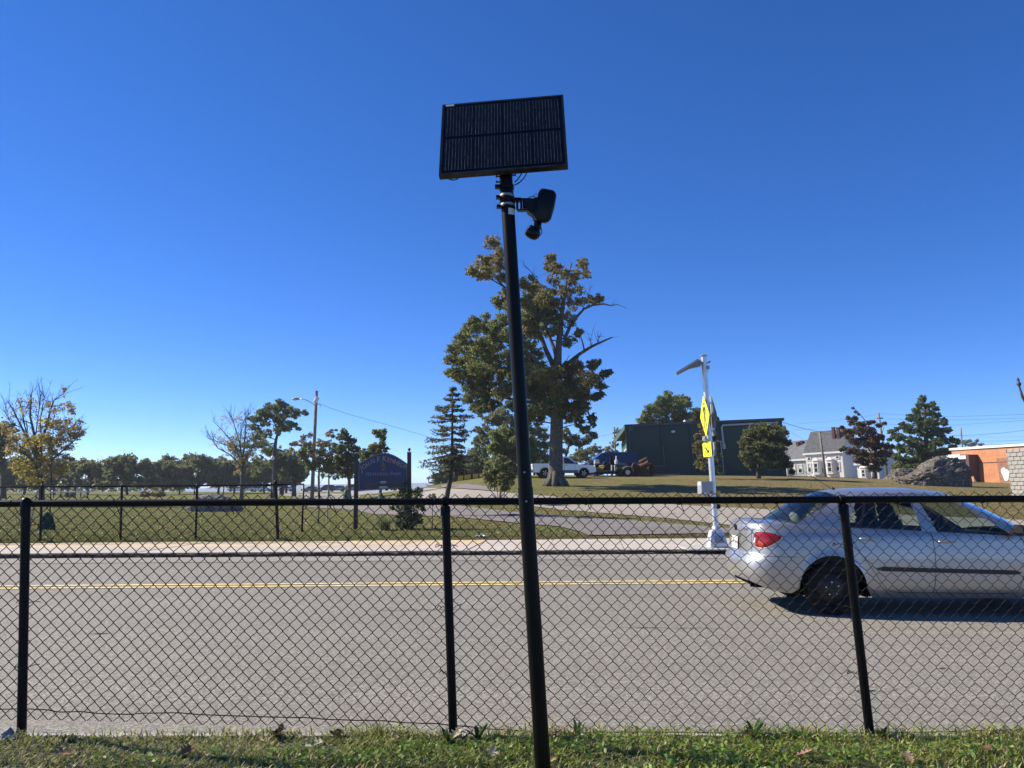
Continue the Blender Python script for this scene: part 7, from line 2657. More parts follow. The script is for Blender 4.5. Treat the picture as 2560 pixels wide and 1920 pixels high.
# bronze statue with a raised arm, nearly all beyond the frame
st0 = Vector((kx + 1.15 + LEAN * khz * 1.0, KY + 1.0, kz + khz))
st = thing("statue", "weathered bronze statue with a raised arm on the stone pedestal", "statue", st0)
M['bronze'] = simple("weathered_bronze", (.085, .08, .065), .6, .4, var=.4, vscale=6, bump=.4, bscale=14)
sv = [(0, 0, 1.25), (0, 0, 1.65), (0, 0, 2.05), (0, -.01, 2.22), (0, -.03, 2.42), (-.14, 0, 1.12), (-.17, -.08, .62), (-.18, .02, .10), (-.18, -.16, .05), (.14, 0, 1.12), (.18, .04, .62), (.20, .10, .10), (.20, -.08, .05), (-.25, 0, 2.02), (-.52, -.05, 2.25), (-.90, -.10, 2.95), (-1.02, -.1, 3.55), (.25, 0, 2.0), (.36, .05, 1.62), (.30, -.18, 1.32)]
se = [(0, 1), (1, 2), (2, 3), (3, 4), (0, 5), (5, 6), (6, 7), (7, 8), (0, 9), (9, 10), (10, 11), (11, 12), (2, 13), (13, 14), (14, 15), (15, 16), (2, 17), (17, 18), (18, 19)]
sr = [.20, .19, .21, .09, .14, .13, .09, .06, .05, .13, .09, .06, .05, .12, .09, .085, .05, .12, .085, .06]
me = bpy.data.meshes.new("figure")
me.from_pydata([(x * 1.0, y, z) for x, y, z in sv], se, [])
so = bpy.data.objects.new("figure", me); COL.objects.link(so); so.parent = st
sk = so.modifiers.new("skin", 'SKIN')
for v, r_ in zip(me.skin_vertices[0].data if me.skin_vertices else [], sr):
 v.radius = (r_, r_)
if not me.skin_vertices:
 me.attributes  # skin layer is made by the modifier on evaluation
so.modifiers.new("sub", 'SUBSURF').levels = 1
so.modifiers["sub"].render_levels = 2
me.materials.append(M['bronze'])
mb = MB()
hpt = st0 + Vector((-1.03, -.1, 3.62))
mb.lathe([(.02, -.25), (.05, -.1), (.12, .05), (.13, .12), (.05, .20), (.09, .30), (.03, .45), (0, .52)], hpt, (-.1, 0, 1), 10)
for kf in range(5):
 mb.tube([hpt + Vector((-.04, -.04, -.06)), hpt + Vector((-.09 + kf * .03, -.09, -.03)), hpt + Vector((-.05 + kf * .03, -.07, .03))], [.025, .022, .018], 5)
mb.build("torch_hand", M['bronze'], st, smooth=True)

# ------------------------------------------------------------------ boulders
def boulder(name, label, c, size, seed, mat, cuts=(), rough=.22, fine=.05):
 me = bpy.data.meshes.new(name)
 import bmesh
 bm = bmesh.new()
 bmesh.ops.create_icosphere(bm, subdivisions=6, radius=1)
 for v in bm.verts:
  p = v.co.copy()
  q = Vector((math.copysign(abs(p.x) ** .75, p.x), math.copysign(abs(p.y) ** .8, p.y), math.copysign(abs(p.z) ** .75, p.z)))
  n1 = noise.fractal(p * 1.3 + Vector((seed, 0, 0)), .9, 2.1, 5)
  n2 = noise.fractal(p * 6 + Vector((seed, 5, 0)), .7, 2.2, 5)
  n3 = noise.fractal(p * 16 + Vector((seed, 5, 9)), .6, 2.2, 3)
  q *= 1 + rough * n1 + fine * n2 + fine * .6 * n3
  for f in cuts:
   q = f(q)
  v.co = Vector((q.x * size[0] / 2, q.y * size[1] / 2, max(-.35, q.z) * size[2]))
 for f in bm.faces: f.smooth = True
 bm.to_mesh(me); bm.free()
 me.materials.append(mat)
 o = bpy.data.objects.new(name, me); COL.objects.link(o)
 o.location = c
 return tag(o, label, "boulder")
def pudding(name, a, b, c_):
 m, nt, bs = nodemat(name)
 vec = mapping(nt)
 vor = nt.nodes.new("ShaderNodeTexVoronoi"); vor.inputs["Scale"].default_value = 13
 lk(nt, vec, vor.inputs[0])
 sep = nt.nodes.new("ShaderNodeSeparateColor"); lk(nt, vor.outputs["Color"], sep.inputs[0])
 n = noise_n(nt, vec, 1.6, 6, .7)
 base = ramp(nt, n, [(.3, a), (.5, b), (.75, c_)])
 col = mixc(nt, ramp(nt, sep.outputs[0], [(.80, 0), (.86, .8)]), base, (.30, .27, .22))
 col = mixc(nt, ramp(nt, noise_n(nt, vec, 3.3, 5, .7), [(.50, 0), (.70, .85)]), col, (.05, .048, .045))
 lk(nt, col, bs.inputs["Base Color"]); bs.inputs["Roughness"].default_value = .95
 bumpn(nt, bs, vor.outputs["Distance"], .6, .05)
 return m
M['pudding'] = pudding("puddingstone", (.05, .044, .036), (.095, .083, .064), (.15, .115, .076))
M['fieldstone'] = pudding("grey_fieldstone", (.11, .105, .10), (.17, .165, .155), (.24, .23, .21))
rp_ = hit(2366, 1216)
k = rp_.y / F_PX
def cutA(q):
 if q.x > .72: q.x = .72 + (q.x - .72) * .22 + .05 * noise.noise(q * 4)
 t = (q.x + 1) / 1.8
 q.z *= .42 + .72 * sstep(t * 1.25)
 if q.z < 0: q.x *= 1 - .12 * min(1, -q.z)
 return q
boulder("boulder", "huge rough conglomerate boulder with a dark hollow end on the bank", (rp_.x, rp_.y + 1.3, rp_.z + .15), (178 * k, 110 * k, 62 * k), 3.3, M['pudding'], [cutA], .20, .085)
rq = hit(2284, 1203)
boulder("boulder", "long low conglomerate boulder touching the huge one's tapered end", (rq.x, rq.y + 1.0, rq.z + .10), (112 * k, 80 * k, 32 * k), 8.1, M['pudding'], [], .18, .085)
rl = hit(521, 1279)
k2 = rl.y / F_PX
boulder("boulder", "low grey boulder on the park lawn behind the far fence", (rl.x, rl.y + .6, rl.z + .1), (128 * k2, 75 * k2, 34 * k2), 5.7, M['fieldstone'], [], .16, .05)

# ------------------------------------------------------------------ poles, lamps and wires
def utility(name, label, px_t, py_t, px_b, Y, r, cross=(), cat="utility pole"):
 t = at(px_t, py_t, Y)
 bx = at(px_b, 1213, Y).x
 b = Vector((bx, Y, h(bx, Y) - .1))
 root = thing(name, label, cat, (b.x, Y, b.z))
 mb = MB()
 mb.tube([b, b.lerp(t, .5), t], [r * 1.25, r * 1.1, r], 10)
 mb.build("pole", M['wood_pole'], root, smooth=True)
 for (py, half) in cross:
  f = (t.z - at(px_t, py, Y).z) / max(.1, t.z - b.z)
  c = t.lerp(b, f)
  mb = MB(); mb.box(c + Vector((0, -.15, 0)), (half * 2, .10, .12)); mb.build("crossarm", M['wood_pole'], root)
  for s in (-.9, -.35, .35, .9):
   mb = MB(); mb.lathe([(.03, 0), (.06, .05), (.03, .12), (0, .14)], c + Vector((half * s, -.15, .06)), (0, 0, 1), 6); mb.build("insulator", M['alu_dark'], root)
 return root, t, b
up, t, b = utility("lamp_pole", "weathered timber pole with a street lamp arm and a white camera box", 791, 977, 781, 73, .15, cat="lamp pole")
LY = 73
mb = MB()
mb.tube([at(788, 1014, LY), at(780, 1008, LY), at(768, 1001, LY), at(757, 997.5, LY), at(748, 997, LY)], .045, 6)
arm = mb.build("lamp_arm", M['alu'], up, smooth=True)
mb = MB()
mb.sphere(at(740, 997, LY), .40, 12, 8, (1.0, .55, .30))
mb.build("lamp_head", M['grey_box'], up, smooth=True)
mb = MB(); mb.sphere(at(738, 999, LY), .22, 10, 6, (1.1, .7, .45)); mb.build("lamp_lens", M['white_paint'], up, smooth=True)
mb = MB()
mb.bbox(at(791, 1000, LY - .2), (.32, .26, .62), .03, Matrix.Rotation(R(28), 3, 'Y'))
mb.build("camera_box", M['white_paint'], up)
mb = MB()
mb.tube([at(790, 1010, LY), at(800, 1012, LY), at(802, 1017, LY)], .03, 5)
mb.build("wire_bracket", M['alu_dark'], up)
def wire(pts, Y, r=.012, label="", name="overhead_wire", Y2=None):
 n = len(pts)
 P = [at(p[0], p[1], Y + ((Y2 or Y) - Y) * i / max(1, n - 1)) for i, p in enumerate(pts)]
 out = []
 for i in range(n - 1):
  for t in (0, .5):
   out.append(P[i].lerp(P[i + 1], t))
 out.append(P[-1])
 mb = MB(); mb.tube(out, r, 5)
 return tag(mb.build(name, M['black_wire'], None), label, "wire")
wire([(794, 1007), (830, 1022), (880, 1038), (950, 1057), (1010, 1074), (1063, 1090), (1120, 1106), (1200, 1128)], 73, .016, "wire running from the timber lamp pole down behind the spruce", Y2=88)

utility("utility_pole", "thin utility pole beside the hall's end wall", 1535, 1067, 1542, 96, .09, ((1083, .22),))
t1_, tt1, tb1 = utility("utility_pole", "short grey utility pole in front of the white house", 2049, 1079, 2066, 104, .14)
t2_, tt2, tb2 = utility("utility_pole", "tall utility pole rising behind the plum tree", 2196, 1032, 2221, 112, .14, ((1046, .45),))
utility("utility_pole", "far utility pole above the orange brick building roof", 2402, 1071, 2412, 125, .12)
lab = ["service wire from the hall roof corner to the short grey pole", "wire from the short grey pole across the white house roof", "uppermost wire from the tall pole to the edge of the frame", "second wire from the tall pole to the edge of the frame", "third wire from the tall pole crossing the pyramidal tree",
       "heavy wire passing above the brick building", "thin wire just under the heavy one above the brick building", "sagging wire close over the brick building roof", "lowest wire over the brick building roof", "upper wire from the tall pole toward the hall", "lower wire from the tall pole toward the hall", "steep service wire from the hall down past the grey house", "wire from the hall's thin pole into the pines"]
ws = [([(1957, 1056), (2000, 1069), (2049, 1080)], 76, 104, .025), ([(2049, 1081), (2085, 1088), (2140, 1092)], 104, 120, .022), ([(2196, 1034), (2250, 1037), (2310, 1040), (2400, 1041), (2560, 1036), (2700, 1030)], 112, 100, .013), ([(2197, 1047), (2300, 1049), (2400, 1050), (2560, 1045), (2700, 1040)], 112, 100, .013), ([(2198, 1060), (2300, 1063), (2400, 1062), (2560, 1051), (2700, 1041)], 112, 100, .013),
      ([(2380, 1089), (2430, 1088), (2500, 1083), (2560, 1076), (2680, 1062)], 112, 96, .020), ([(2400, 1092), (2480, 1093), (2560, 1092), (2680, 1090)], 118, 105, .010), ([(2405, 1101), (2450, 1103), (2500, 1102.5), (2560, 1100), (2680, 1094)], 118, 100, .018), ([(2440, 1112), (2500, 1111), (2560, 1108), (2680, 1101)], 118, 100, .012),
      ([(2196, 1036), (2130, 1046), (2060, 1055), (1985, 1060)], 112, 125, .011), ([(2197, 1060), (2130, 1066), (2060, 1071), (1985, 1075)], 112, 125, .011), ([(1960, 1070), (2000, 1094), (2025, 1106), (2070, 1122)], 77, 130, .012), ([(1537, 1083), (1510, 1089), (1480, 1095), (1450, 1100)], 96, 96, .012)]
for (pts, Ya, Yb_, r_), l_ in zip(ws, lab):
 wire(pts, Ya, r_, l_, Y2=Yb_)

# ornamental park lamps
def park_lamp(label, px, py_top, py_b, Y, globe=True):
 gx_ = at(px, 1213, Y).x; g = h(gx_, Y)
 top = at(px, py_top, Y).z
 root = thing("park_lamp", label, "lamp post", (gx_, Y, g))
 mb = MB()
 H2 = top - g
 mb.lathe([(.22, -.1), (.22, .12), (.15, .2), (.13, .55), (.07, .7), (.055, 1.0), (.045, H2 * .8), (.07, H2 - .62), (.10, H2 - .55), (.06, H2 - .52)], (gx_, Y, g), (0, 0, 1), 10)
 mb.build("pole", M['sign_post'], root, smooth=True, angle=40)
 mb = MB()
 mb.lathe([(.08, H2 - .53), (.17, H2 - .40), (.21, H2 - .25), (.17, H2 - .10), (.07, H2 - .03), (.03, H2 + .02), (0, H2 + .06)], (gx_, Y, g), (0, 0, 1), 12)
 mb.build("globe", M['white_paint'], root, smooth=True)
 return root
park_lamp("black park lamp post with a white acorn globe by the far fence end", 679, 1139, 1231, 86)
park_lamp("far small park lamp among the trees behind the lawn", 487, 1182, 1234, 118)
p_ = thing("banner_post", "thin dark post with a short cross arm on the park lawn", "post", onground(564, 80))
mb = MB()
c = p_.location
mb.tube([c, at(567, 1162, 80)], .06, 8)
mb.box(at(560, 1171, 80), (.65, .05, .05))
mb.lathe([(.2, 0), (.2, .15), (.08, .5)], c, (0, 0, 1), 8)
mb.build("post", M['sign_post'], p_)
pt = thing("twin_flood_post", "distant post with two flood lamps against the sea", "lamp post", onground(1073, 165))
mb = MB(); c = pt.location
mb.tube([c - Vector((0, 0, 2)), at(1072, 1192, 165)], .10, 6)
mb.tube([at(1068, 1198, 165), at(1074, 1198, 165)], .06, 5)
mb.build("pole", M['sign_post'], pt)
for px in (1068.5, 1074):
 mb = MB(); mb.box(at(px, 1195, 165), (.3, .3, .4)); mb.build("flood_lamp", M['grey_box'], pt)

# saplings with stakes
def sapling(label, px, py_b, px_t, py_t, Y, r=.025, stake=None):
 bpt = at(px, py_b, Y); bz = h(bpt.x, Y)
 root = thing("sapling", label, "sapling", (bpt.x, Y, bz))
 mb = MB()
 T = at(px_t, py_t, Y)
 b_ = Vector((bpt.x, Y, bz - .05))
 mb.tube([b_, b_.lerp(T, .35) + Vector((.02, 0, 0)), b_.lerp(T, .7), T], [r, r * .8, r * .6, r * .2], 6)
 for f in (.55, .7, .8, .9):
  a = b_.lerp(T, f); mb.tube([a, a + Vector((random.uniform(-.3, .3), random.uniform(-.2, .2), .35))], [.008, .003], 4)
 mb.build("trunk", M['bark_dark'], root, smooth=True)
 return root
sapling("tall bare staked sapling growing out of the green watering bag", 124, 1300, 131, 1105, 25)
sapling("thin bare sapling between the far fence end and the sign post", 797, 1282, 798, 1170, 28)
def stake(label, a, b_, Y, r=.022):
 A, B = at(*a, Y), at(*b_, Y)
 B.z = h(B.x, B.y) - .1
 mb = MB(); mb.tube([B, A], r, 6)
 return tag(mb.build("tree_stake", simple("pale_wood_stake", (.34, .30, .24), .9, var=.2) if "pale_wood_stake" not in bpy.data.materials else bpy.data.materials["pale_wood_stake"], None), label, "stake")
stake("leaning pale wooden stake beside the green watering bag", (94, 1226), (76, 1290), 25)
stake("short pale wooden stake beside the thin bare sapling", (821, 1221), (818, 1286), 28.3, .026)
# watering bags
def water_bag(label, px, py0, py1, w, Y, white=False, mat=None):
 c = at(px, py1, Y); z = h(c.x, Y)
 hgt = (py1 - py0) / F_PX * Y
 wm_ = w / F_PX * Y
 mb = MB()
 P = []
 for i in range(9):
  t = i / 8
  rr = wm_ / 2 * interp(t, [(0, 1.0), (.15, 1.02), (.5, .86), (.75, .70), (.9, .42), (1, .15)])
  P.append([(c.x + rr * math.cos(a) * (1 + .10 * noise.noise(Vector((math.cos(a) * 2, t * 3, px)))) - .04 * t * wm_, Y + rr * math.sin(a) * .8, z + hgt * t + .05 * wm_ * math.sin(3 * a) * (1 - t)) for a in np.linspace(0, 2 * math.pi, 19)])
 mb.grid(P)
 o = mb.build("watering_bag", mat or M['bag_green'], None, smooth=True)
 return tag(o, label, "watering bag")
M['bag_green'] = simple("dark_green_tarpaulin", (.012, .055, .034), .85, var=.3, spec=.15, vscale=5, bump=.4, bscale=6, bdist=.05)
M['bag_white'] = simple("creased_green_white_bag", (.07, .13, .07), .7, var=.95, vscale=5, bump=.5, bscale=6, bdist=.05)
water_bag("dark green tree watering bag behind the near fence's end post", 116, 1276, 1318, 40, 24.4)
water_bag("dark green watering bag round a trunk left of the park sign", 866, 1206, 1240, 20, 58, mat=M['bag_white'])
bgw = water_bag("green and white creased watering bag seen under the park sign", 953, 1222, 1252, 20, 45, mat=M['bag_white'])

# litter bin
p = onground(710, 120)
bn = thing("litter_bin", "black park litter bin at the head of the path", "bin", p)
mb = MB(); mb.lathe([(.30, 0), (.36, .1), (.38, 1.0), (.42, 1.05), (.40, 1.12), (.25, 1.15)], p, (0, 0, 1), 14); mb.build("bin_body", M['black_plastic'], bn, smooth=True, angle=40)
mb = MB(); mb.lathe([(.40, 1.16), (.36, 1.26), (.15, 1.36), (0, 1.38)], p, (0, 0, 1), 14); mb.build("bin_lid", M['black_plastic'], bn, smooth=True, angle=40)

# litter
def crumple(label, c, s, mat, name="litter"):
 mb = MB()
 P = []
 for i in range(7):
  P.append([(c.x + (i / 6 - .5) * s[0], c.y + (j / 5 - .5) * s[1], c.z + s[2] * (.5 + noise.noise(Vector((i * .9, j * 1.1, c.x)))) * (1 - abs(i / 3 - 1) * .7)) for j in range(6)])
 mb.grid(P)
 return tag(mb.build(name, mat, None), label, "litter")
M['white_litter'] = simple("white_plastic_litter", (.7, .7, .68), .4, var=.08)
c = at(1204, 1345, 20.9); crumple("crumpled white wrapper at the back edge of the pavement", Vector((c.x, yb(c.x) + .15, .14)), (.32, .2, .12), M['white_litter'])
c = at(20, 1828, 4.40); crumple("torn translucent plastic bag at the foot of the fence's end post", Vector((c.x, 4.36, .14)), (.13, .12, .045), simple("grey_plastic_bag", (.22, .21, .20), .35, var=.3), "plastic_bag")

# low park shelter and shrubs at the lawn's far side
sx0, sx1 = at(132, 1213, 92).x, at(192, 1213, 92).x
sz = h(sx0, 92)
sh = thing("park_shelter", "low park shelter with a pale flat roof under the trees", "shelter", ((sx0 + sx1) / 2, 92, sz))
mb = MB(); mb.box(((sx0 + sx1) / 2, 93.5, 1.5 - (1241 - 1213) / F_PX * 92 + .55), (sx1 - sx0, 3.2, .14)); mb.build("roof", M['white_trim'], sh)
for X in np.linspace(sx0 + .15, sx1 - .15, 4):
 for yy in (92.1, 94.8):
  mb = MB(); mb.box((X, yy, sz + .6), (.10, .10, 1.2)); mb.build("post", M['sign_post'], sh)
for (px, py, r_, pal, lab) in ((362, 1234, 11, 'rust', "round orange-leaved shrub beyond the lawn"), (383, 1234, 9, 'yellow', "yellow shrub between the orange shrubs"), (402, 1235, 10, 'rust', "second orange shrub beside the yellow one"), (170, 1234, 12, 'yellow', "yellowing shrub by the park shelter")):
 tree("autumn_shrub", lab, "shrub", (px, 1244), 100, [(px, 1241, .05), (px, 1237, .03)], [(px, py, r_, pal, 1), (px - r_ * .6, py + 3, r_ * .7, pal, 1), (px + r_ * .6, py + 3, r_ * .7, pal, 1)], leaf=.14, dens=.8, twigs=False)

# ------------------------------------------------------------------ parked vehicles (x forward, z up, built at the origin then placed)
M['far_glass'] = simple("dark_tinted_glass", (.015, .02, .025), .06, coat=.5)
M['alloy'] = simple("alloy_wheel", (.45, .45, .46), .35, .7)
PAINTS = {}
def paint(n, col, metal=.4):
 if n not in PAINTS:
  PAINTS[n] = car_paint(n, col, metal, .3)
 return PAINTS[n]

def round_poly(pts, r, n=3):
 out = []
 m = len(pts)
 for i in range(m):
  p, q, o = Vector(pts[i]), Vector(pts[(i + 1) % m]), Vector(pts[i - 1])
  k1 = min(r, (o - p).length * .45); k2 = min(r, (q - p).length * .45)
  a, b = p + (o - p).normalized() * k1, p + (q - p).normalized() * k2
  for k in range(n + 1):
   t = k / n
   out.append(a.lerp(p, t).lerp(p.lerp(b, t), t))
 return out

def vehicle(name, label, cat, loc, heading, W, lower, cabin, windows, wheels, wr, mat, group=None, screens=(), extra=None, bumper=None, wmat='alloy'):
 root = thing(name, label, cat, (0, 0, 0), group)
 low = round_poly(lower, .10)
 def shell(poly, hw0, hw1, z0, z1, mbx):
  cx_ = sum(p.x for p in poly) / len(poly); cz_ = sum(p.y for p in poly) / len(poly)
  rings = []
  def wz(z):
   t = 0 if z1 == z0 else min(1, max(0, (z - z0) / (z1 - z0)))
   return hw0 + (hw1 - hw0) * t
  for sg, k, dy in ((-1, .965, 0), (-1, 1, .07), (1, 1, .07), (1, .965, 0)):
   rings.append([Vector((cx_ + (p.x - cx_) * (k if k == 1 else 1 - .05 / max(.3, abs(p.x - cx_) + .001) * min(1, abs(p.x - cx_))), sg * (wz(p.y) - dy), cz_ + (p.y - cz_) * k)) for p in poly])
  n = len(poly)
  vs = [p for r in rings for p in r]
  fs = [(i * n + j, i * n + (j + 1) % n, (i + 1) * n + (j + 1) % n, (i + 1) * n + j) for i in range(3) for j in range(n)]
  fs += [tuple(range(n)), tuple(range(4 * n - 1, 3 * n - 1, -1))]
  mbx.add(vs, fs)
  return wz
 mb = MB()
 zs = [p[1] for p in lower]
 shell(low, W / 2, W / 2, min(zs), max(zs), mb)
 b = mb.build("body", mat, root, smooth=True, angle=35)
 belt = min(p[1] for p in cabin); top = max(p[1] for p in cabin)
 mb = MB()
 wz = shell(round_poly(cabin, .12), W / 2 * .965, W / 2 * .77, belt, top, mb)
 mb.build("cabin", mat, root, smooth=True, angle=35)
 for wpoly in windows:
  for sg in (-1, 1):
   mb = MB()
   P = [Vector((x, sg * (wz(z) + .012), z)) for x, z in [(q.x, q.y) for q in round_poly(wpoly, .05)]]
   mb.prism(P, (0, sg * -.03, 0))
   mb.build("side_window", M['far_glass'], root)
 for (a, b_) in screens:      # front or rear glass between two profile points
  mb = MB()
  nrm = Vector((-(b_[1] - a[1]), 0, b_[0] - a[0])).normalized()
  cxm_ = sum(p[0] for p in cabin) / len(cabin)
  if nrm.x * (a[0] - cxm_) < 0: nrm = -nrm
  A, B = Vector((a[0], 0, a[1])).lerp(Vector((b_[0], 0, b_[1])), .08), Vector((a[0], 0, a[1])).lerp(Vector((b_[0], 0, b_[1])), .92)
  wa, wb = wz(A.z) * .9, wz(B.z) * .88
  mb.prism([A + Vector((0, -wa, 0)) + nrm * .02, A + Vector((0, wa, 0)) + nrm * .02, B + Vector((0, wb, 0)) + nrm * .02, B + Vector((0, -wb, 0)) + nrm * .02], nrm * -.03)
  mb.build("screen", M['far_glass'], root)
 for x in wheels:
  for sg in (-1, 1):
   mb = MB()
   P = [Vector((x + math.cos(t) * wr * 1.22, sg * (W / 2 + .004), wr + math.sin(t) * wr * 1.22)) for t in np.linspace(-.35, math.pi + .35, 16)]
   mb.prism(P, (0, sg * -.25, 0))
   mb.build("wheel_arch", M['dark_void'], root)
   mb = MB()
   o = Vector((x, sg * (W / 2 - .10), wr)); d = (0, sg, 0)
   mb.lathe([(wr * .62, -.1), (wr * .93, -.1), (wr, -.06), (wr, .07), (wr * .93, .115), (wr * .66, .11), (wr * .62, .09)], o, d, 22, True)
   w = mb.build("wheel", M['rubber'], root, smooth=True, angle=45)
   mb = MB()
   mb.lathe([(wr * .63, .09), (wr * .58, .10), (wr * .5, .06), (wr * .2, .075), (0, .08)], o, d, 20, True)
   for k in range(5):
    t = 2 * math.pi * k / 5
    e = Vector((math.cos(t), 0, math.sin(t)))
    mb.tube([o + Vector(d) * .088 + e * wr * .12, o + Vector(d) * .092 + e * wr * .56], [wr * .10, wr * .13], 5)
   mb.build("rim", M[wmat], w, smooth=True, angle=40)
 if extra:
  extra(root)
 root.location = loc
 root.rotation_euler.z = heading
 return root

def lamps(front, rear, W, z, zr_=None, h_=.12):
 def f(root):
  for sg in (-1, 1):
   mb = MB(); mb.bbox((front, sg * (W / 2 - .22), z), (.08, .34, .16), .03); mb.build("headlight", M['lens_clear'], root)
   mb = MB(); mb.bbox((rear, sg * (W / 2 - .12), zr_ or z), (.08, .18, h_ * 2), .02); mb.build("tail_light", M['tail_red'], root)
 return f

def sedan(label, px, Y, heading, col, metal=.5, z=None, group="cars in the far car park", sc=1.0):
 lower = [(0, .42), (.05, .80), (.25, .93), (1.0, .96), (3.3, .93), (4.2, .80), (4.5, .62), (4.52, .34), (4.3, .24), (.25, .26)]
 lower = [(x - 2.26, z_) for x, z_ in lower]
 cabin = [(.55, .92), (1.25, 1.36), (1.7, 1.43), (2.3, 1.43), (2.6, 1.38), (3.45, .92)]
 cabin = [(x - 2.26, z_) for x, z_ in cabin]
 win = [[(1.0 - 2.26, .97), (1.38 - 2.26, 1.32), (1.98 - 2.26, 1.36), (1.98 - 2.26, .97)], [(2.06 - 2.26, .97), (2.06 - 2.26, 1.36), (2.50 - 2.26, 1.31), (3.12 - 2.26, .97)]]
 p = onground(px, Y)
 return vehicle("parked_car", label, "car", (p.x, p.y, p.z + .01), heading, 1.76, lower, cabin, win, (-1.32, 1.33), .31, paint(*col), group, screens=((cabin[0], cabin[1]), (cabin[5], cabin[4])), extra=lamps(2.22, -2.24, 1.76, .66, .78))

def suv(label, px, Y, heading, col, group="cars in the far car park", cat="car", name="parked_car", sc=1):
 lower = [(0, .45), (.02, .95), (.2, 1.05), (3.4, 1.05), (4.4, .95), (4.62, .75), (4.64, .42), (4.4, .32), (.2, .34)]
 lower = [(x - 2.3, z_) for x, z_ in lower]
 cabin = [(.05, 1.04), (.30, 1.62), (.7, 1.75), (2.4, 1.75), (2.75, 1.68), (3.55, 1.04)]
 cabin = [(x - 2.3, z_) for x, z_ in cabin]
 win = [[(.30 - 2.3, 1.12), (.48 - 2.3, 1.58), (1.05 - 2.3, 1.63), (1.05 - 2.3, 1.12)], [(1.12 - 2.3, 1.12), (1.12 - 2.3, 1.64), (2.0 - 2.3, 1.64), (2.0 - 2.3, 1.12)], [(2.08 - 2.3, 1.12), (2.08 - 2.3, 1.64), (2.62 - 2.3, 1.58), (3.22 - 2.3, 1.12)]]
 p = onground(px, Y)
 return vehicle(name, label, cat, (p.x, p.y, p.z + .01), heading, 1.86, lower, cabin, win, (-1.42, 1.40), .36, paint(*col), group, screens=((cabin[0], cabin[1]), (cabin[5], cabin[4])), extra=lamps(2.30, -2.28, 1.86, .78, 1.1, .18))

silv = ("far_silver_paint", (.5, .5, .5), .6); wht = ("white_car_paint", (.75, .75, .75), 0); gry = ("grey_car_paint", (.13, .13, .14), .5); nav = ("navy_car_paint", (.010, .016, .05), .3); blk = ("near_black_paint", (.012, .013, .016), .3); blu = ("dark_blue_paint", (.012, .02, .06), .3); tan_ = ("sandy_car_paint", (.35, .30, .24), .4)
sedan("silver saloon behind the bare yellowing tree, parked side on", 627, 200, R(176), silv)
sedan("second pale saloon beside the globe lamp", 652, 214, R(170), silv)
sedan("white car nose hidden behind the low grass crest near the pole base", 596, 206, R(20), wht)
sedan("pale saloon by the black litter bin in the far car park", 722, 205, R(178), silv)
sedan("dark grey saloon behind the timber lamp pole's foot", 782, 190, R(174), gry)
suv("near-black sport utility car right of the timber lamp pole", 820, 198, R(-168), blk)
suv("small grey car farthest along the car park row", 846, 222, R(-165), gry)
sedan("tan car by the far lamp standards in the car park", 668, 220, R(12), tan_)
suv("dark grey car half hidden by the trunk with a watering bag", 880, 175, R(-172), gry)
suv("black sport utility car seen from behind past the sign's finial post", 1003, 128, R(72), blk)
suv("dark green car partly hidden behind the sign post next to the black one", 990, 135, R(70), ("dark_green_paint", (.012, .035, .03), .3))
sedan("white car parked at the far end of the drive", 1086, 158, R(80), wht)
suv("dark blue car parked nose out behind the spruce trunk", 1130, 122, R(-40), blu)

# white pickup by the oak
def pick_extra(root):
 W = 1.82
 for sg in (-1, 1):
  mb = MB(); mb.bbox((2.50, sg * .68, .92), (.10, .34, .18), .03); mb.build("headlight", M['lens_clear'], root)
  mb = MB(); mb.bbox((-2.60, sg * .84, .98), (.08, .16, .36), .02); mb.build("tail_light", M['tail_red'], root)
 for x in (-1.62, 1.58):
  for sg in (-1, 1):
   mb = MB()
   mb.tube([(x + math.cos(t) * .47, sg * (W / 2 + .01), .38 + math.sin(t) * .47) for t in np.linspace(0, math.pi, 13)], .045, 6)
   mb.build("wheel_flare", paint(*wht), root, smooth=True)
 gp_ = simple("grey_plastic_bumper", (.10, .10, .105), .6)
 for sg in (-1, 1):
  mb = MB(); mb.box((0, sg * (W / 2 - .02), .50), (2.3, .08, .22)); mb.build("sill", gp_, root)
  mb = MB(); mb.bbox((sg * 2.63, 0, .57), (.21, 1.78, .24), .06); mb.build("bumper", gp_, root)
 mb = MB()
 mb.box((-1.75, 0, 1.085), (1.55, 1.5, .01))
 for y in (-.78, .78):
  mb.tube([(-2.55, y, 1.16), (-1.0, y, 1.16)], .03, 6)
 mb.build("bed_rail", M['trim_black'], root)
 mb = MB()
 for y in (-.72, .72): mb.tube([(-1.0, y, 1.1), (-1.06, y, 1.52)], .035, 6)
 mb.tube([(-1.06, -.72, 1.5), (-1.06, .72, 1.5)], .035, 6)
 mb.build("headache_rack", M['trim_black'], root)
 mb = MB()
 mb.bbox((.98, -.98, 1.18), (.14, .16, .16), .03)
 mb.build("door_mirror", M['trim_black'], root)
 mb = MB(); mb.bbox((.98, .98, 1.18), (.14, .16, .16), .03); mb.build("door_mirror", M['trim_black'], root)
 mb = MB()
 for sg in (-1, 1):
  for x in (-.02, .85):
   mb.box((x, sg * (W / 2 + .003), .80), (.015, .004, .55))
  for x in (.12, -.75):
   mb.bbox((x, sg * (W / 2 + .012), 1.0), (.16, .02, .04), .008)
 mb.build("door_gap_and_handle", M['trim_black'], root)
pl_ = [(-2.68, .55), (-2.66, 1.12), (-.98, 1.13), (-.9, 1.10), (1.1, 1.09), (2.3, 1.0), (2.6, .86), (2.64, .48), (2.4, .40), (-2.5, .42)]
pc_ = [(-.98, 1.08), (-.88, 1.62), (-.7, 1.72), (.25, 1.72), (.45, 1.67), (1.18, 1.08)]
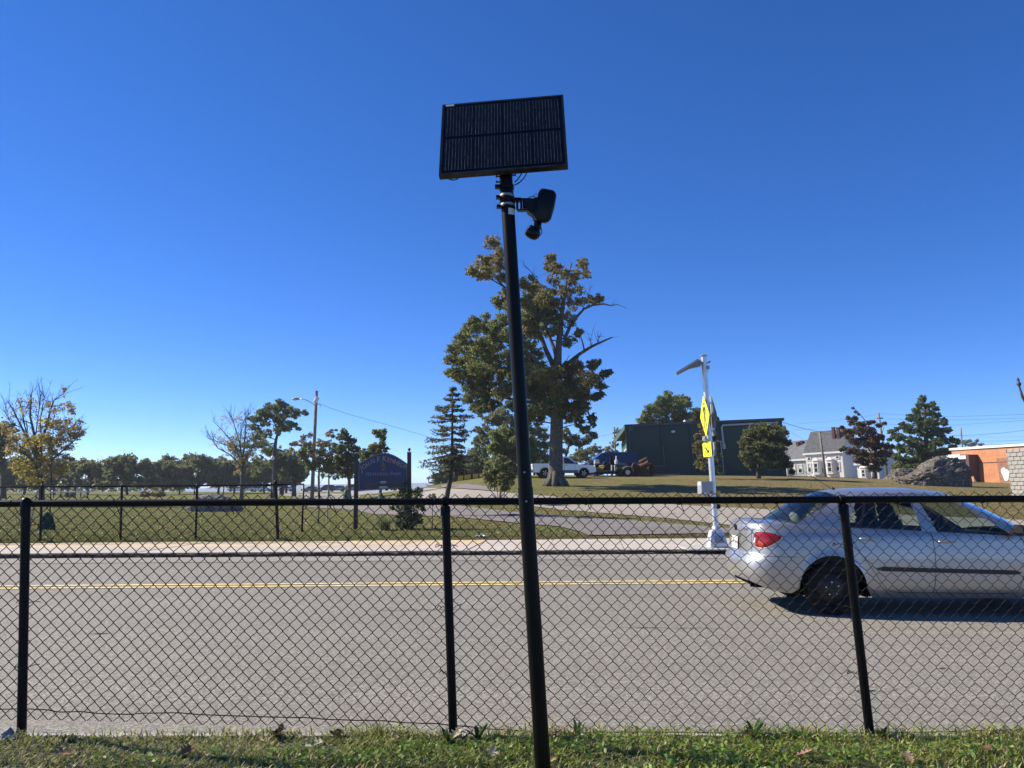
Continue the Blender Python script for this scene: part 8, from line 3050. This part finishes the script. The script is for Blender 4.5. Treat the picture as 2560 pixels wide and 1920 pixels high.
pw_ = [[(-.86, 1.13), (-.78, 1.60), (-.13, 1.63), (-.13, 1.13)], [(-.04, 1.13), (-.04, 1.63), (.33, 1.58), (.93, 1.13)]]
pu = hit(1405, 1204.5)
pu = onground(1406, 63.5)
vehicle("pickup_truck", "white double-cab pickup parked behind the oak trunk", "pickup", (pu.x, pu.y, pu.z + .01), R(7), 1.82, pl_, pc_, pw_, (-1.62, 1.58), .38, paint(*wht), extra=pick_extra, screens=((pc_[0], pc_[1]), (pc_[5], pc_[4])))

# dark blue van behind it
vp = onground(1478, 71)
vl = [(-2.8, .5), (-2.8, 1.15), (1.6, 1.15), (2.4, 1.02), (2.62, .8), (2.62, .45), (-2.6, .40)]
vc = [(-2.78, 1.12), (-2.72, 2.0), (-2.5, 2.12), (.3, 2.10), (.65, 1.98), (1.75, 1.12)]
vw = [[(-.3, 1.25), (-.3, 1.85), (.42, 1.85), (1.25, 1.25)]]
def van_extra(root):
 lamps(2.58, -2.78, 1.95, .80, 1.1, .2)(root)
 mb = MB(); mb.bbox((1.05, -1.10, 1.38), (.12, .14, .22), .03); mb.build("door_mirror", M['alloy'], root)
vehicle("van", "dark navy van parked between the white pickup and the trailer", "van", (vp.x + 1.4, vp.y, vp.z + .01), R(186), 1.95, vl, vc, vw, (-1.75, 1.75), .36, paint(*nav), extra=van_extra, screens=((vc[5], vc[4]),))
# the cab of another dark truck seen above the trailer
tp2 = onground(1530, 73)
vehicle("box_truck", "dark navy truck body standing behind the loaded trailer", "truck", (tp2.x, tp2.y, tp2.z + .01), R(4), 2.0, [(-2.2, .5), (-2.2, 1.2), (2.0, 1.2), (2.2, .9), (2.2, .5)], [(-2.1, 1.18), (-2.05, 1.75), (1.3, 1.9), (1.5, 1.2)], [], (-1.3, 1.4), .36, paint(*nav))

# flat trailer loaded with grounds equipment
TY = 67.5
tp3 = onground(1530, TY)
tr = thing("flatbed_trailer", "black flatbed trailer with a single axle parked before the hall", "trailer", (tp3.x, TY, tp3.z))
g = tp3.z
def TX(px): return (px - 1280) / F_PX * TY
def TZ(py): return CAM_Z + (1213 - py) / F_PX * TY
deck = TZ(1176)
mb = MB()
mb.box(((TX(1482) + TX(1573)) / 2, TY + .9, deck - .06), (TX(1573) - TX(1482), 1.9, .12))
mb.build("deck", simple("worn_trailer_deck", (.10, .085, .065), .85, var=.3), tr)
mb = MB()
for yy in (0, 1.85):
 mb.box(((TX(1482) + TX(1573)) / 2, TY + yy, deck - .20), (TX(1573) - TX(1482), .08, .22))
for x in np.linspace(TX(1486), TX(1568), 9):
 mb.box((x, TY - .02, deck - .32), (.06, .06, .36))
mb.box(((TX(1482) + TX(1550)) / 2, TY, deck - .50), (TX(1550) - TX(1482), .07, .08))
mb.box((TX(1485), TY, (deck + g) / 2 - .1), (.09, .09, deck - g - .1)); mb.box((TX(1491), TY + .3, (deck + g) / 2 - .1), (.09, .09, deck - g - .1))
mb.box((TX(1486), TY - .02, g + .04), (.35, .3, .05))
mb.build("chassis", M['black_metal'], tr)
mb = MB()
wx, wzz = TX(1567), g + .36
mb.tube([(wx + math.cos(t) * .52, TY - .12, wzz + math.sin(t) * .52) for t in np.linspace(.2, math.pi - .1, 11)], .05, 6)
mb.build("mudguard", simple("pale_mudguard", (.22, .24, .25), .5), tr, smooth=True)
for x_ in (wx, TX(1549)):
 mb = MB()
 mb.lathe([(.21, -.1), (.34, -.1), (.36, -.06), (.36, .06), (.34, .1), (.22, .1), (.21, .06)], (x_, TY - .08, wzz), (0, -1, 0), 20, True)
 w = mb.build("wheel", M['rubber'], tr, smooth=True, angle=40)
 mb = MB(); mb.lathe([(.22, .07), (.2, .09), (.12, .05), (.05, .1), (0, .1)], (x_, TY - .08, wzz), (0, -1, 0), 16)
 mb.build("rim", M['white_trim'] if x_ == wx else M['rubber'], w, smooth=True, angle=40)
# the load
def load(name, label, cat): return thing(name, label, cat, (TX(1520), TY + .8, deck))
q = load("mower_deck", "yellow mower deck on the trailer nearest the white pickup", "machine")
mb = MB(); mb.bbox((TX(1500), TY + .7, deck + .16), (.85, .9, .2), .06); mb.bbox((TX(1506), TY + .7, deck + .36), (.5, .5, .14), .05); mb.build("shell", M['yellow_steel'], q, smooth=True, angle=40)
mb = MB()
for dx in (-.4, .4): mb.lathe([(.12, -.04), (.14, 0), (.12, .04)], (TX(1500) + dx, TY + .2, deck + .14), (0, 1, 0), 12)
mb.tube([(TX(1506), TY + .6, deck + .4), (TX(1512), TY + .6, deck + .75)], .03, 6)
mb.build("wheels_and_handle", M['black_metal'], q)
q = load("engine_drum", "pale metal drum on a dark frame at the trailer's front", "machine")
mb = MB(); mb.lathe([(.0, -.2), (.22, -.2), (.24, 0), (.22, .2), (0, .2)], (TX(1494), TY + 1.1, TZ(1155)), (1, .2, 0), 14); mb.build("drum", M['alu'], q, smooth=True, angle=40)
mb = MB(); mb.box((TX(1494), TY + 1.1, deck + .25), (.5, .5, .5)); mb.build("frame", M['black_metal'], q)
q = load("ride_on_mower", "dark ride-on mower with white posts at the middle of the trailer", "machine")
mb = MB()
mb.bbox((TX(1533), TY + .9, deck + .42), (1.0, .9, .3), .06); mb.bbox((TX(1536), TY + .9, deck + .72), (.5, .6, .40), .08); mb.box((TX(1529), TY + .9, deck + .95), (.12, .6, .6))
for dx in (-.45, .45): mb.lathe([(.16, -.08), (.25, -.07), (.25, .07), (.16, .08)], (TX(1533) + dx, TY + .45, deck + .25), (0, 1, 0), 14)
mb.tube([(TX(1530), TY + .6, deck + .8), (TX(1528), TY + .6, TZ(1142)), (TX(1544), TY + .6, TZ(1142))], .03, 6)
mb.build("body", M['black_metal'], q, smooth=True, angle=35)
mb = MB()
mb.tube([(TX(1527.5), TY - .05, deck - .02), (TX(1527.5), TY - .05, TZ(1163))], .05, 6); mb.tube([(TX(1536), TY - .05, deck - .02), (TX(1535), TY - .05, TZ(1163))], .05, 6)
mb.build("white_post", M['white_paint'], q)
mb = MB(); mb.lathe([(.14, 0), (.16, .3), (.07, .34), (.05, .62), (.09, .66), (0, .7)], (TX(1541), TY + .4, TZ(1160)), (0, 0, 1), 12); o = mb.build("jug", M['white_paint'], None, smooth=True, angle=40); tag(o, "white jug standing on the mower on the trailer", "jug")
q = load("green_tool_box", "green tool chest at the rear of the trailer", "tool box")
mb = MB(); mb.bbox((TX(1556), TY + .6, deck + .17), (1.15, .8, .30), .04); mb.build("chest", simple("grass_green_paint", (.03, .12, .06), .5, var=.15), q)
mb = MB(); mb.box((TX(1553), TY + .6, deck + .47), (1.0, .7, .07)); mb.build("plank", M['wood_pole'], q)
mb = MB(); mb.bbox((TX(1478), TY + .6, TZ(1172)), (.45, .7, 1.1), .03); o = mb.build("dark_crate", simple("charcoal_crate", (.05, .05, .055), .6, var=.2), None); tag(o, "charcoal cabinet standing between the pickup bonnet and the trailer", "cabinet")
o.data.transform(Matrix.Translation((0, 0, 0)))

# rusty howitzer on the lawn
GY = 68.0
gp = onground(1600, GY)
gun = thing("cannon", "rusty old field cannon with spoked wheels in front of the green hall", "cannon", (gp.x, GY, gp.z))
kx_ = GY / F_PX
def GP(px, py, dy=0): return Vector(((px - 1280) * kx_, GY + dy, CAM_Z + (1213 - py) * kx_))
g = gp.z
def gunwheel(c, axis, r_, nm="wheel"):
 a = Vector(axis).normalized(); u = Vector((0, 0, 1)); v = a.cross(u).normalized()
 mb = MB()
 mb.lathe([(r_ - .12, -.06), (r_, -.06), (r_, .06), (r_ - .12, .06), (r_ - .12, -.06)], c, a, 28)
 w = mb.build(nm, M['rust'], gun, smooth=True, angle=40)
 for k in range(10):
  t = 2 * math.pi * k / 10
  m2 = MB(); m2.tube([c + (u * math.cos(t) + v * math.sin(t)) * .12, c + (u * math.cos(t) + v * math.sin(t)) * (r_ - .08)], .035, 5); m2.build("spoke", M['rust'], w)
 m2 = MB(); m2.lathe([(.14, -.14), (.16, 0), (.14, .14), (.07, .18), (0, .18)], c, a, 12); m2.build("hub", M['rust'], w, smooth=True, angle=40)
r_ = .60
gunwheel(Vector((GP(1584, 0).x, GY - .25, g + r_)), (.80, -.60, 0), r_)
gunwheel(Vector((GP(1628, 0).x, GY + .55, g + r_)), (.80, -.60, 0), r_)
mb = MB()
bdir = (GP(1622, 1153) - GP(1598, 1166)).normalized()
bdir = (bdir + Vector((0, -.25, 0))).normalized()
bo = GP(1594, 1172)
mb.lathe([(.0, -.10), (.26, -.08), (.30, .0), (.30, .5), (.255, .54), (.25, .95), (.29, .98), (.29, 1.05), (.20, 1.05), (.19, .7), (0, .7)], bo, bdir, 18)
mb.build("barrel", M['rust'], gun, smooth=True, angle=40)
mb = MB()
mb.lathe([(.0, 0), (.16, .02), (.19, .1), (.19, .75), (.15, .82), (0, .84)], GP(1597, 1158, .1), bdir, 14)
mb.build("recoil_cylinder", M['rust'], gun, smooth=True, angle=40)
mb = MB()
mb.box(GP(1606, 1186, .1), (1.25, .5, .35)); mb.box(GP(1598, 1172, .1), (.5, .4, .7), Matrix.Rotation(R(20), 3, 'Y')); mb.tube([GP(1584, 1187, -.3), GP(1630, 1187, .6)], .09, 8)
mb.tube([GP(1606, 1186, .2), Vector((GP(1640, 0).x, GY + 2.2, g + .1))], .12, 6); mb.tube([GP(1600, 1186, .2), Vector((GP(1612, 0).x, GY + 2.4, g + .1))], .12, 6)
mb.box(GP(1590, 1180, -.1), (.16, .16, .85)); mb.box(GP(1606, 1177, -.2), (.12, .1, .5), Matrix.Rotation(R(30), 3, 'Y'))
mb.build("carriage", M['rust'], gun)

# yellow ploughs with red markers
for i, (px0, px1, lab) in enumerate(((1146, 1159, "yellow snow plough blade beside the dark blue car"), (1162, 1178, "yellow snow plough blade between the pairs of red markers"), (1183, 1196, "short yellow plough blade with a white patch"), (1199, 1216, "yellow plough blade nearest the bushy evergreen"), (1255, 1272, "yellow plough blade just past the bush, by the camera pole"))):
 Yp = 88
 A = onground(px0, Yp); B = onground(px1, Yp)
 pr_ = thing("snow_plough", lab, "plough", A.lerp(B, .5), "snow ploughs parked under the trees")
 mb = MB()
 P = []
 for k in range(6):
  t = k / 5
  P.append([(A.x, Yp - .25 * math.sin(t * 2.4), A.z + .03 + .62 * t), (B.x, Yp - .25 * math.sin(t * 2.4), B.z + .03 + .62 * t)])
 mb.grid(P)
 mb.grid([[(p[0][0], p[0][1] + .05, p[0][2]), (p[1][0], p[1][1] + .05, p[1][2])] for p in P][::-1])
 mb.build("blade", M['yellow_steel'], pr_, smooth=True)
 if i < 4:
  for X in (A.x + .05, B.x - .05):
   if i in (1, 3) or X < B.x - .2:
    mb = MB(); mb.tube([(X, Yp - .2, A.z + .5), (X + .03, Yp - .2, A.z + 1.25)], .03, 5); mb.build("marker", M['red_pole'], pr_)
 mb = MB()
 for q in (.25, .5, .75):
  X = A.x + (B.x - A.x) * q
  mb.box((X, Yp + .12, A.z + .32), (.06, .3, .5))
 mb.build("rib", M['black_metal'], pr_)
# dark box added to stand for the shade under the trees behind the ploughs
sx = onground(1205, 93)
sh2 = thing("shade_box", "dark open box added for the shade under the trees behind the yellow ploughs", "stand-in", sx)
mb = MB()
w_ = (1300 - 1146) / F_PX * 93
mb.box((sx.x + .6, 95.5, sx.z + .75), (w_, .2, 1.6)); mb.box((sx.x + .6 - w_ / 2, 94.3, sx.z + .75), (.2, 2.6, 1.6)); mb.box((sx.x + .6 + w_ / 2, 94.3, sx.z + .75), (.2, 2.6, 1.6))
mb.build("wall", simple("shade_box_walls", (.02, .02, .018), .9), sh2)
mb = MB(); mb.box((sx.x + .6, 94.2, sx.z + 1.62), (w_ + .6, 3.4, .12)); mb.build("roof", simple("shade_box_top", (.025, .025, .025), .9), sh2)

# added dark foliage standing for the cars, buildings and shade between the trunks
def added_treeline():
 C, K = [], []
 for _ in range(5200):
  px = random.uniform(-260, 470)
  Y = random.uniform(205, 235)
  X = (px - 1280) / F_PX * Y
  top = 3.4 + 1.3 * noise.noise(Vector((X * .07, 1, 0))) + .8 * noise.noise(Vector((X * .3, 5, 0)))
  z = h(X, Y) + top * random.random() ** .7
  C.append((X, Y, z)); K.append(random.choice(PAL['dark'] + PAL['olive']))
 K = np.array(K) * rng.uniform(.6, 1.3, (len(C), 1))
 o = np_mesh("added_treeline", leaf_quads(np.array(C), .75, up=.3), 4, M['leaf'], K, kind='stuff')
 tag(o, "dark foliage strip added behind the park to darken the gaps between tree trunks", "woods")
added_treeline()

# ------------------------------------------------------------------ weeds and fallen leaves by the near fence
def rosette(name, label, x, y, n, L, w, cols, upang=(.5, 1.2), cat="weed"):
 z = hz(x, y)
 root = thing(name, label, cat, (x, y, z))
 V, K = [], []
 for i in range(n):
  a = 2 * math.pi * i / n + random.uniform(-.4, .4)
  el = random.uniform(*upang)
  l = L * random.uniform(.6, 1.15)
  d = Vector((math.cos(a) * math.cos(el), math.sin(a) * math.cos(el), math.sin(el)))
  sd = Vector((-math.sin(a), math.cos(a), 0))
  o = Vector((x, y, z))
  ws = [.15, .8, 1.0, .75, .08]
  pts = [o + d * l * t + Vector((math.cos(a), math.sin(a), -1)) * l * .18 * t * t for t in (0, .3, .55, .8, 1)]
  col = random.choice(cols)
  for k in range(4):
   V += [pts[k] - sd * w * ws[k], pts[k] + sd * w * ws[k], pts[k + 1] + sd * w * ws[k + 1], pts[k + 1] - sd * w * ws[k + 1]]
   K.append(tuple(c * random.uniform(.85, 1.1) for c in col))
 np_mesh("leaves", np.array([tuple(v) for v in V]), 4, M['blade'], np.array(K), root, off=(x, y, z))
 return root
gn = [(.05, .10, .02), (.07, .13, .025), (.04, .07, .018)]
def fx_at(px): return (px - 1280) / F_PX * 4.33
rosette("red_leaf_weed", "dark red broad-leaved weed at the foot of the fence bay", fx_at(712), 4.44, 9, .10, .017, [(.06, .018, .02), (.04, .02, .02), (.05, .04, .02)], (.5, 1.3))
rosette("dock_weed", "single dark round-leaved weed just right of the red one", fx_at(857), 4.43, 4, .07, .022, [(.045, .05, .018), (.05, .03, .015)], (.8, 1.4))
rosette("broadleaf_weed", "upright broad-leaved weed between the middle post and camera pole", fx_at(1199), 4.42, 7, .13, .016, gn, (.8, 1.45))
rosette("broadleaf_weed", "leafy weed growing against the middle fence post", fx_at(1128), 4.38, 10, .10, .012, gn, (.5, 1.3))
rosette("broadleaf_weed", "spiky weed clump under the fence half way along the bay", fx_at(1868), 4.43, 11, .12, .011, gn, (.7, 1.45))
rosette("broadleaf_weed", "low weed spreading under the fence short of the leaning post", fx_at(1975), 4.43, 9, .09, .018, gn, (.3, .9))
rosette("broadleaf_weed", "weed tuft at the foot of the leaning fence post", fx_at(2180), 4.42, 10, .09, .010, gn, (.7, 1.4))
rosette("broadleaf_weed", "weed tuft just past the camera pole base", fx_at(1440), 4.42, 10, .12, .009, gn, (.8, 1.45))
rosette("dandelion", "flat dandelion rosette in the turf in the middle of the verge", fx_at(1760), 4.18, 12, .10, .014, [(.10, .19, .03), (.13, .23, .04)], (.15, .5))
rosette("dandelion", "flat bright dandelion rosette near the two pale leaves", fx_at(620), 4.12, 11, .10, .013, [(.10, .19, .03), (.12, .22, .04)], (.15, .5))
rosette("dandelion", "small dandelion rosette close to the orange leaf", fx_at(985), 4.10, 9, .08, .012, [(.10, .19, .03), (.12, .22, .04)], (.15, .5))
# fallen oak leaves
def oak_leaf():
 pts = []
 for i in range(25):
  t = i / 24
  wv = (.10 + .22 * math.sin(math.pi * min(1, t * 1.02)) ** .7) * (1 + .42 * math.sin(t * 24))
  pts.append((t - .5, wv * .9))
 return pts
def fallen(px, py, size, col, label):
 # on the ground of the verge
 d = ray(px, py); t = (CAM_Z - .155) / -d.z
 x, y = d.x * t, d.y * t
 y = min(y, 4.42)
 rot = random.uniform(0, 6.28); curl = random.uniform(.25, .6)
 o = Vector((x, y, hz(x, y) + .035))
 out = oak_leaf()
 tilt = Matrix.Rotation(rot, 3, 'Z') @ Matrix.Rotation(random.uniform(-.5, .5), 3, 'X') @ Matrix.Rotation(random.uniform(-.5, .5), 3, 'Y')
 mb = MB()
 P = []
 for (u, w) in out:
  P.append([o + tilt @ (Vector((u, w * s, curl * (abs(s) * w) ** 1.3 * 1.5 + curl * u * u * .6)) * size) for s in (-1, -.5, 0, .5, 1)])
 mb.grid(P)
 mb.tube([o + tilt @ (Vector((-.5, 0, .1)) * size), o + tilt @ (Vector((-.8, .05, .12)) * size)], .0015, 4)
 ob = mb.build("fallen_leaf", simple("dry_leaf_%02d" % (px % 97), col, .7, var=.35, vscale=40), None, smooth=True)
 tag(ob, label, "leaf", "fallen leaves on the verge")
tanl, orl, brl, palel = (.33, .22, .13), (.36, .12, .03), (.16, .07, .04), (.48, .38, .28)
for px, py, sz, col, lab in ((155, 1889, .10, (.30, .17, .07), "tan curled leaf lying in the grass nearest the corner"), (465, 1881, .09, orl, "bright orange leaf standing in the turf"), (785, 1870, .09, palel, "large pale leaf in the turf below the dock weed"), (832, 1890, .06, tanl, "small tan leaf just beside the large pale one"), (650, 1855, .07, tanl, "tan leaf under the red-leaved weed"),
  (1140, 1833, .09, palel, "pale curled leaf against the middle post's foot"), (1170, 1838, .08, brl, "brown leaf beside the pale one at the middle post"), (1235, 1888, .08, palel, "pale leaf between middle post and camera pole"), (1395, 1833, .10, tanl, "tan leaf by the weeds just past the camera pole"), (1302, 1868, .08, brl, "dark brown leaf beside the camera pole"),
  (1968, 1855, .07, brl, "brown leaf in the dandelion patch"), (2010, 1888, .09, (.38, .22, .16), "pinkish dry leaf in the middle of the grass"), (2272, 1895, .07, tanl, "tan leaf standing on edge in the grass"), (1870, 1832, .06, brl, "brown scrap of leaf under the spiky weed"), (2470, 1880, .06, brl, "dark leaf near the frame's edge"), (1960, 1880, .05, palel, "tiny pale leaf beside the pinkish one"),
  (1380, 1901, .05, brl, "small brown leaf at the bottom by the camera pole"), (985, 1850, .06, tanl, "tan leaf near the small dandelion")):
 fallen(px, py, sz, col, lab)
